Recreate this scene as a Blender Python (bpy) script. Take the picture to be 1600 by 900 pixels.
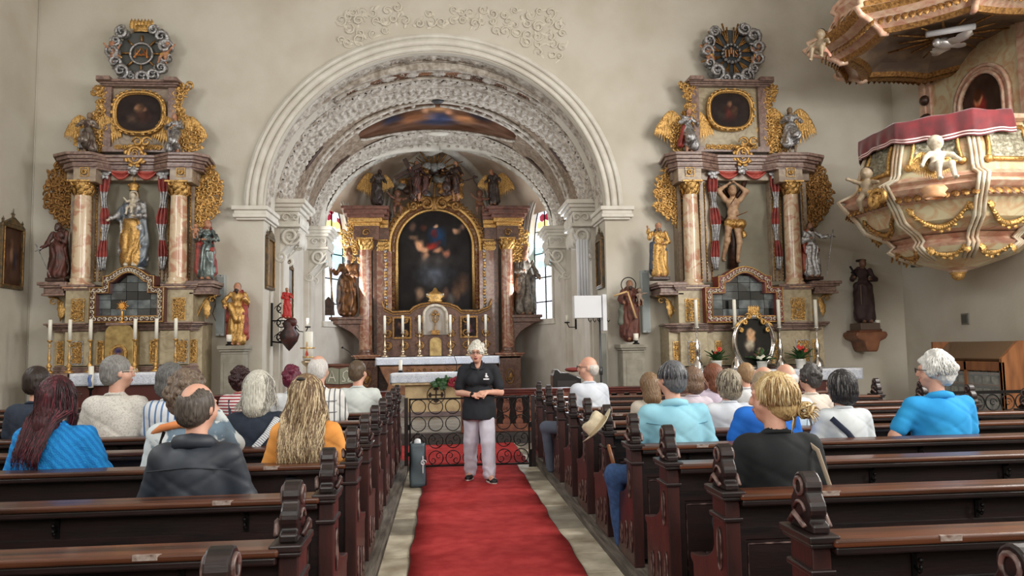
import bpy, math, random
import numpy as np
from mathutils import Vector, Matrix
for _o in list(bpy.data.objects): bpy.data.objects.remove(_o)
SC = bpy.context.scene; COL = SC.collection
PI = math.pi; R = math.radians
random.seed(7); rng = np.random.default_rng(7)
# ---------------- camera ----------------
F = 1180.0; EYE = 1.62; ROLL = 0.0165
TT = 0.0807; TP = 0.0909
th = math.atan(TT); ps = math.atan(TP)
cF = Vector((math.sin(ps)*math.cos(th), math.cos(ps)*math.cos(th), math.sin(th)))
cR = Vector((math.cos(ps), -math.sin(ps), 0)); cU = cR.cross(cF)
cX = cR*math.cos(ROLL) - cU*math.sin(ROLL); cY = cR*math.sin(ROLL) + cU*math.cos(ROLL)
CAMP = Vector((0, 0, EYE))
cam = bpy.data.cameras.new('camera'); cam.lens = F*36/1600; cam.sensor_width = 36; cam.clip_start = .05; cam.clip_end = 200
camo = bpy.data.objects.new('camera', cam); COL.objects.link(camo)
camo.matrix_world = Matrix(((cX.x, cY.x, -cF.x, 0), (cX.y, cY.y, -cF.y, 0), (cX.z, cY.z, -cF.z, EYE), (0, 0, 0, 1)))
SC.camera = camo
# ---------------- world, light, exposure ----------------
SC.view_settings.view_transform = 'Standard'; SC.view_settings.look = 'None'; SC.view_settings.gamma = 1
SC.view_settings.use_curve_mapping = False; SC.view_settings.exposure = 0.2
try:
    SC.cycles.max_bounces = 6; SC.cycles.diffuse_bounces = 4; SC.cycles.glossy_bounces = 3
    SC.cycles.transmission_bounces = 4; SC.cycles.sample_clamp_indirect = 4; SC.cycles.use_denoising = True
    SC.cycles.caustics_reflective = False; SC.cycles.caustics_refractive = False
except Exception: pass
wd = bpy.data.worlds.new('world'); SC.world = wd; wd.use_nodes = True
wd.node_tree.nodes['Background'].inputs[0].default_value = (.75, .87, 1, 1); wd.node_tree.nodes['Background'].inputs[1].default_value = 1.0
def area(name, loc, tgt, sx, sy, power, col):
    l = bpy.data.lights.new(name, 'AREA'); l.shape = 'RECTANGLE'; l.size = sx; l.size_y = sy; l.energy = power; l.color = col
    o = bpy.data.objects.new(name, l); COL.objects.link(o); o.location = loc
    d = Vector(tgt)-Vector(loc); o.rotation_euler = d.to_track_quat('-Z', 'Y').to_euler(); return o
# daylight entering through the nave's tall side windows (all behind or beside the camera's view)
for i, y in enumerate((-2.0, 2.6, 7.2)):
    area('window_or_fill_light', (8.45, y, 5.6), (0, y+2.5, 1.0), 1.7, 3.8, 430, (1, .975, .93))
    area('window_or_fill_light', (-7.75, y, 5.6), (0, y+2.5, 1.0), 1.7, 3.8, 330, (.93, .97, 1))
area('window_or_fill_light', (.3, -5.6, 5.6), (.3, 14, 3.2), 6.0, 3.4, 450, (1, .97, .93))  # rear fill light added behind the camera to lift the walls
# chancel side windows, hidden from this view by the piers
area('window_or_fill_light', (2.86, 17.9, 3.6), (-3.3, 16.0, 3.0), 1.2, 2.6, 210, (.84, .91, 1))
area('window_or_fill_light', (-3.16, 17.9, 3.6), (3.3, 17.6, 3.0), 1.2, 2.6, 60, (1, .97, .92))
# ---------------- pixel helpers (layout measured on the photograph) ----------------
def ray(px, py):
    a = px-800; b = 450-py
    return (cF*F + cX*a + cY*b)
def W(px, py, D):
    r = ray(px, py); t = D/r.y; return CAMP + r*t
def G(px, py, z=0.0):
    r = ray(px, py); t = (z-EYE)/r.z; return CAMP + r*t
class Fr:
    """a frame on the plane y=D: x(px), z(py) in metres, measured along the thing's own axes"""
    def __init__(s, xc, yr, D):
        s.xc, s.yr, s.D = xc, yr, D; s.o = W(xc, yr, D)
        s.k = (W(xc+40, yr, D).x-W(xc-40, yr, D).x)/80
    def x(s, px): return W(px, s.yr, s.D).x
    def z(s, py): return W(s.xc, py, s.D).z
# ---------------- materials ----------------
MATS = {}
def mat(name, col=(.5, .5, .5), rough=.6, metal=0., col2=None, ns=8, amt=1., bump=0., bs=30, stretch=(1, 1, 1), emit=0., spec=.5, coat=0., vc=False, lo=.35, hi=.65, detail=5, alpha=1., sheen=0., disto=0., wave=None):
    if name in MATS: return MATS[name]
    m = bpy.data.materials.new(name); m.use_nodes = True; nt = m.node_tree; b = nt.nodes['Principled BSDF']; L = nt.links.new
    b.inputs['Roughness'].default_value = rough; b.inputs['Metallic'].default_value = metal
    b.inputs['Specular IOR Level'].default_value = spec; b.inputs['Coat Weight'].default_value = coat; b.inputs['Sheen Weight'].default_value = sheen
    b.inputs['Base Color'].default_value = (*col, 1)
    tc = nt.nodes.new('ShaderNodeTexCoord'); mp = nt.nodes.new('ShaderNodeMapping'); mp.inputs['Scale'].default_value = stretch
    L(tc.outputs['Object'], mp.inputs['Vector'])
    cs = None
    if vc:
        a = nt.nodes.new('ShaderNodeVertexColor'); a.layer_name = 'Col'; cs = a.outputs['Color']
    if col2 is not None:
        if wave:
            n = nt.nodes.new('ShaderNodeTexWave'); n.wave_type = 'BANDS'; n.bands_direction = wave[0]; n.inputs['Scale'].default_value = wave[1]
            n.inputs['Distortion'].default_value = wave[2]; n.inputs['Detail'].default_value = 3
        else:
            n = nt.nodes.new('ShaderNodeTexNoise'); n.inputs['Scale'].default_value = ns; n.inputs['Detail'].default_value = detail; n.inputs['Distortion'].default_value = disto
        L(mp.outputs[0], n.inputs['Vector'])
        r = nt.nodes.new('ShaderNodeMapRange'); r.inputs['From Min'].default_value = lo; r.inputs['From Max'].default_value = hi; r.inputs['To Max'].default_value = amt
        L(n.outputs[1] if wave else n.outputs[0], r.inputs['Value'])
        x = nt.nodes.new('ShaderNodeMix'); x.data_type = 'RGBA'; L(r.outputs[0], x.inputs[0])
        if cs: L(cs, x.inputs[6])
        else: x.inputs[6].default_value = (*col, 1)
        x.inputs[7].default_value = (*col2, 1); cs = x.outputs[2]
    if cs: L(cs, b.inputs['Base Color'])
    if emit:
        b.inputs['Emission Strength'].default_value = emit; b.inputs['Emission Color'].default_value = (*col, 1)
        if cs: L(cs, b.inputs['Emission Color'])
    if bump:
        n2 = nt.nodes.new('ShaderNodeTexNoise'); n2.inputs['Scale'].default_value = bs; n2.inputs['Detail'].default_value = 4; L(mp.outputs[0], n2.inputs['Vector'])
        bn = nt.nodes.new('ShaderNodeBump'); bn.inputs['Strength'].default_value = bump; bn.inputs['Distance'].default_value = .02; L(n2.outputs[0], bn.inputs['Height']); L(bn.outputs[0], b.inputs['Normal'])
    if alpha < 1: b.inputs['Alpha'].default_value = alpha
    MATS[name] = m; return m
def sr(r, g, b): return tuple(((c/255+.055)/1.055)**2.4 if c > 10 else c/255/12.92 for c in (r, g, b))
plaster = mat('plaster_wall', sr(203, 197, 184), .9, col2=sr(188, 180, 164), ns=1.1, bump=.12, bs=18, lo=.4, hi=.75)
plaster2 = mat('plaster_chancel', sr(212, 206, 196), .9, col2=sr(196, 188, 176), ns=1.5, bump=.1, bs=18)
ceilm = mat('plaster_ceiling', sr(214, 208, 196), .9, col2=sr(202, 196, 184), ns=1)
trimw = mat('white_stucco_moulding', sr(224, 220, 210), .7, col2=sr(206, 200, 188), ns=3, bump=.08, bs=30)
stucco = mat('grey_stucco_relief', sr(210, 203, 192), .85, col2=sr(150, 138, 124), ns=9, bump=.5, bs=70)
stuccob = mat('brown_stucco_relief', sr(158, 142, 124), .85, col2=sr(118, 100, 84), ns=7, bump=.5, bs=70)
sandst = mat('sandy_reveal', sr(226, 208, 186), .9, col2=sr(210, 184, 160), ns=1.5)
stonef = mat('stone_floor', sr(150, 143, 132), .55, col2=sr(118, 110, 100), ns=4, bump=.15, bs=12)
stonet = mat('pale_stone_tile', sr(212, 204, 184), .5, col2=sr(150, 138, 118), ns=3.5, bump=.2, bs=14)
stonet2 = mat('grey_stone_tile', sr(160, 154, 140), .5, col2=sr(120, 112, 98), ns=3.5, bump=.2, bs=14)
woodd = mat('dark_stained_wood', sr(38, 21, 19), .42, col2=sr(18, 11, 11), ns=5, stretch=(1, 6, 6), bump=.05, bs=20, coat=.08)
woodp = mat('dark_pew_panel', sr(37, 19, 16), .45, col2=sr(19, 10, 9), ns=4, stretch=(.6, 5, 5), bump=.05, bs=20, coat=.05)
woodend = mat('red_brown_pew_end', sr(62, 30, 27), .42, col2=sr(34, 19, 18), ns=6, stretch=(2, 2, .6), bump=.08, bs=25, coat=.08)
woodrail = mat('worn_rail_wood', sr(104, 60, 38), .34, col2=sr(44, 25, 17), ns=3, stretch=(.35, 7, 7), bump=.04, bs=20, coat=.15)
woodedge = mat('worn_wood_edge', sr(120, 98, 92), .4, col2=sr(52, 30, 28), ns=16, lo=.42, hi=.58)
greyboard = mat('weathered_grey_board', sr(118, 110, 100), .7, col2=sr(70, 64, 58), ns=5, stretch=(6, .5, 6), bump=.3, bs=25)
railred = mat('red_brown_rail_wood', sr(98, 38, 30), .3, col2=sr(60, 24, 20), ns=4, stretch=(.6, 5, 5), coat=.3)
brownw = mat('brown_carved_wood', sr(120, 70, 48), .45, col2=sr(82, 44, 30), ns=8, bump=.2)
carpetm = mat('red_carpet', sr(192, 70, 70), .95, col2=sr(170, 54, 56), ns=7, bump=.4, bs=260, spec=.1)
marR = mat('salmon_marble', sr(190, 140, 112), .25, col2=sr(214, 192, 160), ns=3.2, disto=2.2, lo=.42, hi=.55, coat=.3)
marRb = mat('red_veined_marble', sr(138, 84, 62), .25, col2=sr(172, 138, 112), ns=3.6, disto=2.4, lo=.44, hi=.6, coat=.3)
marG = mat('grey_beige_marble', sr(168, 150, 126), .4, col2=sr(142, 122, 106), ns=5, disto=2, lo=.4, hi=.6)
marC = mat('cream_marble', sr(182, 168, 138), .4, col2=sr(158, 142, 114), ns=5, disto=2, lo=.4, hi=.65)
marB = mat('brown_marble', sr(120, 84, 66), .3, col2=sr(84, 56, 44), ns=6, disto=2.4, lo=.4, hi=.6, coat=.2)
marM = mat('mauve_cornice_marble', sr(146, 120, 108), .35, col2=sr(112, 88, 80), ns=6, disto=2.5, lo=.4, hi=.6)
nichem = mat('grey_green_niche', sr(158, 152, 134), .8, col2=sr(140, 134, 118), ns=2)
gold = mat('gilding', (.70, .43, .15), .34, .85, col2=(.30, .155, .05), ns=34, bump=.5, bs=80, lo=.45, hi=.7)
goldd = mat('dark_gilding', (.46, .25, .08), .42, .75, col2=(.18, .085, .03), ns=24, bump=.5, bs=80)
silver = mat('silvering', (.60, .61, .62), .36, .8, col2=(.22, .2, .2), ns=26, bump=.5, bs=80)
skinst = mat('painted_wood_skin', sr(190, 140, 108), .5, col2=sr(160, 108, 80), ns=14)
whitefig = mat('white_painted_figure', sr(214, 204, 186), .5, col2=sr(178, 164, 142), ns=14)
hairst = mat('dark_painted_hair', sr(48, 32, 24), .6)
redcl = mat('painted_red_drapery', sr(160, 62, 52), .5, col2=sr(112, 40, 36), ns=9, bump=.2)
browncl = mat('brown_painted_robe', sr(104, 58, 44), .6, col2=sr(76, 40, 32), ns=9, bump=.2)
monkm = mat('dark_brown_robe', sr(62, 42, 40), .7, col2=sr(48, 30, 30), ns=9, bump=.2)
darkfig = mat('dark_walnut_figure', sr(74, 48, 36), .4, col2=sr(40, 24, 18), ns=10, bump=.3)
bluecl = mat('dark_blue_painted_cloak', sr(60, 70, 84), .5, col2=sr(40, 48, 60), ns=9)
candlem = mat('candle_wax', sr(238, 234, 220), .5, spec=.4)
clothw = mat('white_linen', sr(232, 234, 240), .85, col2=sr(208, 212, 222), ns=20)
lacem = mat('white_lace', sr(216, 220, 230), .85, col2=sr(176, 182, 198), ns=70, lo=.5, hi=.6, bump=.4, bs=120)
darkp = mat('dark_panel', sr(34, 26, 24), .5)
blackm = mat('black_iron', sr(22, 20, 20), .45, .6)
glassd = mat('dark_reflecting_glass', sr(40, 46, 50), .05, spec=.9, coat=1., col2=sr(92, 100, 104), ns=3, lo=.5, hi=.62)
paintm = mat('oil_painting', vc=True, rough=.55, spec=.15)
velvet = mat('dark_red_velvet', sr(118, 14, 26), .75, sheen=.6, col2=sr(88, 8, 20), ns=6)
greym = mat('light_grey_speaker', sr(176, 182, 182), .5)
whitem = mat('white_painted_metal', sr(226, 228, 232), .45)
greenl = mat('leaf_green', sr(52, 92, 44), .5, col2=sr(30, 58, 28), ns=14)
redfl = mat('red_flower', sr(196, 60, 50), .6)
potm = mat('white_ceramic', sr(222, 222, 216), .3)
oakm = mat('honey_oak', sr(150, 98, 60), .45, col2=sr(116, 72, 44), ns=4, stretch=(3, 3, .5))
# ---------------- mesh building ----------------
class MB:
    def __init__(s): s.v = []; s.f = []; s.m = []; s.sm = []; s.mk = []
    def cut(s): s.mk.append((len(s.v), len(s.f))); return s
    def add(s, vs, fs, mi=0, smooth=False):
        n = len(s.v); s.v.extend([tuple(p) for p in vs])
        for f in fs: s.f.append([i+n for i in f]); s.m.append(mi); s.sm.append(smooth)
        return s
    def box(s, x0, x1, y0, y1, z0, z1, mi=0, rot=0, c=None, tilt=None):
        vs = [Vector((x, y, z)) for x in (x0, x1) for y in (y0, y1) for z in (z0, z1)]
        if rot or tilt:
            c = Vector(c or ((x0+x1)/2, (y0+y1)/2, (z0+z1)/2))
            M = Matrix.Rotation(rot, 3, 'Z')
            if tilt: M = M @ Matrix.Rotation(tilt[1], 3, tilt[0])
            vs = [c+M @ (v-c) for v in vs]
        return s.add(vs, [(0, 1, 3, 2), (4, 6, 7, 5), (0, 4, 5, 1), (2, 3, 7, 6), (0, 2, 6, 4), (1, 5, 7, 3)], mi)
    def tube(s, pts, rad, n=6, mi=0, cap=True, smooth=True, flat=1.):
        pts = [Vector(p) for p in pts]; K = len(pts)
        if not hasattr(rad, '__len__'): rad = [rad]*K
        vs = []; up = Vector((.03, .02, 1)); prev = None
        for i, p in enumerate(pts):
            t = (pts[min(i+1, K-1)]-pts[max(i-1, 0)])
            if t.length < 1e-9: t = Vector((0, 0, 1))
            t.normalize()
            if prev is None:
                a = t.cross(up); 
                if a.length < 1e-3: a = t.cross(Vector((1, 0, 0)))
            else: a = prev - t*prev.dot(t)
            if a.length < 1e-6: a = t.orthogonal()
            a.normalize(); prev = a; b = t.cross(a)
            for j in range(n):
                q = 2*PI*j/n; vs.append(p+a*(math.cos(q)*rad[i])+b*(math.sin(q)*rad[i]*flat))
        fs = [(i*n+j, i*n+(j+1) % n, (i+1)*n+(j+1) % n, (i+1)*n+j) for i in range(K-1) for j in range(n)]
        if cap: fs += [tuple(range(n-1, -1, -1)), tuple(range((K-1)*n, K*n))]
        return s.add(vs, fs, mi, smooth)
    def cyl(s, a, b, r0, r1=None, n=12, mi=0, smooth=True): return s.tube([a, b], [r0, r0 if r1 is None else r1], n, mi, True, smooth)
    def lathe(s, prof, c=(0, 0, 0), n=16, mi=0, smooth=True, a0=0., a1=2*PI, sx=1., sy=1., rf=None, mis=None):
        full = abs(a1-a0-2*PI) < 1e-6; nn = n if full else n+1; vs = []
        for (r, z) in prof:
            for j in range(nn):
                a = a0+(a1-a0)*j/n; q = r*(rf(a) if rf else 1)
                vs.append((c[0]+q*math.cos(a)*sx, c[1]+q*math.sin(a)*sy, c[2]+z))
        K = len(prof)
        for i in range(K-1):
            fs = [(i*nn+j, i*nn+(j+1) % nn, (i+1)*nn+(j+1) % nn, (i+1)*nn+j) for j in range(n)]
            if i == 0: base = len(s.v); s.add(vs, fs, mis[i] if mis else mi, smooth)
            else:
                for f in fs: s.f.append([q+base for q in f]); s.m.append(mis[i] if mis else mi); s.sm.append(smooth)
        return s
    def prism(s, poly, d0, d1, axis='y', mi=0, smooth=False):
        """poly of 2D points; axis y: (x,z) extruded in y; x: (y,z) in x; z: (x,y) in z"""
        n = len(poly)
        def P(p, d): return (p[0], d, p[1]) if axis == 'y' else ((d, p[0], p[1]) if axis == 'x' else (p[0], p[1], d))
        vs = [P(p, d0) for p in poly]+[P(p, d1) for p in poly]
        fs = [tuple(range(n)), tuple(range(2*n-1, n-1, -1))]+[(i, i+n, (i+1) % n+n, (i+1) % n) for i in range(n)]
        return s.add(vs, fs, mi, smooth)
    def strip(s, inner, outer, d0, d1, mi=0, smooth=False, closed=False):
        """frame between two polylines (x,z) extruded y d0..d1"""
        n = len(inner); vs = [(p[0], d, p[1]) for d in (d0, d1) for L_ in (inner, outer) for p in L_]
        fs = []; m = n if closed else n-1
        for i in range(m):
            j = (i+1) % n
            fs += [(i, j, n+j, n+i), (2*n+i, 3*n+i, 3*n+j, 2*n+j), (i, 2*n+i, 2*n+j, j), (n+i, n+j, 3*n+j, 3*n+i)]
        if not closed: fs += [(0, n, 3*n, 2*n), (n-1, 3*n-1, 4*n-1, 2*n-1)]
        return s.add(vs, fs, mi, smooth)
    def ball(s, c, r, n=8, m=5, mi=0, smooth=True):
        rx, ry, rz = r if hasattr(r, '__len__') else (r, r, r); vs = [(c[0], c[1], c[2]-rz)]
        for i in range(1, m):
            a = -PI/2+PI*i/m
            vs += [(c[0]+rx*math.cos(a)*math.cos(2*PI*j/n), c[1]+ry*math.cos(a)*math.sin(2*PI*j/n), c[2]+rz*math.sin(a)) for j in range(n)]
        vs.append((c[0], c[1], c[2]+rz)); T = len(vs)-1
        fs = [(0, 1+(j+1) % n, 1+j) for j in range(n)]+[(1+i*n+j, 1+i*n+(j+1) % n, 1+(i+1)*n+(j+1) % n, 1+(i+1)*n+j) for i in range(m-2) for j in range(n)]
        fs += [(T, 1+(m-2)*n+j, 1+(m-2)*n+(j+1) % n) for j in range(n)]
        return s.add(vs, fs, mi, smooth)
    def grid(s, nx, ny, fn, mi=0, smooth=True):
        vs = [fn(i/(nx-1), j/(ny-1)) for j in range(ny) for i in range(nx)]
        return s.add(vs, [(j*nx+i, j*nx+i+1, (j+1)*nx+i+1, (j+1)*nx+i) for j in range(ny-1) for i in range(nx-1)], mi, smooth)
    def mesh(s, name):
        me = bpy.data.meshes.new(name); me.from_pydata(s.v, [], s.f)
        me.polygons.foreach_set('material_index', s.m); me.polygons.foreach_set('use_smooth', s.sm)
        me.validate(); return me
def root_off(p): return Vector(p.get('_off', (0, 0, 0))) if p is not None else Vector((0, 0, 0))
OFF = {}
def link(name, me, mats, parent=None, world=True):
    o = bpy.data.objects.new(name, me); COL.objects.link(o)
    if mats is not None and not me.materials:
        for m in (mats if isinstance(mats, (list, tuple)) else [mats]): me.materials.append(m)
    if parent is not None:
        o.parent = parent; t = OFF.get(parent.name, Vector((0, 0, 0)))
        o.location = -t if world else (0, 0, 0); OFF[o.name] = Vector((0, 0, 0)) if world else t
    return o
_ST = ('foliage', 'wreath', 'garland', 'scroll', 'lambrequin', 'carving', 'relief', 'bead', 'locks', 'leaves', 'leaf', 'acanthus', 'slots', 'flowers', 'wings', 'white_scrollwork', 'frieze', 'rays', 'motif', 'letters', 'omega', 'monogram')
def obj(name, mb, mats, parent=None, world=True):
    if mb.mk:       # one object for every marked piece
        mk = [(0, 0)]+[k for k in mb.mk if k[1] < len(mb.f)]+[(len(mb.v), len(mb.f))]; first = None
        for (v0, f0), (v1, f1) in zip(mk[:-1], mk[1:]):
            if f1 <= f0: continue
            q = MB(); q.v = mb.v[v0:v1]; q.f = [[i-v0 for i in f] for f in mb.f[f0:f1]]; q.m = mb.m[f0:f1]; q.sm = mb.sm[f0:f1]; o = link(name, q.mesh(name), mats, parent, world); first = first or o
        return first
    o = link(name, mb.mesh(name), mats, parent, world)
    if parent is not None and any(w in name for w in _ST): o['kind'] = 'stuff'
    return o
def tag(o, label, cat, group=None):
    o['label'] = label; o['category'] = cat
    if group: o['group'] = group
    return o
def thing(name, label, cat, loc=(0, 0, 0), rotz=0, group=None):
    o = bpy.data.objects.new(name, None); o.empty_display_size = .1; COL.objects.link(o); o.location = loc; o.rotation_euler = (0, 0, rotz)
    OFF[o.name] = Vector(loc); return tag(o, label, cat, group)
def struct(name, mb, mats, parent=None):
    o = obj(name, mb, mats, parent)
    if parent is None: o['kind'] = 'structure'
    return o
def stuff(o): o['kind'] = 'stuff'; return o
def dup(r0, loc, label=None, rotz=None, sc=None):
    r = r0.copy(); COL.objects.link(r); r.location = loc
    if rotz is not None: r.rotation_euler = (0, 0, rotz)
    if sc: r.scale = (sc, sc, sc)
    if label: r['label'] = label
    for ch in list(r0.children):
        c = ch.copy(); COL.objects.link(c); c.parent = r
        for g in list(ch.children):
            d = g.copy(); COL.objects.link(d); d.parent = c
    return r
def bev(o, w=.006, seg=2):
    b = o.modifiers.new('bevel', 'BEVEL'); b.width = w; b.segments = seg; b.limit_method = 'ANGLE'; b.angle_limit = R(40); return o
# ---------------- numpy noise + signed distance modelling ----------------
_NZ = rng.random((32, 32, 32)).astype(np.float32)
def vnoise(x, y, z=0.):
    x, y, z = np.broadcast_arrays(np.asarray(x, np.float32), np.asarray(y, np.float32), np.asarray(z, np.float32))
    xi, yi, zi = np.floor(x).astype(int), np.floor(y).astype(int), np.floor(z).astype(int)
    fx, fy, fz = x-xi, y-yi, z-zi; fx, fy, fz = [f*f*(3-2*f) for f in (fx, fy, fz)]
    r = 0
    for a in (0, 1):
        for b in (0, 1):
            for c in (0, 1):
                r = r + _NZ[(xi+a) % 32, (yi+b) % 32, (zi+c) % 32]*(fx if a else 1-fx)*(fy if b else 1-fy)*(fz if c else 1-fz)
    return r
def fbm(x, y, z=0., o=3):
    r = 0; a = .5
    for i in range(o): r = r + a*vnoise(x, y, z); x, y, z = x*2.03+5.1, y*2.03+1.7, np.asarray(z)*2.03+3.3; a *= .5
    return r/(1-.5**o)
def fast_mesh(name, V, Q, mi=None, smooth=True):
    me = bpy.data.meshes.new(name); me.vertices.add(len(V)); me.vertices.foreach_set('co', np.asarray(V, np.float32).ravel())
    n = len(Q); me.loops.add(n*4); me.loops.foreach_set('vertex_index', np.asarray(Q, np.int32).ravel())
    me.polygons.add(n); me.polygons.foreach_set('loop_start', np.arange(0, n*4, 4, dtype=np.int32))
    try: me.polygons.foreach_set('loop_total', np.full(n, 4, np.int32))
    except Exception: pass
    me.polygons.foreach_set('use_smooth', np.full(n, smooth)); 
    if mi is not None: me.polygons.foreach_set('material_index', np.asarray(mi, np.int32))
    me.update(calc_edges=True); me.validate(); return me
def C(a, b, r0, r1=None, m=0, k=None): return ('c', a, b, r0, r0 if r1 is None else r1, m, k)
def E(c, r, m=0, rot=None, k=None): return ('e', c, r if hasattr(r, '__len__') else (r, r, r), rot, m, k)
def Cut(c, r, rot=None): return ('x', c, r if hasattr(r, '__len__') else (r, r, r), rot, 0, None)
def sdf(name, prims, h, k=.03, disp=None):
    lo = np.full(3, 1e9); hi = -lo; BB = []
    for p in prims:
        if p[0] == 'c':
            a, b = np.array(p[1], float), np.array(p[2], float); r = max(p[3], p[4]); l, u = np.minimum(a, b)-r, np.maximum(a, b)+r
        else:
            c = np.array(p[1], float); r = max(p[2]) if p[3] is not None else np.array(p[2], float); l, u = c-r, c+r
        BB.append((l, u))
        if p[0] != 'x': lo = np.minimum(lo, l); hi = np.maximum(hi, u)
    pad = 2.5*h+.012; lo -= pad; hi += pad; N = np.ceil((hi-lo)/h).astype(int)+1
    Fd = np.full(N, 1., np.float32); best = np.full(N, 9., np.float32); lab = np.zeros(N, np.int8)
    ax = [lo[i]+h*np.arange(N[i]) for i in range(3)]
    for p, (l, u) in zip(prims, BB):
        kk = p[6] if p[0] == 'c' else p[5]; kk = k if kk is None else kk
        e = kk+2*h; i0 = np.maximum(0, np.floor((l-e-lo)/h).astype(int)); i1 = np.minimum(N, np.ceil((u+e-lo)/h).astype(int)+1)
        if (i1 <= i0).any(): continue
        sl = tuple(slice(a_, b_) for a_, b_ in zip(i0, i1))
        X, Y, Z = np.meshgrid(ax[0][sl[0]], ax[1][sl[1]], ax[2][sl[2]], indexing='ij', sparse=True)
        if p[0] == 'c':
            a, b = np.array(p[1], float), np.array(p[2], float); d = b-a; L2 = max(float(d@d), 1e-9)
            t = np.clip(((X-a[0])*d[0]+(Y-a[1])*d[1]+(Z-a[2])*d[2])/L2, 0, 1)
            D = np.sqrt((X-a[0]-t*d[0])**2+(Y-a[1]-t*d[1])**2+(Z-a[2]-t*d[2])**2)-(p[3]+(p[4]-p[3])*t); m = p[5]
        else:
            c, r, rot, m = p[1], p[2], p[3], p[4]; x, y, z = X-c[0], Y-c[1], Z-c[2]
            if rot is not None:
                Mx = np.array(Matrix.Rotation(rot[1], 3, rot[0]).transposed()) if isinstance(rot, tuple) else np.array(rot.transposed())
                x, y, z = [Mx[i, 0]*x+Mx[i, 1]*y+Mx[i, 2]*z for i in range(3)]
            k0 = np.sqrt((x/r[0])**2+(y/r[1])**2+(z/r[2])**2); k1 = np.sqrt((x/r[0]**2)**2+(y/r[1]**2)**2+(z/r[2]**2)**2)+1e-9
            D = k0*(k0-1)/k1
        D = D.astype(np.float32); Fs = Fd[sl]
        if p[0] == 'x': Fd[sl] = np.maximum(Fs, -D); continue
        bb = best[sl]; w = D < bb; lab[sl] = np.where(w, m, lab[sl]); best[sl] = np.where(w, D, bb)
        if kk > 0:
            q = np.clip(.5+.5*(Fs-D)/kk, 0, 1); Fd[sl] = Fs*(1-q)+D*q-kk*q*(1-q)
        else: Fd[sl] = np.minimum(Fs, D)
    if disp is not None:
        X, Y, Z = np.meshgrid(*ax, indexing='ij', sparse=True); Fd = Fd+disp(X, Y, Z, lab).astype(np.float32)
    for a in range(3):
        s0 = [slice(None)]*3; s0[a] = 0; Fd[tuple(s0)] = 1; s0[a] = -1; Fd[tuple(s0)] = 1
    S = Fd < 0; n = N-1; cnt = np.zeros(n, np.int8); P = np.zeros((*n, 3), np.float32)
    def sub(A, o): return A[o[0]:o[0]+n[0], o[1]:o[1]+n[1], o[2]:o[2]+n[2]]
    for a in range(3):
        for o1 in (0, 1):
            for o2 in (0, 1):
                o = [0, 0, 0]; o[(a+1) % 3] = o1; o[(a+2) % 3] = o2; o_ = list(o); o_[a] = 1
                A, B = sub(Fd, o), sub(Fd, o_); c = (A < 0) != (B < 0); idx = np.nonzero(c)
                t = A[idx]/(A[idx]-B[idx]); v = np.zeros((len(t), 3), np.float32); v[:, a] = t; v[:, (a+1) % 3] = o1; v[:, (a+2) % 3] = o2
                P[idx] += v; cnt[idx] += 1
    act = cnt > 0; ids = np.full(n, -1, np.int32); ii = np.nonzero(act); ids[ii] = np.arange(len(ii[0]))
    V = (P[ii]/cnt[ii][:, None]+np.stack(ii, 1))*h+lo; Q = []; Lb = []
    for a in range(3):
        b, c = (a+1) % 3, (a+2) % 3; s0 = [slice(1, -1)]*3; s0[a] = slice(0, -1); s1 = list(s0); s1[a] = slice(1, None)
        A, B = S[tuple(s0)], S[tuple(s1)]; idx = np.nonzero(A != B); off = [1, 1, 1]; off[a] = 0
        I = [idx[j]+off[j] for j in range(3)]; flip = A[idx]
        def cid(db, dc):
            J = list(I); J[b] = J[b]-db; J[c] = J[c]-dc; return ids[tuple(J)]
        q = np.stack([cid(1, 1), cid(0, 1), cid(0, 0), cid(1, 0)], 1); q[~flip] = q[~flip][:, ::-1]; Q.append(q); Lb.append(lab[tuple(I)])
    Q = np.concatenate(Q); Lb = np.concatenate(Lb); ok = (Q >= 0).all(1)
    return fast_mesh(name, V, Q[ok], Lb[ok])
def hgrid(name, nx, ny, pos):
    """pos(U,V)->(n,3) arrays; grid mesh"""
    u, v = np.meshgrid(np.linspace(0, 1, nx), np.linspace(0, 1, ny)); P = np.stack(pos(u, v), -1).reshape(-1, 3)
    i = np.arange(nx*ny).reshape(ny, nx); Q = np.stack([i[:-1, :-1], i[:-1, 1:], i[1:, 1:], i[1:, :-1]], -1).reshape(-1, 4)
    return fast_mesh(name, P, Q)
def paint(name, x0, x1, z0, z1, y, fn, nx=60, ny=60, mask=None, mat_=None, parent=None, plane='y'):
    """a flat painted canvas: colours per vertex; fn(U,V)->rgb arrays in 0..1 srgb"""
    u, v = np.meshgrid(np.linspace(0, 1, nx), np.linspace(0, 1, ny)); X = x0+(x1-x0)*u; Z = z0+(z1-z0)*v
    P = np.stack([X, np.full_like(X, y), Z], -1) if plane == 'y' else np.stack([np.full_like(X, y), X, Z], -1)
    P = P.reshape(-1, 3)
    i = np.arange(nx*ny).reshape(ny, nx); Q = np.stack([i[:-1, :-1], i[:-1, 1:], i[1:, 1:], i[1:, :-1]], -1)
    if mask is not None:
        uc, vc_ = (u[:-1, :-1]+u[1:, 1:])/2, (v[:-1, :-1]+v[1:, 1:])/2; Q = Q[mask(uc, vc_)]
    me = fast_mesh(name, P, Q.reshape(-1, 4)); c = np.clip(np.stack(fn(u, v), -1), 0, 1).reshape(-1, 3)
    lin = np.where(c > .04, ((c+.055)/1.055)**2.4, c/12.92); ca = me.color_attributes.new('Col', 'FLOAT_COLOR', 'POINT')
    ca.data.foreach_set('color', np.concatenate([lin, np.ones((len(lin), 1))], 1).astype(np.float32).ravel())
    return link(name, me, mat_ or paintm, parent)
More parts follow.
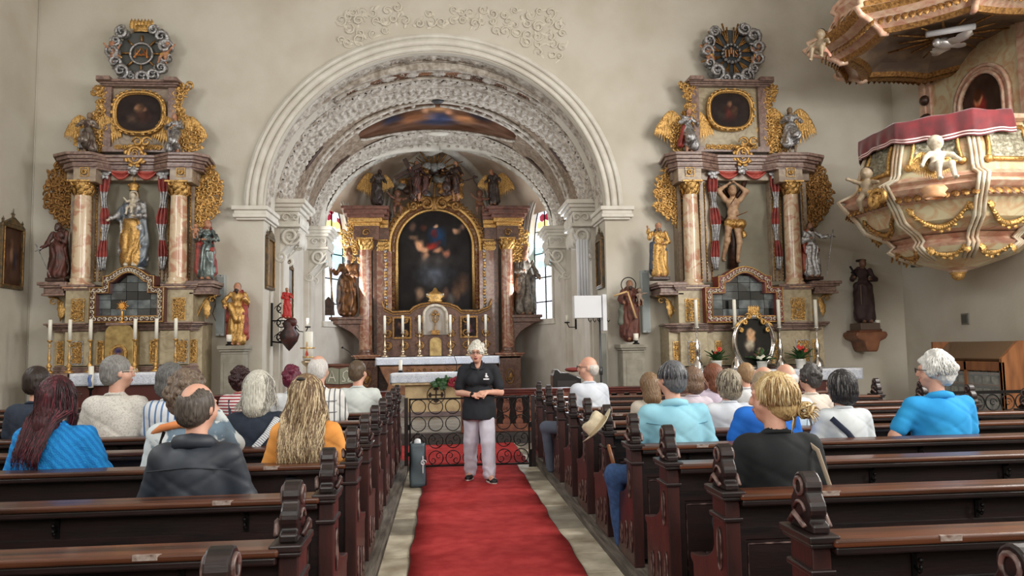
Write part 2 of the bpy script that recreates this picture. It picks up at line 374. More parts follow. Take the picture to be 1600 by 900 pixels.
def blobs(base, bl, nz=.12, sc=6, seed=0):
    """colour field of soft elliptical brush patches: bl = (u,v,ru,rv,(r,g,b),soft)"""
    def fn(u, v):
        n = fbm(u*sc+seed, v*sc+seed*2.3, seed, 4)-.5; c = [np.full_like(u, b/255.)+n*nz for b in base]
        for (cu, cv, ru, rv, col, so) in bl:
            wx = u+.05*(vnoise(u*14+seed, v*14)-.5); wy = v+.05*(vnoise(v*14, u*14+seed)-.5)
            d = np.sqrt(((wx-cu)/ru)**2+((wy-cv)/rv)**2); a = np.clip((1-d)/so, 0, 1)
            c = [c[i]*(1-a)+a*(col[i]/255.*(1+1.2*n)) for i in range(3)]
        return c
    return fn
# ================= structure =================
YW = 14.5; YB = 15.4; XL, XR, CH = -7.55, 9.28, 10.2
AX, AW, AZ, AR = -.1, 3.28, 4.36, 3.1      # chancel arch: centre, half width, springing, rise
m = MB(); m.box(XL-.3, XR+.3, -6.3, 13.1, -.2, 0); struct('floor', m, stonef)
flo = bpy.data.objects['floor']
m = MB(); m.box(XL-.3, XR+.3, -6.3, YB, CH, CH+.2); struct('ceiling', m, ceilm)
def hole_wall(mb, axis_x, y0, y1, z0, z1, holes, t):
    """wall in the plane x=axis_x with rectangular window holes [(ya,yb,za,zb)]"""
    ys = sorted({y0, y1, *[h[0] for h in holes], *[h[1] for h in holes]})
    for a, b in zip(ys[:-1], ys[1:]):
        hs = [h for h in holes if h[0] <= a+1e-6 and h[1] >= b-1e-6]
        if hs:
            mb.box(axis_x, axis_x+t, a, b, z0, hs[0][2]); mb.box(axis_x, axis_x+t, a, b, hs[0][3], z1)
        else: mb.box(axis_x, axis_x+t, a, b, z0, z1)
m = MB(); m.box(XL-.3, XL, -6.3, YW+.4, 0, CH); struct('wall_left', m, plaster)
m = MB(); m.box(XR, XR+.3, -6.3, YW+.4, 0, CH); struct('wall_right', m, plaster)
m = MB(); m.box(XL-.3, XR+.3, -6.5, -6.3, 0, CH); struct('wall_back', m, plaster)
# front wall with the chancel arch
def arch(n, hw, rise, cx=AX, z=AZ, a0=0, a1=PI): return [(cx+hw*math.cos(a0+(a1-a0)*i/n), z+rise*math.sin(a0+(a1-a0)*i/n)) for i in range(n+1)]
m = MB(); A = arch(64, AW, AR)
m.box(XL, AX-AW, YW, YB, 0, CH); m.box(AX+AW, XR, YW, YB, 0, CH)
n = len(A); vs = []
for y in (YW, YB):
    vs += [(p[0], y, p[1]) for p in A]+[(p[0], y, CH) for p in A]
m.add(vs, [(i, i+1, n+i+1, n+i) for i in range(n-1)]+[(2*n+i, 3*n+i, 3*n+i+1, 2*n+i+1) for i in range(n-1)]+[(i, 2*n+i, 2*n+i+1, i+1) for i in range(n-1)])
struct('wall_front', m, plaster)
# arch moulding: stepped, in relief around the opening
m = MB()
for (a, b, d) in ((.02, .10, .05), (.10, .13, .02), (.13, .24, .075), (.24, .265, .04), (.265, .33, .095), (.33, .36, .06)):
    m.strip(arch(72, AW+a, AR+a), arch(72, AW+b, AR+b), YW-d, YW+.02, 0, True)
struct('trim_1', m, trimw)
m = MB()
for s, x0, x1 in ((-1, AX-AW-.46, AX-AW+.02), (1, AX+AW-.02, AX+AW+.46)):
    for (z0, z1, e) in ((AZ-.06, AZ+.02, .10), (AZ-.13, AZ-.06, .06), (AZ-.2, AZ-.13, .08), (AZ-.24, AZ-.2, .03)):
        m.box(x0-(e if s < 0 else e*.9), x1+(e*.9 if s < 0 else e), YW-.06-e, YB+.02, z0, z1)
bev(struct('trim_2', m, trimw), .012)
# generic curls used for every carved or stuccoed foliage field
def curl(mb, O, U, V, N, r, turns=1.25, a0=0., d=1, w=.02, mi=0, n=5, k=12):
    pts = []; rad = []
    for i in range(k):
        t = i/(k-1); a = a0+d*turns*2*PI*t; q = r*(1-.82*t)
        pts.append(O+U*(q*math.cos(a))+V*(q*math.sin(a))+N*(w*.8*math.sin(PI*t)+w*t)); rad.append(w*(.35+.9*math.sin(PI*min(1, t*1.1+.05)))*(1-.3*t))
    rad[-1] = w*.9; mb.tube(pts, rad, n, mi)
def leaf(mb, O, U, V, N, L_, w, mi=0, bend=.25, n=5):
    """an acanthus tongue from O along U, lobed edge, curling towards N"""
    k = 8; vs = []
    for i in range(k):
        t = i/(k-1); ww = w*(math.sin(PI*min(1, .12+t*.88))**.7)*(1+(.22 if i % 2 else -.12)); c = O+U*(L_*t)+V*(bend*L_*math.sin(t*2.2)*.5)+N*(w*.5*math.sin(PI*t)+bend*L_*t*t*.4)
        vs += [c-V*ww+N*(-w*.25), c+N*(w*.25), c+V*ww+N*(-w*.25)]
    mb.add(vs, [(3*i+j, 3*i+j+1, 3*i+j+4, 3*i+j+3) for i in range(k-1) for j in (0, 1)], mi, True)
def foliage(mb, O, U, V, N, inside, u0, u1, v0, v1, s, w, rnd, mi=0, den=1.):
    """fill the region inside(u,v) of the plane (O,U,V) with curls and leaves of size s"""
    nu, nv = max(1, int((u1-u0)/s/1.05*den)), max(1, int((v1-v0)/s/1.05*den))
    for i in range(nu+1):
        for j in range(nv+1):
            u = u0+(u1-u0)*(i+rnd.uniform(-.3, .3))/max(nu, 1); v = v0+(v1-v0)*(j+rnd.uniform(-.3, .3))/max(nv, 1)
            if not inside(u, v): continue
            P = O+U*u+V*v
            curl(mb, P, U, V, N, s*rnd.uniform(.42, .7), rnd.uniform(1., 1.5), rnd.uniform(0, 6.3), rnd.choice((-1, 1)), w*rnd.uniform(.8, 1.2), mi)
            for q in range(2):
                a = rnd.uniform(0, 6.3); U2 = U*math.cos(a)+V*math.sin(a); V2 = V*math.cos(a)-U*math.sin(a)
                leaf(mb, P+U*rnd.uniform(-.3, .3)*s+V*rnd.uniform(-.3, .3)*s, U2, V2, N, s*rnd.uniform(.6, .95), w*rnd.uniform(1.1, 1.8), mi, rnd.uniform(-.6, .6))
VX, VY, VZ = Vector((1, 0, 0)), Vector((0, 1, 0)), Vector((0, 0, 1))
rnd = random.Random(3)
# stucco foliage over the arch
m = MB(); 
def ins(u, v):
    r = ((u-AX)/(AW+.5))**2+((v-AZ)/(AR+.5))**2
    top = 8.42 if u > -1.9 and u < 2.2 else 8.2
    return r > 1 and v < top and -1.95 < u < 2.45 and not (-.75 < u < .2 and v > 8.25) and v > 7.35
foliage(m, Vector((0, YW, 0)), VX, VZ, -VY, ins, -2.2, 2.6, 7.0, 8.5, .2, .017, rnd)
struct('trim_3', m, mat('wall_stucco_relief', sr(212, 205, 190), .9))
# chancel: floor, walls, pilasters
m = MB(); m.box(XL, XR, 13.1, 19.4, 0, .12); m.box(XL, XR, 13.16, 19.4, .12, .2); struct('floor_chancel', m, mat('dark_step_stone', sr(62, 54, 48), .6, col2=sr(42, 36, 34), ns=5))
m = MB(); m.box(-3.4, 3.2, 19.4, 23.7, 0, .45); m.box(XL+.01, XR-.01, 13.3, 19.4, .2, .215); struct('floor_sanctuary', m, stonef)
CW = 3.35; CXL, CXR = AX-CW, AX+CW
APX = [(CXL, 20.2), (AX-1.8, 23.6), (AX+1.8, 23.6), (CXR, 20.2)]
m = MB(); m.box(CXL-.3, CXL, YB, 20.2, 0, 5.2); struct('wall_chancel_left', m, plaster2)
m = MB(); m.box(CXR, CXR+.3, YB, 20.2, 0, 5.2); struct('wall_chancel_right', m, plaster2)
# apse walls: three sides, the two slanted ones pierced by a pointed window
def seg(a, b): 
    a, b = Vector((*a, 0)), Vector((*b, 0)); t = (b-a); L_ = t.length; t.normalize(); return a, t, L_
WT0, WT1, WZ0, WZS, WZT = .55, 1.72, 2.42, 4.75, 5.86
def pointed(n, x0, x1, zs, zt):
    c = (x0+x1)/2; hw = (x1-x0)/2; L_ = []
    for i in range(n+1):
        t = i/n; u = 1-2*t; L_.append((c-hw*u*1., zs+(zt-zs)*(1-abs(u)**1.9)**.62))
    return L_
def apse_wall(name, a, b, win):
    a, t, L_ = seg(a, b); nrm = Vector((t.y, -t.x, 0)); nrm = nrm if nrm.dot(Vector((AX, 19, 0))-a) > 0 else -nrm
    def P(u, d, z): return a+t*u+nrm*d+VZ*z
    m = MB(); H = 7.0
    def slab(u0, u1, z0, z1):
        vs = [P(u, d, z) for u in (u0, u1) for d in (0, -.3) for z in (z0, z1)]
        m.add(vs, [(0, 1, 3, 2), (4, 6, 7, 5), (0, 4, 5, 1), (2, 3, 7, 6), (0, 2, 6, 4), (1, 5, 7, 3)])
    if not win: slab(0, L_, 0, H); return struct(name, m, plaster2), P, L_
    u0, u1 = win; slab(0, u0, 0, H); slab(u1, L_, 0, H); slab(u0, u1, 0, WZ0)
    pp = pointed(16, u0, u1, WZS, WZT)
    for (p, q) in zip(pp[:-1], pp[1:]):
        vs = [P(p[0], 0, p[1]), P(q[0], 0, q[1]), P(q[0], 0, H), P(p[0], 0, H), P(p[0], -.3, p[1]), P(q[0], -.3, q[1])]
        m.add(vs, [(0, 1, 2, 3), (0, 4, 5, 1)])
    return struct(name, m, plaster2), P, L_
_, PL, LL = apse_wall('wall_apse_left', APX[0], APX[1], (WT0, WT1))
apse_wall('wall_apse_back', APX[1], APX[2], None)
_, PR, LR = apse_wall('wall_apse_right', APX[3], APX[2], (WT0, WT1))
# stained glass: every pane its own part, lead bars between
GC = [sr(232, 240, 244), sr(214, 236, 240), sr(170, 220, 232), sr(244, 236, 190), sr(226, 232, 236), sr(190, 226, 214), sr(248, 214, 120), sr(200, 214, 236), sr(236, 240, 240), sr(206, 204, 226)]
glassm = [mat('stained_glass_%s' % nm, c, .3, emit=1.5 if i != 10 else .7) for i, (nm, c) in enumerate(zip(('clear', 'ice', 'aqua', 'straw', 'pearl', 'mint', 'amber', 'sky', 'milk', 'lilac', 'ruby'), GC+[sr(150, 36, 60)]))]
def window(n, P, flip):
    fr = MB(); u0, u1 = WT0, WT1
    for (z0, z1) in ((WZ0-.12, WZ0+.03),):
        vs = [P(u, d, z) for u in (u0-.1, u1+.1) for d in (.06, -.3) for z in (z0, z1)]
        fr.add(vs, [(0, 1, 3, 2), (4, 6, 7, 5), (0, 4, 5, 1), (2, 3, 7, 6), (0, 2, 6, 4), (1, 5, 7, 3)])
    # concentric pointed mouldings round the head
    for k, (e, w) in enumerate(((.03, .035), (.13, .03), (.24, .045), (.36, .03))):
        pp = pointed(20, u0-e, u1+e, WZS-.1, WZT+e*1.1); fr.tube([P(p[0], .02+.02*(k % 2), p[1]) for p in pp], w, 6)
        if k == 0:
            for u in (u0-e, u1+e): fr.cyl(P(u, .02, WZ0), P(u, .02, WZS-.1), w, n=6)
    w = struct('window_%d' % n, fr, trimw)
    ld = MB(); pp = pointed(20, u0, u1, WZS, WZT); ld.tube([P(u0, -.15, WZ0)]+[P(p[0], -.15, p[1]) for p in pp]+[P(u1, -.15, WZ0)], .025, 5)
    um = (u0+u1)/2; ld.cyl(P(um, -.14, WZ0), P(um, -.14, WZT), .022, n=5)
    for z in (2.95, 3.65, 4.35, 5.0): ld.cyl(P(u0, -.14, z), P(u1, -.14, z), .02, n=5)
    obj('lead_bars', ld, blackm, w)
    r2 = random.Random(n*5); rows = 18; hz = (WZT-WZ0)/rows; ncol = 4; wu = (u1-u0)/ncol
    def top(u): 
        c = (u0+u1)/2; q = abs(u-c)/((u1-u0)/2); return WZS+(WZT-WZS)*(max(0, 1-q**1.9))**.62
    lead = MB()
    for j in range(rows):
        for i in range(ncol+1):
            cu = u0+(i+(.5 if j % 2 else 0))*wu; cz = WZ0+(j+.5)*hz
            if cu > u1+.01: continue
            hexa = [(cu+wu*.5*a, cz+hz*b) for a, b in ((-1, -.33), (0, -.66), (1, -.33), (1, .33), (0, .66), (-1, .33))]
            hexa = [(min(max(a, u0), u1), max(b, WZ0)) for a, b in hexa]; hexa = [(a, min(b, top(a))) for a, b in hexa]
            ar = sum(hexa[k][0]*hexa[(k+1) % 6][1]-hexa[(k+1) % 6][0]*hexa[k][1] for k in range(6))/2
            if abs(ar) < .002: continue
            c2 = (sum(h[0] for h in hexa)/6, sum(h[1] for h in hexa)/6); hx = [(c2[0]+(h[0]-c2[0])*.94, c2[1]+(h[1]-c2[1])*.94) for h in hexa]
            fz = (cz-WZ0)/(WZT-WZ0)
            ci = r2.choice((0, 1, 4, 8, 8, 0, 9)) if fz < .45 else (r2.choice((1, 2, 2, 5, 0)) if fz < .66 else (r2.choice((6, 3, 6, 7)) if fz < .84 else r2.choice((7, 1, 10))))
            pm = MB(); vs = [P(a, -.15, b) for a, b in hx]+[P(a, -.165, b) for a, b in hx]
            pm.add(vs, [(0, 1, 2, 3, 4, 5), (11, 10, 9, 8, 7, 6)]+[(k, k+6, (k+1) % 6+6, (k+1) % 6) for k in range(6)]); obj('pane', pm, glassm[ci], w)
window(1, PL, False); window(2, PR, True)
# daylight coming through the two visible windows
area('window_or_fill_light', PL(1.13, .15, 4.2), (0.5, 20.2, 6.5), 1.0, 2.6, 65, (.95, .98, 1)); area('window_or_fill_light', PR(1.13, .15, 4.2), (-.5, 20.2, 6.5), 1.0, 2.6, 65, (.95, .98, 1))
# chancel vault: relief worked into the surface
VZS, VZC, VH = 4.7, 7.36, 3.28
def vault(name, y0, y1, a0, a1, nx, ny, relief, matl, lift=0., par=None):
    def pos(u, v):
        a = a0+(a1-a0)*u; y = y0+(y1-y0)*v; h = relief(a, v, y)+lift
        return AX+(VH-h)*np.cos(a), y, VZS+(VZC-VZS-h)*np.sin(a)
    me = hgrid(name, nx, ny, pos); o = link(name, me, matl, par)
    if par is None: o['kind'] = 'structure'
    return o
def edge(v, e=.06): return np.clip(np.minimum(v, 1-v)/e, 0, 1)
def r_band(a, v, y):    # arcading with scalloped hems and eggs
    s = a*3.35; ph = s/.17 % 1-.5
    m1 = .055*np.clip(1.7-np.abs(ph)*5.2+.35*np.cos(v*20), 0, 1)*np.clip(np.minimum(v-.30, .62-v)/.03, 0, 1); e1 = .045*np.clip(1.4-np.abs(v-.25)/.03, 0, 1)+.04*np.clip(1.4-np.abs(v-.67)/.03, 0, 1)
    sc = .05*np.clip(1-((s/.24 % 1-.5)/.44)**2-((v-.82)/.11)**2, 0, 1)**.5; lv = .022*(fbm(s*9, y*9, 3.3, 2)-.4)*((v < .2) | (v > .74))
    ar = .04*np.clip(1-np.abs(np.hypot((s/.34 % 1-.5)*1.1, (v-.02)*2.6)-.38)/.07, 0, 1)*(v < .2)
    return .02+m1+e1+sc+lv+ar
def r_scroll(a, v, y):
    s = a*3.35; n = fbm(s*3.2, y*3.2, 1.2, 2); q = np.abs(np.sin(n*34)); ro = .04*np.clip(1-np.hypot((s/.55 % 1-.5)/.3, (v-.5)/.22), 0, 1)**.5
    return .03*np.clip(1-q*1.5, 0, 1)+ro+.014*(np.abs(v-.08) < .03)+.014*(np.abs(v-.92) < .03)
def r_plain(a, v, y): return .012*(fbm(a*9, y*4, 2.)-.5)
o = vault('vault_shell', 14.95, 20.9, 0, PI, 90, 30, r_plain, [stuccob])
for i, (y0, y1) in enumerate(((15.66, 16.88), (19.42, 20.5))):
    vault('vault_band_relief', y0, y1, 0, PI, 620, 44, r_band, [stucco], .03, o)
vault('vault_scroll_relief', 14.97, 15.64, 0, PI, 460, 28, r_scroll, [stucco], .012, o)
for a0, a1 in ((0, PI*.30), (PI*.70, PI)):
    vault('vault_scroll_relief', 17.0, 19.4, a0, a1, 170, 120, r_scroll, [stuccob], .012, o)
def r_egg(a, v, y): s = a*3.35; return .05*np.clip(1-((s/.16 % 1-.5)/.46)**2, 0, 1)**.5*np.clip(1-((v-.5)/.5)**2, 0, 1)
for y0, y1 in ((15.56, 15.68), (16.86, 16.98), (19.32, 19.44), (20.48, 20.6)): vault('vault_bead_row', y0, y1, 0, PI, 560, 8, r_egg, [trimw if y0 > 20 else stucco], .03, o)
vault('vault_edge_band', 20.58, 20.95, 0, PI, 560, 24, r_scroll, [trimw], .10, o)
# front lip of the vault lining and the ornament on the arch soffit
m = MB(); m.strip([(AX+3.2*math.cos(a), VZS+(VZC-VZS-.08)*math.sin(a)) for a in np.linspace(0, PI, 60)], [(AX+(AW+.02)*math.cos(a), AZ+.34*(1-math.sin(a))+(AR+.02)*math.sin(a)) for a in np.linspace(0, PI, 60)], 14.93, 14.99, 0, True); obj('vault_lip', m, stucco, o)
def soff(name, y0, y1, nx, ny, fn, matl, lift):
    def pos(u, v):
        a = PI*u; y = y0+(y1-y0)*v; h = fn(a, v, y)+lift; return AX+(AW-h)*np.cos(a), y, AZ+(AR-h)*np.sin(a)
    link(name, hgrid(name, nx, ny, pos), [matl], o)
soff('soffit_relief', 14.66, 14.92, 620, 22, lambda a, v, y: .02*np.clip(np.sin(a*44)*np.sin(v*PI)*1.6, 0, 1)+.028*np.clip(1-np.abs(np.sin(fbm(a*26, y*9, 4., 2)*30))*1.5, 0, 1)*np.clip(np.sin(v*PI), 0, 1)+.03*(np.abs(v-.93) < .05), stucco, .004)
# diagonal stucco ribs over the middle bay and the painted fields
def vp(a, y, h): return Vector((AX+(VH-h)*math.cos(a), y, VZS+(VZC-VZS-h)*math.sin(a)))
m = MB()
for s in (-1, 1):
    for off in (0., .16):
        P_ = [vp(PI/2+s*(PI/2)*(1-t)*(1-off*.1)+s*.02, 18.1-1.15*t*1.0+off*2.2, .04) for t in [i/30 for i in range(31)]]; m.tube(P_, .05, 6)
    for a in np.linspace(.12, 1.0, 16):
        m.ball(vp(PI/2+s*(PI/2)*(1-a*.9)+s*.02, 18.25-1.15*a*.9, .05), .06, 8, 5)
obj('vault_rib', m, stucco, o)
def fresco(name, y0, y1, half, fn, shape, seed):
    nx, ny = 90, 24; u, v = np.meshgrid(np.linspace(0, 1, nx), np.linspace(0, 1, ny)); a = PI/2-half+2*half*u; w = shape(u); y = (y0+y1)/2+(v-.5)*(y1-y0)*w
    P = np.stack([AX+(VH-.03)*np.cos(a), y, VZS+(VZC-VZS-.03)*np.sin(a)], -1).reshape(-1, 3); i = np.arange(nx*ny).reshape(ny, nx)
    Q = np.stack([i[:-1, :-1], i[:-1, 1:], i[1:, 1:], i[1:, :-1]], -1).reshape(-1, 4); me = fast_mesh(name, P, Q); c = np.clip(np.stack(fn(u, v), -1), 0, 1).reshape(-1, 3)
    ca = me.color_attributes.new('Col', 'FLOAT_COLOR', 'POINT'); ca.data.foreach_set('color', np.concatenate([c**2.2, np.ones((len(c), 1))], 1).astype(np.float32).ravel())
    f = link(name, me, paintm, o); m = MB(); 
    for e in (0, 1):
        pts = [(AX+(VH-.05)*math.cos(PI/2-half+2*half*t), (y0+y1)/2+(e-.5)*(y1-y0)*float(shape(np.array(t))), VZS+(VZC-VZS-.05)*math.sin(PI/2-half+2*half*t)) for t in np.linspace(0, 1, 40)]
        m.tube(pts, .035, 5)
    obj('fresco_frame', m, stucco, f)
fresco('fresco', 17.05, 19.3, R(36), blobs((88, 62, 48), [(.5, .6, .16, .3, (60, 66, 92), .6), (.35, .5, .12, .22, (140, 96, 66), .7), (.66, .5, .14, .25, (132, 88, 60), .7), (.25, .3, .1, .2, (58, 52, 60), .7), (.78, .4, .08, .25, (54, 54, 70), .7), (.5, .25, .1, .12, (158, 118, 84), .8), (.58, .3, .03, .12, (176, 130, 100), .7), (.43, .35, .03, .12, (170, 120, 92), .7)], .3, 9, 2), lambda u: .25+.75*np.sin(PI*u)**.6, 1)
fresco('fresco', 15.0, 15.55, R(40), blobs((96, 66, 48), [(.5, .5, .2, .4, (122, 84, 58), .7), (.3, .5, .1, .3, (60, 44, 40), .7)], .3, 9, 5), lambda u: .3+.7*np.sin(PI*u)**.5*(.8+.2*np.cos(u*18)), 2)
# small dark fields on the flanks
for s in (-1, 1):
    for (aa, yy, w, h) in ((1.05, 17.15, .13, .05), (.88, 19.15, .12, .05)):
        pts = [vp(PI/2+s*(aa+w*math.cos(t)), yy+h*math.sin(t)*2, .05) for t in np.linspace(0, 2*PI, 13)[:-1]]
        m = MB(); m.add(pts, [tuple(range(12))]); obj('painted_field', m, mat('fresco_brown', sr(70, 48, 38), .6), o)
# keystone cartouche
m = MB(); m.ball(vp(PI/2, 16.95, .06), (.16, .12, .06)); m.ball(vp(PI/2, 19.4, .1), (.3, .14, .07), 12, 6, 1); obj('keystone', m, [mat('dark_keystone', sr(60, 60, 62), .6), trimw], o)
# apse vault with ribs
ap = Vector((AX, 20.7, 7.34)); U_ = []
for (a, b) in zip(APX[:-1], APX[1:]):
    for i in range(12): U_.append((a[0]+(b[0]-a[0])*i/12, a[1]+(b[1]-a[1])*i/12))
U_.append(APX[-1])
m = MB(); KK = 14; vs = []
for (x, y) in U_:
    for k in range(KK+1):
        a = PI/2*k/KK; q = math.cos(a); vs.append((ap.x+(x-ap.x)*q, ap.y+(y-ap.y)*q, 5.5+(ap.z-5.5)*math.sin(a)))
m.add(vs, [(i*(KK+1)+k, (i+1)*(KK+1)+k, (i+1)*(KK+1)+k+1, i*(KK+1)+k+1) for i in range(len(U_)-1) for k in range(KK)], 0, True)
av = struct('vault_apse', m, sandst)
def aprib(x, y, w, lift=.05, zs=4.9):
    pts = []
    for k in range(25):
        a = PI/2*k/24; q = math.cos(a)**.9; pts.append(Vector((ap.x+(x-ap.x)*q*(1-.02), ap.y+(y-ap.y)*q*(1-.02), zs+(ap.z-zs-lift)*math.sin(a)**.85)))
    return pts
for (x, y) in ((AX-1.8, 23.6), (AX+1.8, 23.6), (CXL+.05, 20.3), (CXR-.05, 20.3)):
    m = MB(); P_ = aprib(x, y, .1); m.tube(P_, .20, 8, flat=.6)
    for i in range(2, 24): m.ball(P_[i]-VY*.12-VZ*.05, (.06, .05, .05), 6, 4, 1)
    obj('vault_rib', m, [trimw, stucco], av)
for s in (-1, 1):   # lunette ribs either side of the altar crown
    m = MB()
    for e in (0, .16, .3): m.tube([Vector((AX+s*(1.05+e+.42*math.sin(t*1.5)), 22.6+.3*t, 7.0-.2*e-2.1*t**1.4)) for t in [i/16 for i in range(17)]], .05 if e else .07, 6)
    obj('lunette_moulding', m, trimw, av)
# pilaster capitals with scrolled consoles
def console(side, y0, y1, prot, zt, z_sh):
    s = side; xw = CXL if s < 0 else CXR
    def X(d): return xw-s*d
    m = MB()
    for (z0, z1, e) in ((zt-.09, zt, .14), (zt-.16, zt-.09, .09), (zt-.24, zt-.16, .03), (zt-.5, zt-.24, -.02), (zt-.56, zt-.5, .03)):
        a, b = sorted((X(-.05), X(prot+e))); m.box(a, b, y0-e, y1+e, z0, z1)
    root = struct('capital', m, trimw); bev(root, .012)
    # volute console hanging below, profile in x,z
    pr = []; 
    for t in np.linspace(0, 1, 18): pr.append((X(prot*.95*(1-t)**1.6+.10*math.sin(PI*t)+.02), zt-.56-z_sh*t))
    pr += [(X(-.03), zt-.56-z_sh), (X(-.03), zt-.56)]
    m = MB(); ym = (y0+y1)/2; m.prism(pr, y0+.12, y1-.12, 'y')
    for yy, nn in ((y0+.12, -1), (y1-.12, 1)):
        curl(m, Vector((X(prot*.62), yy, zt-.74)), VX*(-s), VZ, VY*nn, .2, 1.8, .3, -1, .035, 1, 6, 22)
        curl(m, Vector((X(.14), yy, zt-.56-z_sh+.02)), VX*(-s), VZ, VY*nn, .13, 1.6, 1.5, 1, .03, 1, 6, 18)
        m.tube([Vector((X(.05+prot*.9*(1-t)**1.6+.10*math.sin(PI*t)), yy+nn*.01, zt-.6-z_sh*t)) for t in np.linspace(.05, .95, 12)], .028, 5, 1)
    for yy in np.linspace(y0+.2, y1-.2, 3): leaf(m, Vector((X(prot*.9), yy, zt-.6)), -VZ, VY, VX*(-s), .35, .09, 1, .2)
    obj('volute_console', m, [trimw, trimw], root)
    m = MB(); curl(m, Vector((X(prot*.5), y0-.01, zt-.37)), VX*(-s), VZ, -VY, .1, 1.3, 0, 1, .02, 0, 5, 12); curl(m, Vector((X(prot*.85), y0-.01, zt-.37)), VX*s, VZ, -VY, .09, 1.3, 0, 1, .02, 0, 5, 12)
    for j in range(5): leaf(m, Vector((X(prot+.0), y0+.1+(y1-y0-.2)*j/4, zt-.5)), VZ, VY, VX*(-s), .2, .06, 0, .1)
    obj('frieze_foliage', m, trimw, root)
    m = MB(); a, b = sorted((X(-.05), X(.12))); m.box(a, b, y0+.08, y1-.08, .2, zt-.56); a, b = sorted((X(-.05), X(.17))); m.box(a, b, y0+.2, y1-.2, .5, zt-.62-z_sh)
    obj('pilaster', m, plaster2, root)
for s in (-1, 1):
    console(s, 15.62, 16.6, .52, 4.74, .62); console(s, 18.9, 19.9, .58, 4.72, .7)
# corner fillets and conduit seen on the plaster
m = MB(); m.cyl((XL+.012, YW-.012, 0), (XL+.012, YW-.012, CH), .012, n=6); struct('trim_4', m, plaster)
# stone slabs along the carpet (each one a part of the floor), the worn board kerbs
tr = random.Random(5)
for side, xa, xb in ((-1, -.50, -.27), (1, .97, 1.24)):
    y = 2.0
    while y < 13.05:
        L_ = tr.uniform(.38, .75); m = MB(); e = .006; y1 = min(y+L_, 13.09); z = .012+tr.uniform(0, .004)
        xb_ = xb+.02 if y < 11 else xb
        m.box(xa+e, xb_-e, y+e, y1-e, .0, z); bev(struct('stone_tile', m, tr.choice((stonet, stonet, stonet2)), flo), .005, 1); y = y1
for i in range(8):
    for j in range(3):
        m = MB(); x = 1.26+i*.42; y = 11.0+j*.42-.0
        if j < 0: continue
        m.box(x+.006, x+.414, y+.006+1.0*0, y+.414, 0, .013); bev(struct('stone_tile', m, (stonet, stonet2)[(i+j) % 2], flo), .005, 1)
m = MB(); m.box(-.60, -.505, .8, 10.9, 0, .075); m.box(-.66, -.60, .8, 10.9, 0, .10); struct('trim_5', m, greyboard)
m = MB(); m.box(1.25, 1.30, .8, 11.0, 0, .07); m.box(1.30, 1.42, .8, 11.0, 0, .10); struct('trim_6', m, greyboard)
m = MB(); m.box(-6.2, -.66, .8, 10.95, 0, .098); struct('floor_platform_left', m, mat('bench_platform_boards', sr(112, 100, 88), .6, col2=sr(84, 74, 66), ns=4, stretch=(.5, 6, 1)))
m = MB(); m.box(1.42, 5.95, .8, 11.05, 0, .098); struct('floor_platform_right', m, MATS['bench_platform_boards'])
# carpets: runner and cross runner with slightly wavy edge
def rug(name, x0, x1, y0, y1, label):
    n = 60; m = MB()
    def f(u, v): 
        ex = .008*math.sin(v*37)+.006*math.sin(v*91+1); x = x0+(x1-x0)*u+ex*(1 if u > .5 else -1)
        return (x, y0+(y1-y0)*v, .022+.004*math.sin(v*23+u*2)+.002*math.sin(u*11+v*60))
    m.grid(8, n, f); b = MB()
    o = obj(name, m, carpetm); s = o.modifiers.new('thickness', 'SOLIDIFY'); s.thickness = .012; s.offset = -.2; tag(o, label, 'carpet'); 
    for u, s_ in ((0, -1), (1, 1)): b.tube([Vector(f(u, v))+VX*s_*.002 for v in np.linspace(0, 1, 80)], .006, 5); b.cut()
    obj('bound_edge', b, mat('dark_binding', sr(58, 16, 20), .8), o); return o
rug('carpet_runner', -.27, .99, .6, 10.75, 'long red carpet runner lying down the middle aisle')
rug('cross_carpet', -2.6, 1.16, 10.8, 13.05, 'wide red carpet lying behind the iron gate before the altar step')
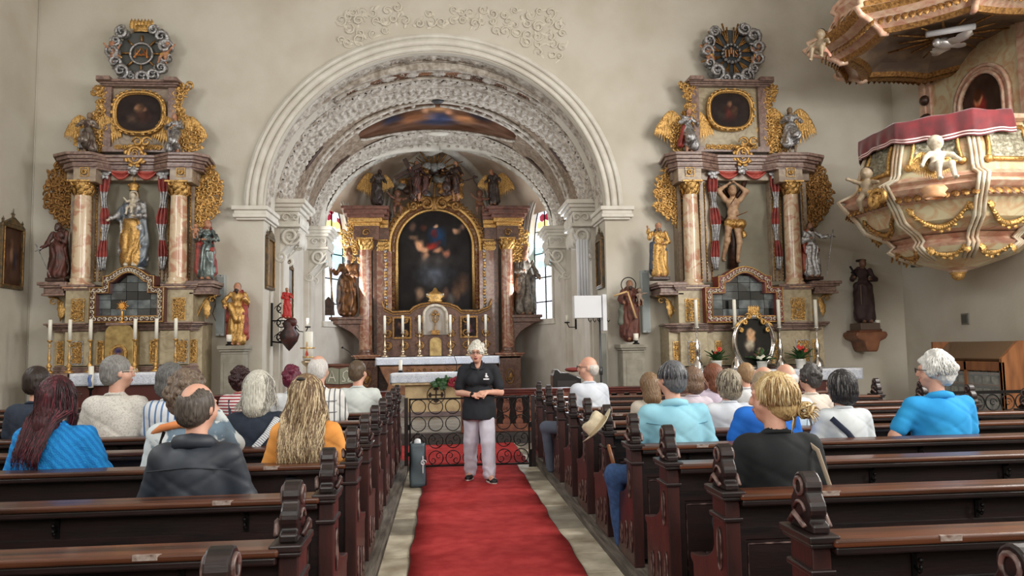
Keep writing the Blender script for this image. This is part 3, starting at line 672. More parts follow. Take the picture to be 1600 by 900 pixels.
# ================= pews =================
def end_poly(z0):
    P_ = []
    def arc(cy, cz, r, a, b, n=6): P_.extend([(cy+r*math.cos(R(a+(b-a)*i/n)), cz+r*math.sin(R(a+(b-a)*i/n))) for i in range(n+1)])
    P_ += [(-.095, .945), (-.095, .975), (-.07, .985)]; arc(-.03, 1.025, .05, 215, 130, 5); arc(0, 1.10, .052, 200, -20, 10); arc(.03, 1.025, .05, 50, -35, 5)
    P_ += [(.07, .985), (.095, .975), (.095, .945)]
    return P_
def body_poly():
    P_ = [(-.085, .10), (-.085, .90), (.085, .90), (.085, .66)]
    for t in np.linspace(0, 1, 7)[1:]: P_.append((.085+.07*t+.27*t**3, .66-.13*t))
    P_ += [(.45, .53), (.45, .50), (.41, .48), (.41, .10)]
    return P_
def make_pew(x_aisle, x_far, label, s):
    """s=+1: bench to the right of the aisle"""
    t = thing('pew', label, 'pew', (0, 0, 0)); w = .072
    for x, sg in ((x_aisle, s), (x_far, -s)):
        a, b = sorted((x, x+sg*w)); m = MB(); m.prism(body_poly(), a, b, 'x')
        e = obj('end_panel', m, woodend, t, False); bev(e, .006)
        f = MB(); f.prism(end_poly(0), a+.004, b-.004, 'x'); f = obj('finial', f, woodd, e, False); bev(f, .007)
        g = MB(); 
        for xx, nn in ((a+.002, -1), (b-.002, 1)):
            g.tube([(xx, .03*math.cos(q), 1.10+.03*math.sin(q)) for q in np.linspace(0, 2*PI, 13)], .008, 5, 0, False)
            g.tube([(xx, .045*math.cos(q)-.0, 1.0+.045*math.sin(q)) for q in np.linspace(.3, 2.8, 9)], .007, 5)
            g.tube([(xx+nn*.012, -.06, .965), (xx+nn*.022, 0, 1.005), (xx+nn*.012, .06, .965)], .012, 4)
        obj('finial_carving', g, woodedge, e, False)
        g = MB(); g.box(a-.018, b+.012, -.115, .115, .90, .918); g.box(a-.026, b+.018, -.125, .125, .918, .945); g.box(a-.014, b+.01, -.10, .10, .80, .822)
        c = obj('cap_moulding', g, woodd, e, False); bev(c, .006)
        g = MB(); xo = a if s > 0 else b; nn = -1 if s > 0 else 1
        if x == x_far: xo = b if s > 0 else a; nn = -nn
        for yc, zc, hh in ((0, .66, .2), (-.02, .30, .22), (.13, .28, .19), (.28, .26, .16)):   # gothic slots: not pierced, a dark fill paints the shade of the recess
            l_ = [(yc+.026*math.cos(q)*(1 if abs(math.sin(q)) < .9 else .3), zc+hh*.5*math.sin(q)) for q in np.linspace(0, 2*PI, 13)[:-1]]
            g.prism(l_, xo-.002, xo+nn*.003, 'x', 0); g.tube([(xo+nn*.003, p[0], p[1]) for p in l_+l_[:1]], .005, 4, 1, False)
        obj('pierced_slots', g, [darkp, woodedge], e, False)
    a, b = sorted((x_aisle+s*w, x_far-s*w)); L_ = b-a
    m = MB(); m.box(a, b, -.012, .02, .14, .90); bk = obj('back_panel', m, woodp, t, False)
    m = MB(); n = max(3, round(L_/1.15)); st = L_/n
    m.box(a, b, -.022, -.012, .70, .76); m.box(a, b, -.022, -.012, .14, .22)
    for i in range(n+1): x = a+st*i; m.box(max(a, x-.05), min(b, x+.05), -.0225, -.012, .2, .72)
    bev(obj('panel_frame', m, woodd, bk, False), .004, 1)
    g = MB()
    for i in range(n):
        x0, x1 = a+st*i+.06, a+st*(i+1)-.06
        g.tube([(x0, -.014, .24), (x1, -.014, .24), (x1, -.014, .68), (x0, -.014, .68), (x0, -.014, .24)], .006, 4)
    obj('panel_moulding', g, woodedge, bk, False)
    m = MB(); m.box(a-.01, b+.01, -.135, .035, .905, .934); r = obj('top_rail', m, woodrail, t, False); bev(r, .01, 3)
    g = MB(); g.box(a, b, -.12, .02, .875, .905); bev(obj('rail_bead', g, woodd, r, False), .008)
    rr = random.Random(int(abs(x_far)*10)); g = MB()
    x = x_aisle+s*.5; g.prism([(x-.05, -.137), (x+.03, -.137), (x+.045, -.128), (x+.01, -.118), (x-.02, -.126), (x-.045, -.121)], .915, .9352, 'z'); obj('worn_patch', g, mat('chipped_pale_wood', sr(168, 156, 148), .4, col2=sr(100, 72, 60), ns=30), r, False)
    m = MB(); m.box(a, b, .03, .42, .505, .538); m.box(a, b, .38, .41, .32, .505); bev(obj('seat', m, woodp, t, False), .008)
    m = MB(); m.box(a, b, -.33, -.19, .20, .235); obj('kneeler', m, woodd, t, False)
    k = 0; x = a+.35 if s > 0 else b-.35
    while a+.1 < x < b-.1:
        g = MB(); g.box(x-.01, x+.01, -.022, -.01, .765, .86)
        g.tube([(x, -.02, .85), (x, -.055, .86), (x, -.06, .875)], .006, 5); g.tube([(x, -.02, .80), (x, -.05, .785), (x, -.06, .80), (x, -.055, .815)], .006, 5); g.ball((x, -.058, .83), .012, 6, 4); g.ball((x, -.05, .79), .01, 6, 4)
        obj('hat_hook', g, blackm, bk, False); x += s*.87; k += 1
    return t
RY = [1.68, 2.73, 3.57, 4.49, 5.33, 6.2, 7.05, 7.88, 8.72, 9.69, 10.7]
LY = [1.95, 2.9, 3.84, 4.9, 5.78, 6.74, 7.74, 8.71, 9.65, 10.62]
ORD = ['nearest', 'second', 'third', 'fourth', 'fifth', 'sixth', 'seventh', 'eighth', 'ninth', 'tenth', 'eleventh']
def prow(base, ys, side, n):
    for i, y in enumerate(ys):
        lab = 'dark carved wooden pew %s of the aisle, %s row from the camera' % (side, ORD[i])
        if i == len(ys)-1: lab = 'dark carved wooden pew %s of the aisle, frontmost row by the iron gate' % side
        if i == 0: p = base; p.location = (0, y, 0); p['label'] = lab
        else: p = dup(base, (0, y, 0), lab)
        p['group'] = 'pews %s of the aisle' % side
        p.location.x = (-.012*(y-6) if side == 'left' else 0)
PR_ = make_pew(1.295, 5.78, '', 1); prow(PR_, RY, 'right', 0)
PL_ = make_pew(-.56, -6.05, '', -1); prow(PL_, LY, 'left', 0)
# ================= carved figures =================
def rotm(r): return Matrix.Rotation(r[1], 3, r[0]) if isinstance(r, tuple) else (r if r is not None else Matrix.Identity(3))
def xf(pr, s=1., loc=(0, 0, 0), rz=0., M=None):
    M = M if M is not None else Matrix.Rotation(rz, 3, 'Z'); L_ = Vector(loc); out = []
    for p in pr:
        if p[0] == 'c': out.append(('c', L_+M @ (Vector(p[1])*s), L_+M @ (Vector(p[2])*s), p[3]*s, p[4]*s, p[5], None if p[6] is None else p[6]*s))
        else:
            rr = M @ rotm(p[3]); iso = len(set(p[2])) == 1
            if p[3] is None and (rz == 0 and M == Matrix.Identity(3) or iso): rr = None
            out.append((p[0], L_+M @ (Vector(p[1])*s), tuple(q*s for q in p[2]), rr, p[4], None if p[5] is None else p[5]*s))
    return out
def standing(arms=None, mats=(0, 1, 2, 3), top=None, head=(0, 0), lean=0., robe=True, cloak=True, beard=False, hair='short', hip=.0, bare=0, wide=1., legs=None, mitre=None, neckd=0.):
    """unit-height figure facing -y; mats: skin, robe, cloak, hair"""
    sk, rb, ck, hr = mats; tb = sk if bare else (rb if top is None else top); P = []
    hx, hy = head; hc = (lean+hx, -.02+hy, .925)
    P += [E(hc, (.050, .058, .070), sk), E((hc[0]+hx*.3, hc[1]-.05, .915), (.012, .016, .014), sk), C((lean*.8, 0, .83), hc, .03, .03, sk)]
    P += [E((hc[0], hc[1]-.03, .895), (.03, .03, .028), sk)]
    if hair: P += [E((hc[0], hc[1]+.026, .945), (.055, .052, .06), hr)]
    if hair == 'long': P += [C((hc[0], hc[1]+.03, .93), (hc[0]*.9, .045, .82), .05, .045, hr)]
    if beard: P += [E((hc[0], hc[1]-.046, .868), (.027, .022, .036), hr)]
    if mitre is not None: P += [E((hc[0], hc[1]+.005, 1.02), (.05, .035, .1), mitre, None, .005)]
    P += [E((lean*.8, 0, .765), (.088*wide, .06, .085), tb), E((lean*.5, -.005, .65), (.075*wide, .058, .08), tb), E((hip*.6, 0, .56), (.09*wide, .068, .07), rb)]
    if robe:
        P += [C((hip*.6-.02, 0, .54), (-.035, -.01, .09), .085*wide, .095*wide, rb), C((hip*.6+.03, -.02, .54), (.05, -.03, .09), .08*wide, .085*wide, rb), C((hip, -.04, .5), (.06, -.075, .3), .05, .045, rb), C((.06, -.075, .3), (.06, -.04, .06), .045, .06, rb)]
        P += [E((-.05, -.09, .02), (.025, .05, .02), sk), E((.05, -.1, .02), (.025, .05, .02), sk)]
    else:
        L_ = legs or [((-.05, 0, .5), (-.055, -.04, .27), (-.05, 0, .05)), ((.05, 0, .5), (.07, -.05, .28), (.06, .01, .05))]
        for (a, b, c) in L_: P += [C(a, b, .048, .034, sk), C(b, c, .036, .022, sk), E((c[0], c[1]-.03, c[2]-.03), (.022, .045, .018), sk)]
    if cloak: P += [C((-.02+lean, .045, .84), (-.07, .06, .12), .06, .10, ck), C((.03+lean, .045, .84), (.08, .06, .14), .06, .085, ck), C((-.10+lean*.5, .01, .62), (.08, -.05, .5), .045, .05, ck), C((-.12, 0, .6), (-.13, .01, .16), .04, .055, ck)]
    arms = arms or [((-.16, -.02, .66), (-.05, -.13, .64)), ((.17, -.02, .67), (.09, -.12, .72))]
    for sx, (el, hd) in zip((-1, 1), arms):
        sh = (lean*.8+sx*.095*wide, 0, .815); el, hd = Vector(el), Vector(hd); w = el+(hd-el)*.72
        P += [C(sh, el, .036, .032, tb), C(el, w, .033, .036 if not bare else .02, tb), C(w, hd, .017, .013, sk, .004), E(tuple(hd+(hd-el).normalized()*.02), (.02, .016, .02), sk, None, .006)]
    return P
def folds(H, f=1., amp=1., mats=(1, 2, 4, 5)):
    def d(X, Y, Z, lab):
        s = 1/H; n = fbm(X*s*7, Y*s*7, Z*s*3.2+3, 2); ph = (X*.9+Y*.7)*s*62*f+n*16+np.sin(Z*s*9)*1.8
        w = np.isin(lab, mats); return np.where(w, np.sin(ph)*.0115*H*amp*(.4+n), (n-.5)*.002*H)
    return d
def carve(name, prims, H, mats, h=None, parent=None, f=1., amp=1., k=.02):
    me = sdf(name, prims, h or max(.008, H/95), k*H, folds(H, f, amp)); return link(name, me, mats, parent)
def putto(pose, sk=0, hr=3, sash=None):
    """chubby child, unit height when upright. pose: hip tilt, arms, legs lists"""
    P = [E((0, 0, .86), (.125, .13, .135), sk), E((0, .03, .9), (.13, .12, .12), hr), E((0, -.12, .85), (.025, .03, .025), sk), E((0, 0, .60), (.13, .10, .13), sk), E((0, -.01, .46), (.135, .115, .11), sk), C((0, 0, .70), (0, 0, .78), .06, .06, sk)]
    for s, (e, h) in zip((-1, 1), pose['arms']): P += [C((s*.12, 0, .66), e, .055, .045, sk), C(e, h, .045, .03, sk), E(h, .035, sk)]
    for s, (kn, f) in zip((-1, 1), pose['legs']): P += [C((s*.07, 0, .42), kn, .085, .06, sk), C(kn, f, .06, .036, sk), E((f[0], f[1]-.04, f[2]), (.035, .06, .03), sk)]
    if sash is not None: P += [C((-.13, -.02, .52), (.12, -.08, .40), .05, .06, sash), C((.1, .02, .42), (.2, .06, .25), .05, .04, sash)]
    return P
def wing(mb, O, s, L_, up=.5, mi=0, M=None):
    """feathered wing: rows of tongues fanning from the shoulder, s = side"""
    O = Vector(O); M = M or Matrix.Identity(3)
    def T(x, y, z): return O+M @ Vector((s*x*L_, y*L_, z*L_))
    top = [(.02+.62*t, .10+.05*t, .08+up*math.sin(t*2.3)*.75-.25*t*t) for t in [i/12 for i in range(13)]]
    mb.tube([T(*p) for p in top], [L_*.05*(1-.5*i/12) for i in range(13)], 6, mi, True, True, .6)
    for row, (n, ln, w, dy) in enumerate(((13, .95, .055, .03), (12, .60, .05, .0), (10, .34, .045, -.03))):
        for i in range(n):
            t = (i+.5)/n; p = top[min(12, int(t*12.9))]; a = -PI/2+(t-.35)*.75; ll = L_*ln*(.55+.6*math.sin(PI*min(1, .25+t*.75)))
            U = M @ Vector((s*math.cos(a), .1, math.sin(a))); V = M @ Vector((math.sin(a)*-s, 0, math.cos(a))); 
            leaf(mb, T(p[0], p[1]+dy, p[2]), U, V, M @ Vector((0, -1, 0)), ll, w*L_, mi, .12)
FM = lambda a, b, c, d=hairst: [skinst, a, b, d]
def putto_obj(name, label, loc, H, pose, mats, rz=0, parent=None, M=None, wings=None, sash=None, group=None):
    pr = xf(putto(pose, sash=sash), H, loc, rz, M); o = carve(name, pr, H, mats, h=H/60, parent=parent, k=.03)
    if parent is None: tag(o, label, 'statue', group)
    if wings:
        m = MB(); MM = M if M is not None else Matrix.Rotation(rz, 3, 'Z')
        for s in (-1, 1): wing(m, Vector(loc)+MM @ Vector((s*.04*H, .09*H, .58*H)), s, H*.42, .5, 0, MM)
        w = obj('wings', m, wings, o)
    return o
# ================= columns, capitals =================
def capital(mb, x, y, z0, z1, r, n=8, mi=0):
    h = z1-z0; mb.lathe([(r*.92, 0), (r*.9, h*.2), (r*.95, h*.6), (r*1.25, h*.86), (r*1.05, h*.88)], (x, y, z0), 16, mi)
    for row, (zb, ll, cnt) in enumerate(((0., .5, n), (.28, .5, n))):
        for i in range(cnt):
            a = 2*PI*(i+.5*row)/cnt; N = Vector((math.cos(a), math.sin(a), 0)); V = Vector((-math.sin(a), math.cos(a), 0))
            leaf(mb, Vector((x, y, z0+zb*h))+N*r*.95, VZ, V, N, h*ll, r*.3, mi, .75)
    for i in range(4):
        a = PI/4+i*PI/2; N = Vector((math.cos(a), math.sin(a), 0)); curl(mb, Vector((x, y, z0+h*.78))+N*r*1.15, N, VZ, Vector((-N.y, N.x, 0)), r*.36, 1.3, PI, -1, r*.12, mi, 5, 10)
    for sx in (1,): mb.box(x-r*1.3, x+r*1.3, y-r*1.3, y+r*1.3, z0+h*.88, z1, mi); mb.ball((x, y-r*1.32, z0+h*.92), r*.18, 6, 4, mi)
def column(parent, x, y, zb, zt, r, matl, capm, caph, basem=None, name='column'):
    m = MB(); H = zt-caph-zb; prof = [(r*1.3, 0), (r*1.3, r*.25), (r*1.38, r*.4), (r*1.3, r*.6), (r*1.08, r*.7), (r*1.18, r*.95), (r*1.04, r*1.15)]
    m.lathe(prof, (x, y, zb), 24); m.box(x-r*1.4, x+r*1.4, y-r*1.4, y+r*1.4, zb-.02, zb+r*.12)
    s = MB(); s.lathe([(r*(1.03-.12*t**1.6+.01*math.sin(PI*t)), r*1.1+(H-r*1.1)*t) for t in np.linspace(0, 1, 14)], (x, y, zb), 28)
    o = obj(name, s, matl, parent); obj('column_base', m, basem or matl, o)
    c = MB(); capital(c, x, y, zt-caph, zt, r); obj('capital', c, capm, o); return o
def mould(mb, outline, z0, z1, steps, mi=0):
    """stack of layers following a plan outline (x,y list, front side facing -y); steps: (f0,f1,offset)"""
    cx = sum(p[0] for p in outline)/len(outline)
    for f0, f1, e in steps:
        pl = []
        for (x, y) in outline:
            pl.append((x+(e if x > cx else -e), y-e if y < 14.45 or True else y))
        mb.prism(pl+[(pl[-1][0], outline[-1][1]+.6), (pl[0][0], outline[0][1]+.6)][:0], z0+(z1-z0)*f0, z0+(z1-z0)*f1, 'z', mi)
CORN = ((0, .14, .0), (.14, .24, .03), (.24, .45, .015), (.45, .6, .06), (.6, .82, .10), (.82, 1, .14))
def relief_panel(mb, x0, x1, z0, z1, y, rn, w=.012, mi=0):
    foliage(mb, Vector((0, y, 0)), VX, VZ, -VY, lambda u, v: x0 < u < x1 and z0 < v < z1, x0+.02, x1-.02, z0+.02, z1-.02, max(.05, min(x1-x0, z1-z0)*.34), w*.8, rn, mi, 1.5)
def framebox(mb, x0, x1, z0, z1, y0, y1, w, mi=0):
    mb.strip([(x0, z0), (x1, z0), (x1, z1), (x0, z1)], [(x0-w, z0-w), (x1+w, z0-w), (x1+w, z1+w), (x0-w, z1+w)], y0, y1, mi, False, True)
def oval(n, cx, cz, rx, rz, p=2.): return [(cx+rx*math.copysign(abs(math.cos(a))**(2/p), math.cos(a)), cz+rz*math.copysign(abs(math.sin(a))**(2/p), math.sin(a))) for a in [2*PI*i/n for i in range(n)]]
def candle(name, x, y, z0, zc, zt, r, stickm, label, group, cr=.028, prof=None):
    t = thing(name, label, 'candlestick', (x, y, z0), 0, group); H = zc-z0; b = r
    pf = prof or [(1.0, 0), (1.05, .03), (.7, .07), (.3, .11), (.45, .16), (.6, .21), (.35, .27), (.16, .32), (.3, .38), (.36, .46), (.22, .56), (.13, .68), (.16, .78), (.32, .83), (.14, .88), (.2, .93), (.55, .965), (.6, 1.0), (.1, 1.0)]
    m = MB(); m.lathe([(b*q, H*w) for q, w in pf], (x, y, z0), 14); obj('stick', m, stickm, t)
    m = MB(); m.lathe([(0.001, 0), (cr, 0), (cr, zt-zc-.01), (cr*.7, zt-zc), (.001, zt-zc)], (x, y, zc), 12); c = obj('candle', m, candlem, t)
    m = MB(); m.cyl((x, y, zt-.005), (x, y, zt+.018), .003, n=4); obj('wick', m, darkp, c); return t
# ================= the two side altars =================
def side_altar(right):
    rn = random.Random(11 if right else 4)
    xm = (lambda p: 1161+(p-203)*158/151.) if right else (lambda p: p)
    X = lambda p, D: W(xm(p), 400, D).x
    Z = lambda q, D: W(1161 if right else 203, q, D).z
    XA = (lambda p, D: X(p-26, D)) if right else (lambda p, D: X(p-5, D))
    side = 'right' if right else 'left'; k = .0116
    A = thing('side_altar', ('tall marble altar right of the chancel arch with nude martyr niche and monogram crest' if right else 'tall marble altar left of the chancel arch with golden mother and child niche'), 'altar', (X(203, 14), 14.0, .2))
    body = marC if not right else marC
    def bx(nm, x0, x1, y0, z0, z1, mt, y1=14.5, bv=.012, par=A):
        m = MB(); D = y0; m.box(X(x0, D), X(x1, D), y0, y1, Z(z0, D), Z(z1, D)); return bev(obj(nm, m, mt, par), bv)
    # lower zone
    bx('base', 88, 318, 13.92, 640, 505, body)
    for a, b in ((105, 146), (252, 298)): bx('base_pilaster', a, b, 13.84, 600, 507, body)
    def outl(pts): return [(X(p, D), D) for p, D in pts]
    def slab(nm, pts, za, zb, mt, steps=CORN, zD=13.8, fl=False):
        o_ = outl(pts); m = MB(); z0, z1 = Z(za, zD), Z(zb, zD)
        for f0, f1, e in steps:
            pl = [(x+(e if x > (o_[0][0]+o_[-1][0])/2 else -e)*(1 if i in (0, 1, len(o_)-2, len(o_)-1) else .5), y-(e if 0 < i < len(o_)-1 else 0)) for i, (x, y) in enumerate(o_)]
            m.prism([(pl[0][0], 14.49)]+pl[1:-1]+[(pl[-1][0], 14.49)], z0+(z1-z0)*f0, z0+(z1-z0)*f1, 'z')
        return bev(obj(nm, m, mt, A), .006, 1)
    U1 = [(86, 14.4), (90, 13.92), (102, 13.84), (148, 13.84), (156, 13.92), (244, 13.92), (250, 13.84), (300, 13.84), (312, 13.92), (320, 14.4)]
    slab('lower_moulding', U1, 518, 504, marM, CORN)
    slab('foot_moulding', U1, 590, 570, marM, tuple((1-b, 1-a, e*.6) for a, b, e in CORN))
    for a, b in ((118, 132), (278, 294), (96, 102), (240, 248), (158, 164), (302, 308)):
        m = MB(); y = 13.838 if (a in (118, 278)) else 13.915; x0, x1, z0, z1 = X(a, y), X(b, y), Z(566, y), Z(534, y)
        relief_panel(m, x0, x1, z0, z1, y, rn, .011); p = obj('gilt_relief', m, gold, A); m = MB(); framebox(m, x0-.01, x1+.01, z0-.01, z1+.01, y-.012, y, .016); obj('relief_frame', m, gold if a not in (118, 278) else silver, p)
    # middle zone
    bx('middle_wall', 100, 306, 14.12, 507, 440, nichem)
    for a, b in ((104, 144), (260, 303)):
        bx('pedestal', a, b, 13.82, 507, 452, body); c = (a+b)/2; y = 13.815
        m = MB(); relief_panel(m, X(c-8, y), X(c+8, y), Z(499, y), Z(468, y), y, rn, .012); p = obj('gilt_relief', m, gold, A)
        m = MB(); framebox(m, X(c-9, y), X(c+9, y), Z(500, y), Z(467, y), y-.012, y+.002, .014); obj('relief_frame', m, gold, p)
        c = a-3 if a < 200 else b+3
        m = MB(); o_ = [(X(a-3, 13.8), 13.79), (X(b+3, 13.8), 13.79), (X(b+3, 13.8), 14.4), (X(a-3, 13.8), 14.4)]
        for e, f0, f1 in ((0, 0, .3), (.025, .3, .6), (.05, .6, 1)): m.box(X(a-3, 13.8)-e, X(b+3, 13.8)+e, 13.8-e, 14.4, Z(453, 13.8)+.1*f0, Z(453, 13.8)+.1*f1)
        bev(obj('pedestal_cap', m, marM, A), .006, 1)
    # consoles for the flanking saints
    for s, c in ((-1, 92), (1, 320)):
        D = 13.98; m = MB(); x0, x1 = X(c-19, D), X(c+17, D); z1 = Z(441, D)
        for e, f0, f1 in ((.05, 0, .06), (.02, .06, .1), (-.03, .1, .2), (.0, .2, .24)): m.box(x0-e, x1+e, D-.16-e, 14.5, z1-f1, z1-f0)
        br = bev(obj('saint_console', m, marM, A), .008, 1)
        m = MB(); xi = x1 if s < 0 else x0; xo = x0 if s < 0 else x1
        pl = [(xi, z1-.24), (xo, z1-.24)]+[(xo+(xi-xo)*(.25+.75*t**.6), z1-.24-.55*t) for t in np.linspace(.05, 1, 9)]+[(xi, z1-.85)]
        m.prism(pl, 14.1, 14.3, 'y'); obj('console_bracket', m, body, br)
        m = MB(); m.tube([(p[0], 14.09, p[1]) for p in pl[1:-1]], .02, 5); leaf(m, Vector(((xi+xo)/2-s*0, 14.09, z1-.3)), -VZ, VX, -VY, .38, .06, 0, .2); curl(m, Vector((xo+(xi-xo)*.2, 14.09, z1-.32)), VX, VZ, -VY, .06, 1.3, 0, s, .015); obj('gilt_bracket_leaf', m, gold, br)
    # glazed reliquary case with gabled frame
    D = 13.70
    def T(px, py): return (X(px, D), Z(py, D))
    def gable(e):
        L_ = [T(150+e, 497-e), T(150+e, 455+e*.9), T(170+e, 455+e*.9), T(170+e, 438+e)]
        for t in np.linspace(0, 1, 13): L_.append(T(177+e*.7+(52-1.4*e)*t, 437+e-14*math.sin(PI*t)**1.0))
        L_ += [T(236-e, 438+e), T(236-e, 455+e*.9), T(252-e, 455+e*.9), T(252-e, 497-e)]
        return L_
    I_, O_ = gable(4), gable(-7); m = MB(); m.strip(I_, O_, 13.66, 13.95, 0, False, True)
    cs = obj('reliquary_frame', m, mat('red_brown_frame_%s' % side, sr(120, 40, 32) if right else sr(92, 52, 46), .4), A)
    m = MB()
    for L2, w in ((gable(2.5), .012), (gable(-6), .014)): m.tube([(p[0], 13.655, p[1]) for p in L2+L2[:1]], w, 5)
    obj('gilt_edge', m, gold, cs)
    m = MB(); mid = gable(-2); q = [Vector((p[0], 13.65, p[1])) for p in mid+mid[:1]]
    for a, b in zip(q[:-1], q[1:]):
        nseg = max(1, round((b-a).length/.085))
        for i in range(nseg):
            P_ = a+(b-a)*((i+.5)/nseg); curl(m, P_, (b-a).normalized(), (b-a).normalized().cross(VY), -VY, .043, 1.1, i*PI, 1 if i % 2 else -1, .012, 0, 5, 9)
    obj('white_scrollwork', m, whitefig, cs)
    # panes in the case
    xs = [X(p, D) for p in (152, 172, 196, 214, 234, 250)]; zs = [Z(q_, D) for q_ in (495, 482, 468, 455, 441, 426)]
    prn = random.Random(3)
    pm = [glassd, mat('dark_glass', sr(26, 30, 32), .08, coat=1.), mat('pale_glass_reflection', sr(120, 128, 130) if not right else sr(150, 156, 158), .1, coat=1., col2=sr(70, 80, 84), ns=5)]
    for j in range(5):
        for i in range(5):
            if j >= 3 and i in (0, 4): continue
            a, b, c, d = xs[i]+.004, xs[i+1]-.004, zs[j]+.004, zs[j+1]-.004
            m = MB()
            if j == 4: 
                h0, h1 = (.02, .1) if i == 1 else ((.12, .12) if i == 2 else (.1, .02)); m.prism([(a, c), (b, c), (b, c+h1), (a, c+h0)], 13.78, 13.79, 'y')
            else: m.box(a, b, 13.78, 13.79, c, d)
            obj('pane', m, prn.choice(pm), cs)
    m = MB(); m.box(X(148, D), X(254, D), 13.82, 13.84, Z(497, D), Z(455, D)); m.box(X(168, D), X(238, D), 13.82, 13.84, Z(455, D), Z(428, D)); obj('case_back', m, darkp, cs)
    # niche, backboard, pilasters
    m = MB(); a, b = X(106, 14.3), X(302, 14.3); m.box(a, b, 14.34, 14.5, Z(450, 14.3), Z(262, 14.3)); obj('backboard', m, nichem, A)
    for a, b in ((108, 113), (140, 158), (247, 263), (293, 302)): 
        bx('pilaster_strip', a, b, 14.16, 448, 268, marG, bv=.008)
    for c in (141, 149, 156, 250, 256, 262, 296):
        m = MB(); D_ = 14.14; x = X(c, D_); z0, z1 = Z(445, D_), Z(285, D_); nb = 30
        m.cyl((x, D_+.01, z0), (x, D_+.01, z1), .012, n=4)
        for i in range(nb): m.ball((x, D_, z0+(z1-z0)*(i+.5)/nb), (.016, .012, .024), 5, 3)
        obj('gilt_bead_strip', m, gold, A)
    for c in (127, 278): column(A, X(c, 13.98), 13.98, Z(449, 13.9), Z(283, 13.9), .15, marR, goldd if False else gold, .26, marR)
    # entablature
    for a, b in ((110, 146), (262, 298)):
        bx('frieze_block', a, b, 13.80, 284, 262, marG)
        c = (a+b)/2; m = MB(); y = 13.795; framebox(m, X(c-6, y), X(c+6, y), Z(275, y), Z(263, y), y-.015, y, .012); curl(m, Vector((X(c, y), y, Z(269, y))), VX, VZ, -VY, .055, 1.5, 0, 1, .015); curl(m, Vector((X(c, y), y, Z(269, y))), VX, VZ, -VY, .05, 1.2, 3, 1, .015); obj('gilt_cartouche', m, gold, A)
    bx('frieze', 100, 308, 14.1, 282, 262, marG)
    U2 = [(94, 14.4), (97, 14.0), (110, 13.80), (148, 13.80), (172, 14.02), (236, 14.02), (258, 13.80), (298, 13.80), (316, 14.0), (320, 14.4)]
    slab('cornice', U2, 264, 240, marM, CORN, 13.8)
    # attic
    m = MB(); D = 14.2; pl = [T2 for T2 in [(XA(148, D), Z(240, D)), (XA(148, D), Z(226, D)), (XA(158, D), Z(196, D)), (XA(158, D), Z(133, D)), (XA(276, D), Z(133, D)), (XA(276, D), Z(196, D)), (XA(290, D), Z(226, D)), (XA(290, D), Z(240, D))]]
    m.prism(pl, D, 14.5, 'y'); at = obj('attic', m, marG if not right else marC, A)
    for a, b in ((160, 172), (262, 275)): bev(obj('attic_pilaster', (lambda mm: (mm.box(XA(a, 14.12), XA(b, 14.12), 14.12, 14.3, Z(232, 14.1), Z(135, 14.1)), mm)[1])(MB()), marM, at), .008)
    m = MB(); D = 14.12
    for e, f0, f1 in ((.0, 0, .3), (.03, .3, .6), (.07, .6, 1)): m.box(XA(158, D)-e, XA(278, D)+e, D-.06-e, 14.5, Z(136, D)+(.11)*f0, Z(136, D)+.11*f1); 
    m.box(XA(158, D)-.04, XA(176, D), D-.2, 14.5, Z(128, D)-.03, Z(126, D)+.02); m.box(XA(260, D), XA(278, D)+.04, D-.2, 14.5, Z(128, D)-.03, Z(126, D)+.02)
    bev(obj('attic_cornice', m, marM, at), .008)
    m = MB(); m.box(XA(160, 14.05), XA(276, 14.05), 14.05, 14.2, Z(236, 14), Z(228, 14)); relief_panel(m, XA(180, 14.05), XA(256, 14.05), Z(232, 14), Z(226, 14), 14.05, rn, .014, 1); obj('attic_foot', m, [marM, gold], at)
    cz = 177 if not right else 173; D = 14.14; ox, oz = XA(218, D), Z(cz, D)
    m = MB(); m.strip(oval(40, ox, oz, .40, .345, 2.6), oval(40, ox, oz, .475, .42, 2.6), D-.06, D+.05, 0, True, True); of = obj('oval_gilt_frame', m, gold, at)
    m = MB(); m.tube([(p[0], D-.06, p[1]) for p in oval(40, ox, oz, .435, .38, 2.6)+oval(40, ox, oz, .435, .38, 2.6)[:1]], .03, 6)
    for i in range(26):
        a = 2*PI*i/26; p = oval(26, ox, oz, .445, .39, 2.6)[i]; leaf(m, Vector((p[0], D-.08, p[1])), Vector((math.cos(a), 0, math.sin(a))), Vector((-math.sin(a), 0, math.cos(a))), -VY, .05, .03, 0, .2)
    obj('frame_carving', m, gold, of)
    ob = [(.5, .62, .14, .16, (104, 74, 54), .8), (.44, .66, .07, .09, (150, 112, 84), .7), (.6, .4, .2, .2, (84, 52, 44), .8), (.35, .35, .16, .16, (72, 56, 46), .8), (.62, .6, .06, .07, (128, 92, 70), .7)] if not right else [(.5, .68, .09, .1, (136, 100, 76), .7), (.48, .4, .2, .3, (86, 40, 34), .8), (.62, .5, .1, .16, (92, 66, 48), .8), (.3, .4, .12, .22, (54, 46, 40), .8)]
    paint('oval_painting', ox-.42, ox+.42, oz-.36, oz+.36, D-.01, blobs((40, 30, 27), ob, .12, 6, 3+right), 50, 46, lambda u, v: (np.abs(u-.5)*2)**2.6+(np.abs(v-.5)*2)**2.6 < 1.02, parent=at)
    # gilded openwork foliage: attic sides and the big wings
    def fol(nm, inside, a, b, q0, q1, D, s, w, mt, par, den=1.):
        m = MB(); foliage(m, Vector((0, D, 0)), VX, VZ, -VY, inside, X(a-(30 if right else 5), D), X(b+3, D), Z(q1, D), Z(q0, D), s, w, rn, 0, den); return obj(nm, m, mt, par)
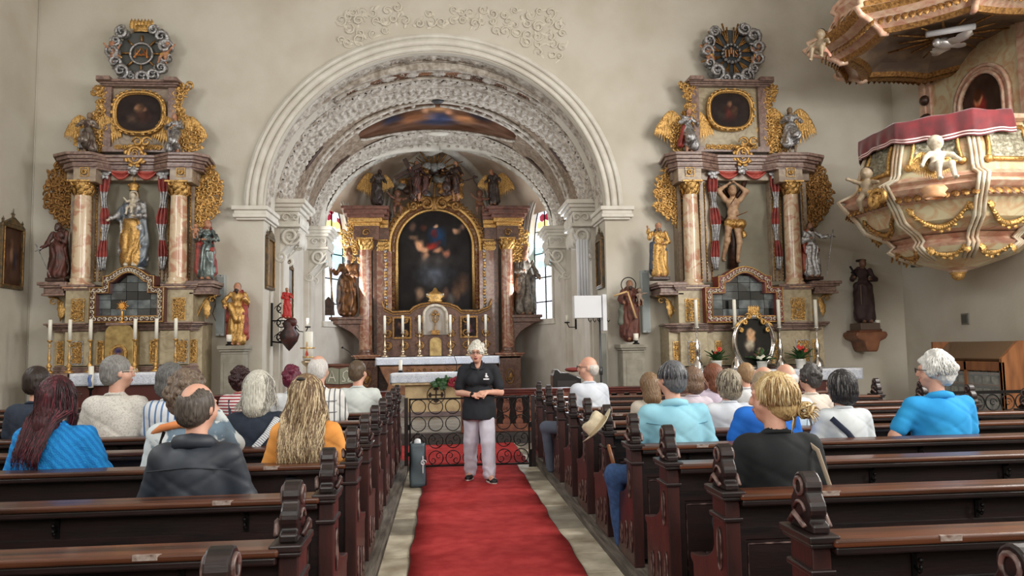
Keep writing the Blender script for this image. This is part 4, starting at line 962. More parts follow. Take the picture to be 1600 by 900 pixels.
    for s in (-1, 1):
        D = 14.15
        def ins_(u, v, s=s, D=D):
            zt, zb = Z(132, D), Z(236, D); t = (v-zb)/(zt-zb); x0 = XA(160 if s < 0 else 276, D); wd = .16+.12*math.sin(t*7)+.22*(1-t)
            return 0 <= t <= 1 and -.06 < (u-x0)*s < wd
        fol('gilt_side_foliage', ins_, 120 if s < 0 else 260, 175 if s < 0 else 312, 132, 234, D, .11, .02, gold, at, 1.5)
    # wings
        cxw = 92 if s < 0 else 333; D = 14.25; xi = 112 if s < 0 else 303
        def inw(u, v, s=s, D=D, xi=xi):
            zt, zb = Z(255, D), Z(352, D); t = (v-zb)/(zt-zb)
            if not 0 <= t <= 1: return False
            wd = .50*(max(0, math.sin(PI*(.12+.80*t)))**.6)*(1 if t > .3 else .45+1.8*t); return -.05 < (u-X(xi, D))*s < wd
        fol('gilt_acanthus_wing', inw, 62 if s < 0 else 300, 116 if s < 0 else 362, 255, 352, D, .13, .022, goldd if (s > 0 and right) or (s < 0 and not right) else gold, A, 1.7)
    # silver and red draperies of the niche
    for s, c in ((-1, 162), (1, 254)):
        D = 14.08; m = MB(); zt, zb = Z(275, D), Z(422, D); n = 30
        def f(u, v, c=c, s=s, D=D, zt=zt, zb=zb):
            z = zt+(zb-zt)*v; w = .09*(1+.35*math.sin(v*17))*(1-.3*v); return (X(c, D)+s*(u-.5)*2*w*.9+s*.02*math.sin(v*9), D-.035*math.sin(u*17+v*3)-.02, z)
        m.grid(14, n, f); 
        for i in range(len(m.m)): 
            j = i//13; m.m[i] = 0 if (j//5) % 2 else 1
        o = obj('niche_drapery', m, [silver, redcl], A); so = o.modifiers.new('s', 'SOLIDIFY'); so.thickness = .01
        m = MB(); m.ball((X(c, D), D-.03, Z(272, D)), (.10, .05, .07), 8, 5); 
        for q in range(6): leaf(m, Vector((X(c, D), D-.05, Z(272, D))), Vector((math.cos(q), 0, math.sin(q))), Vector((-math.sin(q), 0, math.cos(q))), -VY, .13, .035, 0, .3)
        obj('drapery_knot', m, silver, A)
    for a, b in ((168, 204), (208, 244)):
        m = MB(); D = 14.05
        def f(u, v, a=a, b=b, D=D): x = X(a+(b-a)*u, D); d = math.sin(PI*u)*.17; return (x, D-.03*math.sin(v*9), Z(267, D)-v*d-.0)
        m.grid(12, 8, f); o = obj('red_swag', m, mat('rose_red_swag', sr(186, 88, 76), .5, col2=sr(150, 60, 52), ns=10), A); so = o.modifiers.new('s', 'SOLIDIFY'); so.thickness = .012
    m = MB(); D = 14.0; m.ball((X(206, D), D-.03, Z(268, D)), (.09, .05, .07)); 
    for q in range(5): leaf(m, Vector((X(206, D), D-.04, Z(266, D))), Vector((math.cos(q*1.2), 0, math.sin(q*1.2))), Vector((-math.sin(q*1.2), 0, math.cos(q*1.2))), -VY, .11, .03, 0, .3)
    obj('silver_knot', m, silver, A)
    # gilt cartouche on the cornice
    m = MB(); D = 13.95; c = Vector((X(208, D), D-.02, Z(243, D))); m.tube([(c.x+.12*math.cos(a), c.y, c.z+.15*math.sin(a)) for a in np.linspace(0, 2*PI, 17)], .035, 6)
    for q in range(9): a = 2*PI*q/9; leaf(m, c+Vector((.13*math.cos(a), 0, .16*math.sin(a))), Vector((math.cos(a), 0, math.sin(a))), Vector((-math.sin(a), 0, math.cos(a))), -VY, .08, .04, 0, .4)
    for s in (-1, 1): curl(m, Vector((X(218+s*7, D), D, Z(222, D))), VX*s, VZ, -VY, .1, 1.4, 0, 1, .028, 0, 6, 14)
    m.box(c.x-.09, c.x+.09, c.y-.005, c.y+.02, c.z-.1, c.z+.1, 1); 
    for q in range(4): curl(m, c+Vector((0, -.02, .04*(q-1.5))), VX, VZ, -VY, .05, 1.2, q*2, 1, .013)
    obj('cornice_cartouche', m, [gold, marM], A)
    # crest: cloud wreath with wheel or monogram
    ex, ez, er = (215, 85, .54) if not right else (196.5, 86, .60); D = 14.3; c = Vector((X(ex, D), D, Z(ez, D)))
    cr = MB(); cr.prism(oval(28, c.x, c.z, er*.80, er*.86), D, D+.05, 'y'); crest = obj('crest', cr, mat('slate_blue_disc', sr(60, 66, 70), .6) if right else mat('crest_shade_disc', sr(86, 86, 82), .6), A)  # left disc is added, its grey stands in for dark shading behind the wheel
    m = MB(); nc = 15
    for i in range(nc):
        a = 2*PI*(i+.5)/nc
        if abs(a-PI/2) < .35: continue
        p = c+Vector((er*.88*math.cos(a), -.05, er*.92*math.sin(a))); rr = er*rn.uniform(.17, .26)
        m.ball(p, (rr, rr*.6, rr*.8), 9, 6, 1)
        curl(m, p-VY*rr*.55, VX, VZ, -VY, rr*1.1, 1.5, rn.uniform(0, 6), 1, rr*.28, 0, 6, 14); curl(m, p-VY*rr*.4+VZ*rr*.5, VX, VZ, -VY, rr*.7, 1.3, rn.uniform(0, 6), -1, rr*.22, 0, 6, 12)
    obj('cloud_wreath', m, [silver, mat('dull_silvering', sr(140, 140, 138), .5, .4, col2=sr(90, 88, 84), ns=20)], crest)
    if not right:
        m = MB(); rw = .20
        m.tube([(c.x+rw*math.cos(a), D-.05, c.z+rw*math.sin(a)) for a in np.linspace(0, 2*PI, 33)], .024, 6, 0)
        for i in range(8):
            a = 2*PI*i/8+PI/8*0; u = Vector((math.cos(a), 0, math.sin(a))); m.cyl(c-VY*.05+u*(rw), c-VY*.05+u*(rw*1.75), .017, .022, 6, 1); 
        w = obj('wheel', m, [silver, goldd], crest); m = MB(); y = D-.06; 
        for pts in ([(-.10, -.09), (-.10, .09), (0, -.05), (.10, .09), (.10, -.09)], [(-.13, -.08), (0, .11), (.13, -.08)], [(-.08, -.03), (.08, -.03)]): m.tube([(c.x+p[0], y, c.z+p[1]) for p in pts], .016, 4, 0, True, False)
        obj('monogram', m, mat('copper_gilding', (.62, .28, .1), .4, .8), w)
        m = MB(); m.lathe([(.16, 0), (.18, .03), (.15, .06), (.19, .12), (.001, .12)], (c.x, D-.02, Z(52, D)), 14, sy=.5)
        for i in range(7): leaf(m, Vector((c.x-.18+.06*i, D-.08, Z(52, D)+.05)), VZ, VX, -VY, .2, .035, 0, .1)
        obj('gilt_crown', m, gold, crest)
    else:
        m = MB()
        for i in range(12):
            a = 2*PI*(i+.5)/12; u = Vector((math.cos(a), 0, math.sin(a))); v = Vector((-math.sin(a), 0, math.cos(a)))
            for q in (-.07, 0, .07): m.cyl(c-VY*.03+u*.2, c-VY*.04+u*(er*(.92 if q else 1.08))+v*q, .012, .02, 5)
        w = obj('rays', m, goldd, crest); m = MB(); 
        for i in range(16): a = 2*PI*i/16; p = c+Vector((.185*math.cos(a), -.06, .185*math.sin(a))); m.ball(p, .035, 6, 4); curl(m, p-VY*.02, VX, VZ, -VY, .03, 1.2, a, 1, .01, 0, 4, 8)
        obj('ring_wreath', m, silver, crest); m = MB(); y = D-.07
        def st(*pts): m.tube([(c.x+p[0], y, c.z+p[1]) for p in pts], .014, 4, 0, True, False)
        st((-.125, -.07), (-.125, .07)); st((-.145, .07), (-.105, .07)); st((-.145, -.07), (-.105, -.07)); st((-.055, -.07), (-.055, .07)); st((.035, -.07), (.035, .07)); st((-.055, 0), (.035, 0)); st((-.01, 0), (-.01, .12)); st((-.035, .08), (.015, .08))
        st((.13, .055), (.10, .07), (.075, .045), (.10, .005), (.13, -.03), (.105, -.07), (.07, -.05))
        obj('monogram', m, mat('copper_gilding', (.62, .28, .1), .4, .8), w)
    po = dict(arms=[((-.2, -.05, .75), (-.3, -.05, .95)), ((.2, -.06, .6), (.32, -.08, .72))], legs=[((-.1, -.12, .3), (-.14, .02, .1)), ((.12, -.06, .26), (.16, 0, .02))])
    for s in (-1, 1):
        putto_obj('crest_putto', '', (c.x+s*er*.74, D-.12, c.z-er*.42), .44, po if s > 0 else dict(arms=[po['arms'][1], po['arms'][0]], legs=po['legs']) if 0 else po, [skinst, gold, gold, hairst], rz=s*.3, parent=crest, M=Matrix.Rotation(s*.25, 3, 'Y') @ Matrix.Diagonal((-s, 1, 1)).to_3x3(), sash=1)
    # altar table with lace cloth
    D = 13.45; t0, t1 = (118, 262) if not right else (203+(1040-1161)*151/158, 203+(1335-1161)*151/158); zt = Z(582 if not right else 578, 13.5)
    m = MB(); m.box(X(t0+6, D), X(t1-6, D), 13.47, 13.92, .2, zt-.07); m.box(X(t0, D), X(t1, D), 13.42, 13.92, zt-.07, zt-.006); bev(obj('altar_table', m, mat('dark_red_altar_wood', sr(78, 34, 28), .4), A), .008)
    m = MB(); x0, x1 = X(t0, D)-.02, X(t1, D)+.02
    def f(u, v):
        if v < .5: return (x0+(x1-x0)*u, 13.90-.49*v*2, zt)
        q = (v-.5)*2; return (x0+(x1-x0)*u, 13.405-.006*math.sin(u*90)*q, zt-.21*q)
    m.grid(60, 11, f)
    for i in range(len(m.m)): m.m[i] = 1 if i//59 >= 6 else 0
    cl = obj('altar_cloth', m, [clothw, lacem], None); tag(cl, 'white lace altar cloth on the %s side altar' % side, 'tablecloth'); so = cl.modifiers.new('s', 'SOLIDIFY'); so.thickness = .004; so.offset = 1
    return A, X, Z, zt
AL, XLf, ZLf, ztL = side_altar(False)
AR_, XRf, ZRf, ztR = side_altar(True)
# statues of the side altars
def st(name, label, px, pyb, pyt, D, prims, mats, rz=0, f=1., extra=None, group=None, h=None, plinth=None, cat='statue'):
    b = W(px, pyb, D); H = W(px, pyt, D).z-b.z; pr = xf(prims, H/1.0, (b.x, D, b.z), rz); o = carve(name, pr, H, mats, f=f, h=h); tag(o, label, cat, group)
    if plinth:
        m = MB(); w = .16*H; m.box(b.x-w, b.x+w, D-w*.7, D+w*.8, b.z-plinth, b.z+.015); bev(obj('plinth', m, darkfig, o), .01)
    if extra: extra(o, Vector((b.x, D, b.z)), H, Matrix.Rotation(rz, 3, 'Z'))
    return o, b, H
def sword(o, b, H, a, c, w=.012):
    m = MB(); a, c = b+Vector(a)*H, b+Vector(c)*H; m.tube([a, a+(c-a)*.98, c], [w*H*1.3, w*H, .002], 4, 0, True, False, .4); d = (c-a).normalized(); s = d.cross(VY).normalized(); m.cyl(a+s*.06*H, a-s*.06*H, w*H*.8, n=5); m.cyl(a, a-d*.1*H, w*H*.8, n=5); m.ball(a-d*.11*H, w*H*1.4, 6, 4); obj('sword', m, silver, o)
def halo(o, b, H, c, r=.09, mt=None, t=.006):
    m = MB(); c = b+Vector(c)*H; m.tube([c+Vector((r*H*math.cos(a), 0, r*H*math.sin(a))) for a in np.linspace(0, 2*PI, 25)], t*H, 5); obj('halo', m, mt or gold, o)
def madx(o, b, H, M):
    pr = xf(putto(dict(arms=[((-.2, -.1, .6), (-.28, -.2, .75)), ((.18, -.1, .55), (.2, -.2, .5))], legs=[((-.1, -.22, .3), (-.1, -.25, .05)), ((.12, -.22, .32), (.14, -.24, .08))])), .3*H, b+Vector((.04, -.14, .64))*H, -.3); carve('child', pr, .3*H, [whitefig, gold, gold, goldd], parent=o, h=.3*H/45)
    m = MB(); c = b+Vector((0, -.015, .985))*H; m.lathe([(.055*H, 0), (.06*H, .015*H), (.05*H, .03*H), (.07*H, .06*H), (.05*H, .1*H), (.001, .12*H)], c, 12)
    for i in range(8): a = 2*PI*i/8; m.ball(c+Vector((.066*H*math.cos(a), .066*H*math.sin(a), .07*H)), .014*H, 6, 4)
    m.cyl(c+VZ*.12*H, c+VZ*.19*H, .007*H, n=5); m.cyl(c+VZ*.16*H-VX*.02*H, c+VZ*.16*H+VX*.02*H, .006*H, n=5); obj('crown', m, gold, o)
    m = MB(); m.ball(b+Vector((0, 0, -.02))*H, (.17*H, .1*H, .05*H), 12, 6); obj('cloud_base', m, silver, o)
st('madonna_statue', 'gold and silver crowned mother holding a child in the left altar niche', 207, 418, 297, 14.12, standing(arms=[((-.17, -.02, .68), (-.26, -.1, .60)), ((.15, -.03, .66), (.06, -.16, .64))], mats=(0, 1, 2, 3), lean=-.0, hip=-.02, hair='long', wide=1.15, top=2)+[C((.10, .0, .7), (.14, -.03, .3), .05, .06, 4), C((.13, -.03, .3), (.12, -.03, .06), .05, .07, 4), C((-.1, 0, .78), (-.2, 0, .64), .05, .05, 4)], [whitefig, gold, silver, goldd, mat('blue_grey_cloak', sr(74, 84, 98), .4, .3, col2=sr(140, 146, 150), ns=5)], extra=madx, f=.9)
st('saint_statue', 'dark red robed bearded saint with a sword, left end of the left altar', 90, 436, 348, 13.95, standing(arms=[((-.18, -.03, .64), (-.24, -.12, .52)), ((.15, -.03, .64), (.05, -.13, .70))], beard=True, head=(-.02, -.01), wide=1.35, lean=.02), [darkfig, mat('dark_red_saint_robe', sr(96, 52, 44), .5, col2=sr(58, 36, 30), ns=8), darkfig, darkfig], rz=-.2, plinth=.05, extra=lambda o, b, H, M: (sword(o, b, H, (-.26, -.15, .5), (-.02, -.2, .02)), [o for _ in ()]))
def child2(o, b, H, M):
    pr = xf(putto(dict(arms=[((-.2, -.1, .6), (-.28, -.2, .75)), ((.18, -.1, .55), (.2, -.2, .5))], legs=[((-.1, -.2, .3), (-.1, -.2, .05)), ((.12, -.2, .32), (.14, -.2, .08))])), .26*H, b+Vector((-.14, -.12, .66))*H, .2); carve('child', pr, .26*H, [skinst, gold, gold, gold], parent=o, h=.26*H/40)
st('saint_statue', 'woman saint in silver gown with child, right end of left altar', 322, 438, 344, 13.95, standing(arms=[((-.16, -.03, .66), (-.16, -.15, .68)), ((.17, -.04, .67), (-.02, -.14, .66))], hair='long', head=(.015, -.01), hip=.02), [skinst, mat('green_silver_gown', sr(130, 140, 136), .35, .6, col2=sr(70, 80, 80), ns=10), redcl, hairst], rz=.1, plinth=.04, extra=child2)
def seb(o, b, H, M):
    m = MB(); m.tube([b+Vector(p)*H for p in ((.02, .09, -.05), (.04, .08, .3), (0, .09, .6), (.06, .08, .85), (-.0, .06, 1.02))], [.07*H, .06*H, .05*H, .045*H, .03*H], 8); m.tube([b+Vector(p)*H for p in ((.05, .08, .8), (.16, .05, .95), (.2, .03, 1.07))], [.04*H, .035*H, .03*H], 7); m.tube([b+Vector(p)*H for p in ((.0, .08, .85), (-.1, .05, .98), (-.2, .03, 1.03))], [.035*H, .03*H, .02*H], 7); m.tube([b+Vector(p)*H for p in ((.0, .08, .5), (-.18, .05, .62), (-.22, .03, .72))], [.035*H, .03*H, .02*H], 7)
    obj('tree_trunk', m, darkfig, o); m = MB()
    for a, c in (((-.05, -.25, .8), (-.03, -.04, .75)), ((.1, -.25, .62), (.04, -.05, .6)), ((-.12, -.22, .36), (-.06, -.05, .33))): m.cyl(b+Vector(a)*H, b+Vector(c)*H, .006*H, n=5)
    obj('arrow', m, goldd, o)
sp = standing(arms=[((-.17, 0, .93), (-.02, .02, 1.03)), ((.19, -.02, .92), (.05, .0, 1.04))], mats=(0, 1, 1, 3), robe=False, cloak=False, bare=1, head=(-.02, -.02), lean=.02, legs=[((-.05, 0, .5), (-.1, -.06, .28), (-.13, .03, .07)), ((.05, 0, .5), (.07, -.03, .27), (.05, 0, .05))])
sp = [p for p in sp if not (p[0] == 'e' and abs(p[1][2]-.56) < .001)]+[E((0, 0, .54), (.09, .07, .075), 0), E((0, -.01, .50), (.105, .085, .055), 1), C((-.08, -.04, .52), (.1, -.05, .5), .035, .05, 1), C((.10, -.02, .5), (.14, .0, .36), .035, .03, 1)]
st('martyr_statue', 'bare martyr in gold loincloth tied to a trunk in the right altar niche', 1147, 412, 290, 14.12, sp, [mat('pale_wood_skin', sr(196, 162, 128), .5, col2=sr(150, 112, 84), ns=12), gold, gold, hairst], extra=seb)
st('saint_statue', 'bearded saint in gold robe and dark blue cloak, left end of right altar', 1031, 434, 348, 13.95, standing(arms=[((-.17, -.02, .72), (-.22, -.08, .9)), ((.17, -.03, .64), (.04, -.13, .6))], beard=True, wide=1.15), [skinst, gold, bluecl, mat('grey_painted_hair', sr(110, 100, 88), .6)], plinth=.05)
st('saint_statue', 'dark bearded saint leaning on a long sword, right end of the right altar', 1269, 434, 348, 13.95, standing(arms=[((-.16, -.03, .66), (-.06, -.14, .7)), ((.2, -.03, .74), (.36, -.08, .74))], beard=True, wide=1.1), [mat('tanned_wood_skin', sr(140, 100, 76), .5), silver, mat('red_gold_cloak', sr(150, 80, 44), .4, .3, col2=sr(120, 44, 34), ns=6), hairst], plinth=.05, extra=lambda o, b, H, M: sword(o, b, H, (.36, -.1, .74), (.2, -.14, .02)))
def angel(label, px, pyb, pyt, D, s, mats, wm=gold, wl=.62, group=None, sizes=1.):
    # kneeling figure
    P = standing(arms=[((-.2, -.05, .68), (-.08, -.2, .72)), ((.2, -.05, .66), (.1, -.2, .68))], head=(s*.02, -.01), hair='long', cloak=False, robe=False, legs=[])
    P = [p for p in P]+[C((0, 0, .56), (-.06*s, -.2, .34), .10, .09, 1), C((-.06*s, -.2, .34), (.02, .08, .2), .09, .08, 1), C((0, 0, .56), (.1*s, -.06, .22), .11, .1, 1), C((.1*s, -.06, .2), (.08*s, .18, .2), .09, .05, 1), C((-.1, 0, .6), (-.16, .05, .25), .05, .06, 2)]
    P = [(q[0], (q[1][0], q[1][1], q[1][2]-.14), *( [(q[2][0], q[2][1], q[2][2]-.14)] if q[0] == 'c' else [q[2]]), *q[3:]) for q in P]
    b = W(px, pyb, D); H = (W(px, pyt, D).z-b.z)/.86; o = carve('angel_statue', xf(P, H, (b.x, D, b.z), s*.25), H, mats); tag(o, label, 'statue', group)
    m = MB()
    for w in (-1, 1): wing(m, b+Vector((w*.04, .10, .58))*H, w, H*wl, .6); 
    obj('wings', m, wm, o); return o
angel('silver robed gold winged angel left of the oval picture, left altar', 137, 237, 176, 13.98, 1, [mat('weathered_skin', sr(140, 116, 92), .5), mat('aged_silvering', sr(150, 140, 130), .4, .5, col2=sr(92, 74, 66), ns=12), silver, hairst])
angel('blue cloaked gold winged angel right of the oval picture, left altar', 274, 238, 178, 13.98, -1, [skinst, silver, mat('deep_blue_cloak', sr(44, 50, 76), .5), hairst])
angel('red and silver robed angel left of the oval picture, right altar', 1076, 234, 170, 13.98, 1, [skinst, silver, redcl, hairst], wl=.66)
angel('silver robed broad winged angel right of the oval picture, right altar', 1238, 230, 168, 13.98, -1, [mat('weathered_skin', sr(140, 116, 92), .5), silver, silver, hairst], wl=.7)
# tabernacle, monstrance, candles of the left altar
t = thing('tabernacle', 'golden domed tabernacle with a painted door on the left side altar', 'tabernacle', (XLf(188, 13.7), 13.7, ztL))
x0, x1, z1 = XLf(166, 13.6), XLf(211, 13.6), ZLf(505, 13.6); zc = (x0+x1)/2
gm = mat('matt_gold_metal', (.50, .36, .15), .4, .75, col2=(.30, .2, .08), ns=9)
m = MB(); pl = [(x0, ztL)]+[(zc+(x1-x0)/2*-math.cos(a), z1-.18+.2*math.sin(a)) for a in np.linspace(0, PI, 14)]+[(x1, ztL)]; m.prism(pl, 13.62, 13.9, 'y'); bev(obj('body', m, gm, t), .01)
m = MB(); dd = [(zc-.13, ztL+.06)]+[(zc-.13*math.cos(a), ztL+.34+.13*math.sin(a)) for a in np.linspace(0, PI, 12)]+[(zc+.13, ztL+.06)]; m.prism(dd, 13.60, 13.62, 'y'); dr = obj('door', m, gold, t)
m = MB(); m.tube([(p[0], 13.6, p[1]) for p in dd+dd[:1]], .012, 5); obj('door_edge', m, gold, dr)
paint('door_painting', zc-.1, zc+.1, ztL+.1, ztL+.44, 13.597, blobs((120, 90, 50), [(.5, .8, .4, .2, (60, 50, 90), .6), (.5, .55, .2, .2, (150, 110, 120), .7), (.5, .25, .3, .2, (190, 140, 70), .7)], .2, 8, 3), 24, 36, lambda u, v: (v < .72) | (((u-.5)*2)**2+((v-.72)/.28)**2 < 1), parent=dr)
for s in (-1, 1):
    m = MB(); m.lathe([(.03, 0), (.03, .03), (.02, .05), (.022, .4), (.03, .42), (.03, .46)], (zc+s*(x1-x0)*.56, 13.64, ztL), 10); obj('colonnette', m, gold, t)
t = thing('monstrance', 'small gold sunburst monstrance before the glass case of the left altar', 'monstrance', (XLf(193, 13.64), 13.64, ZLf(503, 13.64)))
c = Vector((XLf(193, 13.64), 13.64, ZLf(478, 13.64))); om = mat('bright_orange_gold', (.85, .42, .1), .35, .8)
m = MB(); m.prism(oval(18, c.x, c.z, .045, .045), 13.62, 13.65, 'y')
for i in range(14): a = 2*PI*i/14; u = Vector((math.cos(a), 0, math.sin(a))); m.cyl(c+u*.04, c+u*(.085 if i % 2 else .105), .012, .006, 4)
obj('sunburst', m, om, t); m = MB(); m.lathe([(.05, 0), (.05, .01), (.015, .03), (.012, .1), (.02, .12), (.01, .2)], (c.x, c.y, ZLf(504, 13.64)), 10); obj('foot', m, om, t)
m = MB(); m.box(zc-.22, zc+.22, 13.6, 13.7, ZLf(506, 13.6)-.02, ZLf(504, 13.6)); obj('shelf', m, marM, AL)
for i, px in enumerate((82, 113, 145, 214, 247, 277)):
    lab = ['leftmost of the six gold candlesticks on the left altar', 'second gold candlestick from the left on the left altar', 'gold candlestick just left of the golden tabernacle', 'gold candlestick just right of the golden tabernacle', 'fifth gold candlestick from the left on the left altar', 'rightmost of the six gold candlesticks on the left altar'][i]
    x = XLf(px, 13.52); z0 = ztL+.01
    candle('candlestick', x, 13.52, z0, ZLf(530, 13.52), ZLf(498, 13.52), .075, gold, lab, 'gold candlesticks on the left side altar', .03)
m = MB(); m.box(XLf(64, 13.6), XLf(118, 13.6), 13.44, 13.92, ztL-.06, ztL); m.box(XLf(262, 13.6), XLf(300, 13.6), 13.44, 13.92, ztL-.06, ztL); m.box(XLf(66, 13.6), XLf(298, 13.6), 13.5, 13.92, .2, ztL-.06); obj('side_shelf', m, marM, AL)
pz = W(140, 606, 13.30); x = pz.x; t = thing('paschal_candle', 'thick white candle with blue wavy motif before the left altar table', 'candle', (x, 13.34, .2))
m = MB(); m.lathe([(.12, 0), (.12, .02), (.03, .05), (.02, .1), (.02, pz.z-.25), (.06, pz.z-.2)], (x, 13.34, .2), 12); obj('stand', m, blackm, t)
zt_ = W(140, 572, 13.34).z
m = MB(); m.lathe([(.001, 0), (.042, 0), (.042, zt_-pz.z), (.001, zt_-pz.z)], (x, 13.34, pz.z), 14); cd = obj('candle', m, candlem, t)
m = MB()
for q in (-.02, .0, .02): m.tube([(x+q+.01*math.sin(v*8), 13.34-.0425, pz.z+.02+.2*v) for v in np.linspace(0, 1, 10)], .007, 4)
obj('blue_motif', m, mat('blue_wax', sr(40, 96, 176), .5), cd)
# right altar: four silver candlesticks, oval portrait, three potted plants
for i, px in enumerate((1088, 1148, 1217, 1275)):
    lab = ['leftmost of the four silver candlesticks on the right altar', 'silver candlestick just left of the oval monk portrait', 'silver candlestick just right of the oval monk portrait', 'rightmost of the four silver candlesticks on the right altar'][i]
    D = 13.6; x = W(px, 500, D).x; candle('candlestick', x, D, ztR+.01, W(px, 511, D).z, W(px, 468, D).z, .10, mat('polished_silver', (.72, .68, .64), .18, .95), lab, 'silver candlesticks on the right side altar', .034,
        [(1.0, 0), (1.1, .02), (1.0, .06), (.9, .16), (.5, .23), (.25, .3), (.35, .36), (.5, .44), (.42, .56), (.2, .66), (.15, .74), (.22, .8), (.14, .86), (.2, .93), (.7, .975), (.75, 1.0), (.1, 1.0)])
D = 13.56; pc = W(1177, 521, D); t = thing('oval_portrait', 'oval framed painting of a bald bearded monk standing on the right altar', 'picture', (pc.x, D, ztR+.01))
# (its figure is a painted monk; the frame leans on the case behind)
rx, rz = .34, .44; pcz = ztR+.012+rz+.06
pi = paint('canvas', pc.x-rx, pc.x+rx, pcz-rz, pcz+rz, D, blobs((34, 32, 28), [(.44, .40, .30, .24, (52, 44, 38), .5), (.42, .68, .15, .12, (186, 148, 112), .35), (.44, .56, .14, .10, (176, 136, 102), .4), (.40, .44, .17, .14, (176, 166, 146), .6), (.40, .36, .12, .1, (150, 138, 120), .7), (.62, .24, .14, .06, (178, 138, 110), .5), (.70, .32, .12, .07, (196, 180, 150), .5), (.5, .60, .012, .012, (60, 40, 30), .8)], .05, 7, 6), 60, 70, lambda u, v: ((u-.5)*2)**2+((v-.5)*2)**2 < 1.0, parent=t)
m = MB(); m.strip(oval(40, pc.x, pcz, rx-.01, rz-.01), oval(40, pc.x, pcz, rx+.07, rz+.07), D-.03, D+.04, 0, True, True); fr = obj('oval_frame', m, mat('polished_silver', ()), t)
m = MB(); m.tube([(p[0], D-.03, p[1]) for p in oval(40, pc.x, pcz, rx+.035, rz+.035)+[oval(40, pc.x, pcz, rx+.035, rz+.035)[0]]], .028, 6); obj('frame_rib', m, MATS['polished_silver'], fr)
m = MB(); tz = pcz+rz
for s in (-1, 1):
    for j in range(4): curl(m, Vector((pc.x+s*(.03+.075*j), D-.04, tz+.10-.045*j*1.2-.018*j*j)), VX*s, VZ, -VY, .07-.008*j, 1.4, .5, 1, .022, 0, 6, 12); leaf(m, Vector((pc.x+s*.08*j, D-.04, tz+.06-.05*j)), (VX*s*.8-VZ*.5).normalized(), VZ, -VY, .16, .03, 0, .2)
for j in range(5): leaf(m, Vector((pc.x-.08+.04*j, D-.04, tz+.08)), VZ, VX, -VY, .16, .03, 0, .1)
obj('gilt_crest', m, gold, fr)
def plant(label, px, py, D, r, fl, z0):
    x = W(px, py, D).x; t = thing('potted_plant', label, 'plant', (x, D, z0)); m = MB()
    m.lathe([(.001, 0), (r*.8, 0), (r*.85, .01), (r, .15), (r*1.08, .155), (r*1.08, .175), (r*.9, .175), (r*.88, .14), (.001, .14)], (x, D, z0), 18); obj('pot', m, potm, t)
    rr = random.Random(px); m = MB(); 
    for i in range(26):
        a = rr.uniform(0, 2*PI); e = rr.uniform(.1, 1.2); U = Vector((math.cos(a)*math.cos(e), math.sin(a)*math.cos(e), math.sin(e))); V = Vector((-math.sin(a), math.cos(a), 0)); N = U.cross(V)
        leaf(m, Vector((x, D, z0+.17))+U*.04, U, V, N if N.z > 0 else -N, rr.uniform(.15, .28), .03, 0, -.2); 
    obj('leaves', m, greenl, t)
    m = MB()
    for (dx, dz, q) in fl:
        c = Vector((x+dx, D-.05, z0+.2+dz)); m.tube([(x, D, z0+.15), (x+dx*.5, D-.02, z0+.2+dz*.5), c], .004, 4, 1)
        for i in range(6): a = 2*PI*i/6; leaf(m, c, Vector((math.cos(a), -.3, math.sin(a))), Vector((-math.sin(a), 0, math.cos(a))), -VY, q, q*.35, 0, .3)
        m.ball(c, q*.3, 6, 4)
    obj('flowers', m, [redfl if len(fl) < 5 else mat('white_flower', sr(232, 228, 210), .6), greenl], t)
plant('white pot of green leaves with a small red bloom, left of the oval portrait', 1120, 565, 13.52, .09, [(.03, .18, .05), (-.04, .12, .03)], ztR+.005)
plant('white pot of white flowers in front of the oval portrait', 1191, 572, 13.44, .09, [(-.05, .03, .04), (0, .06, .04), (.05, .02, .04), (.1, .05, .035), (-.1, .04, .035)], ztR-.02)
plant('white pot of red flowers on the right side of the right altar', 1251, 566, 13.52, .09, [(.0, .17, .06), (-.06, .2, .04), (.06, .14, .045)], ztR+.005)
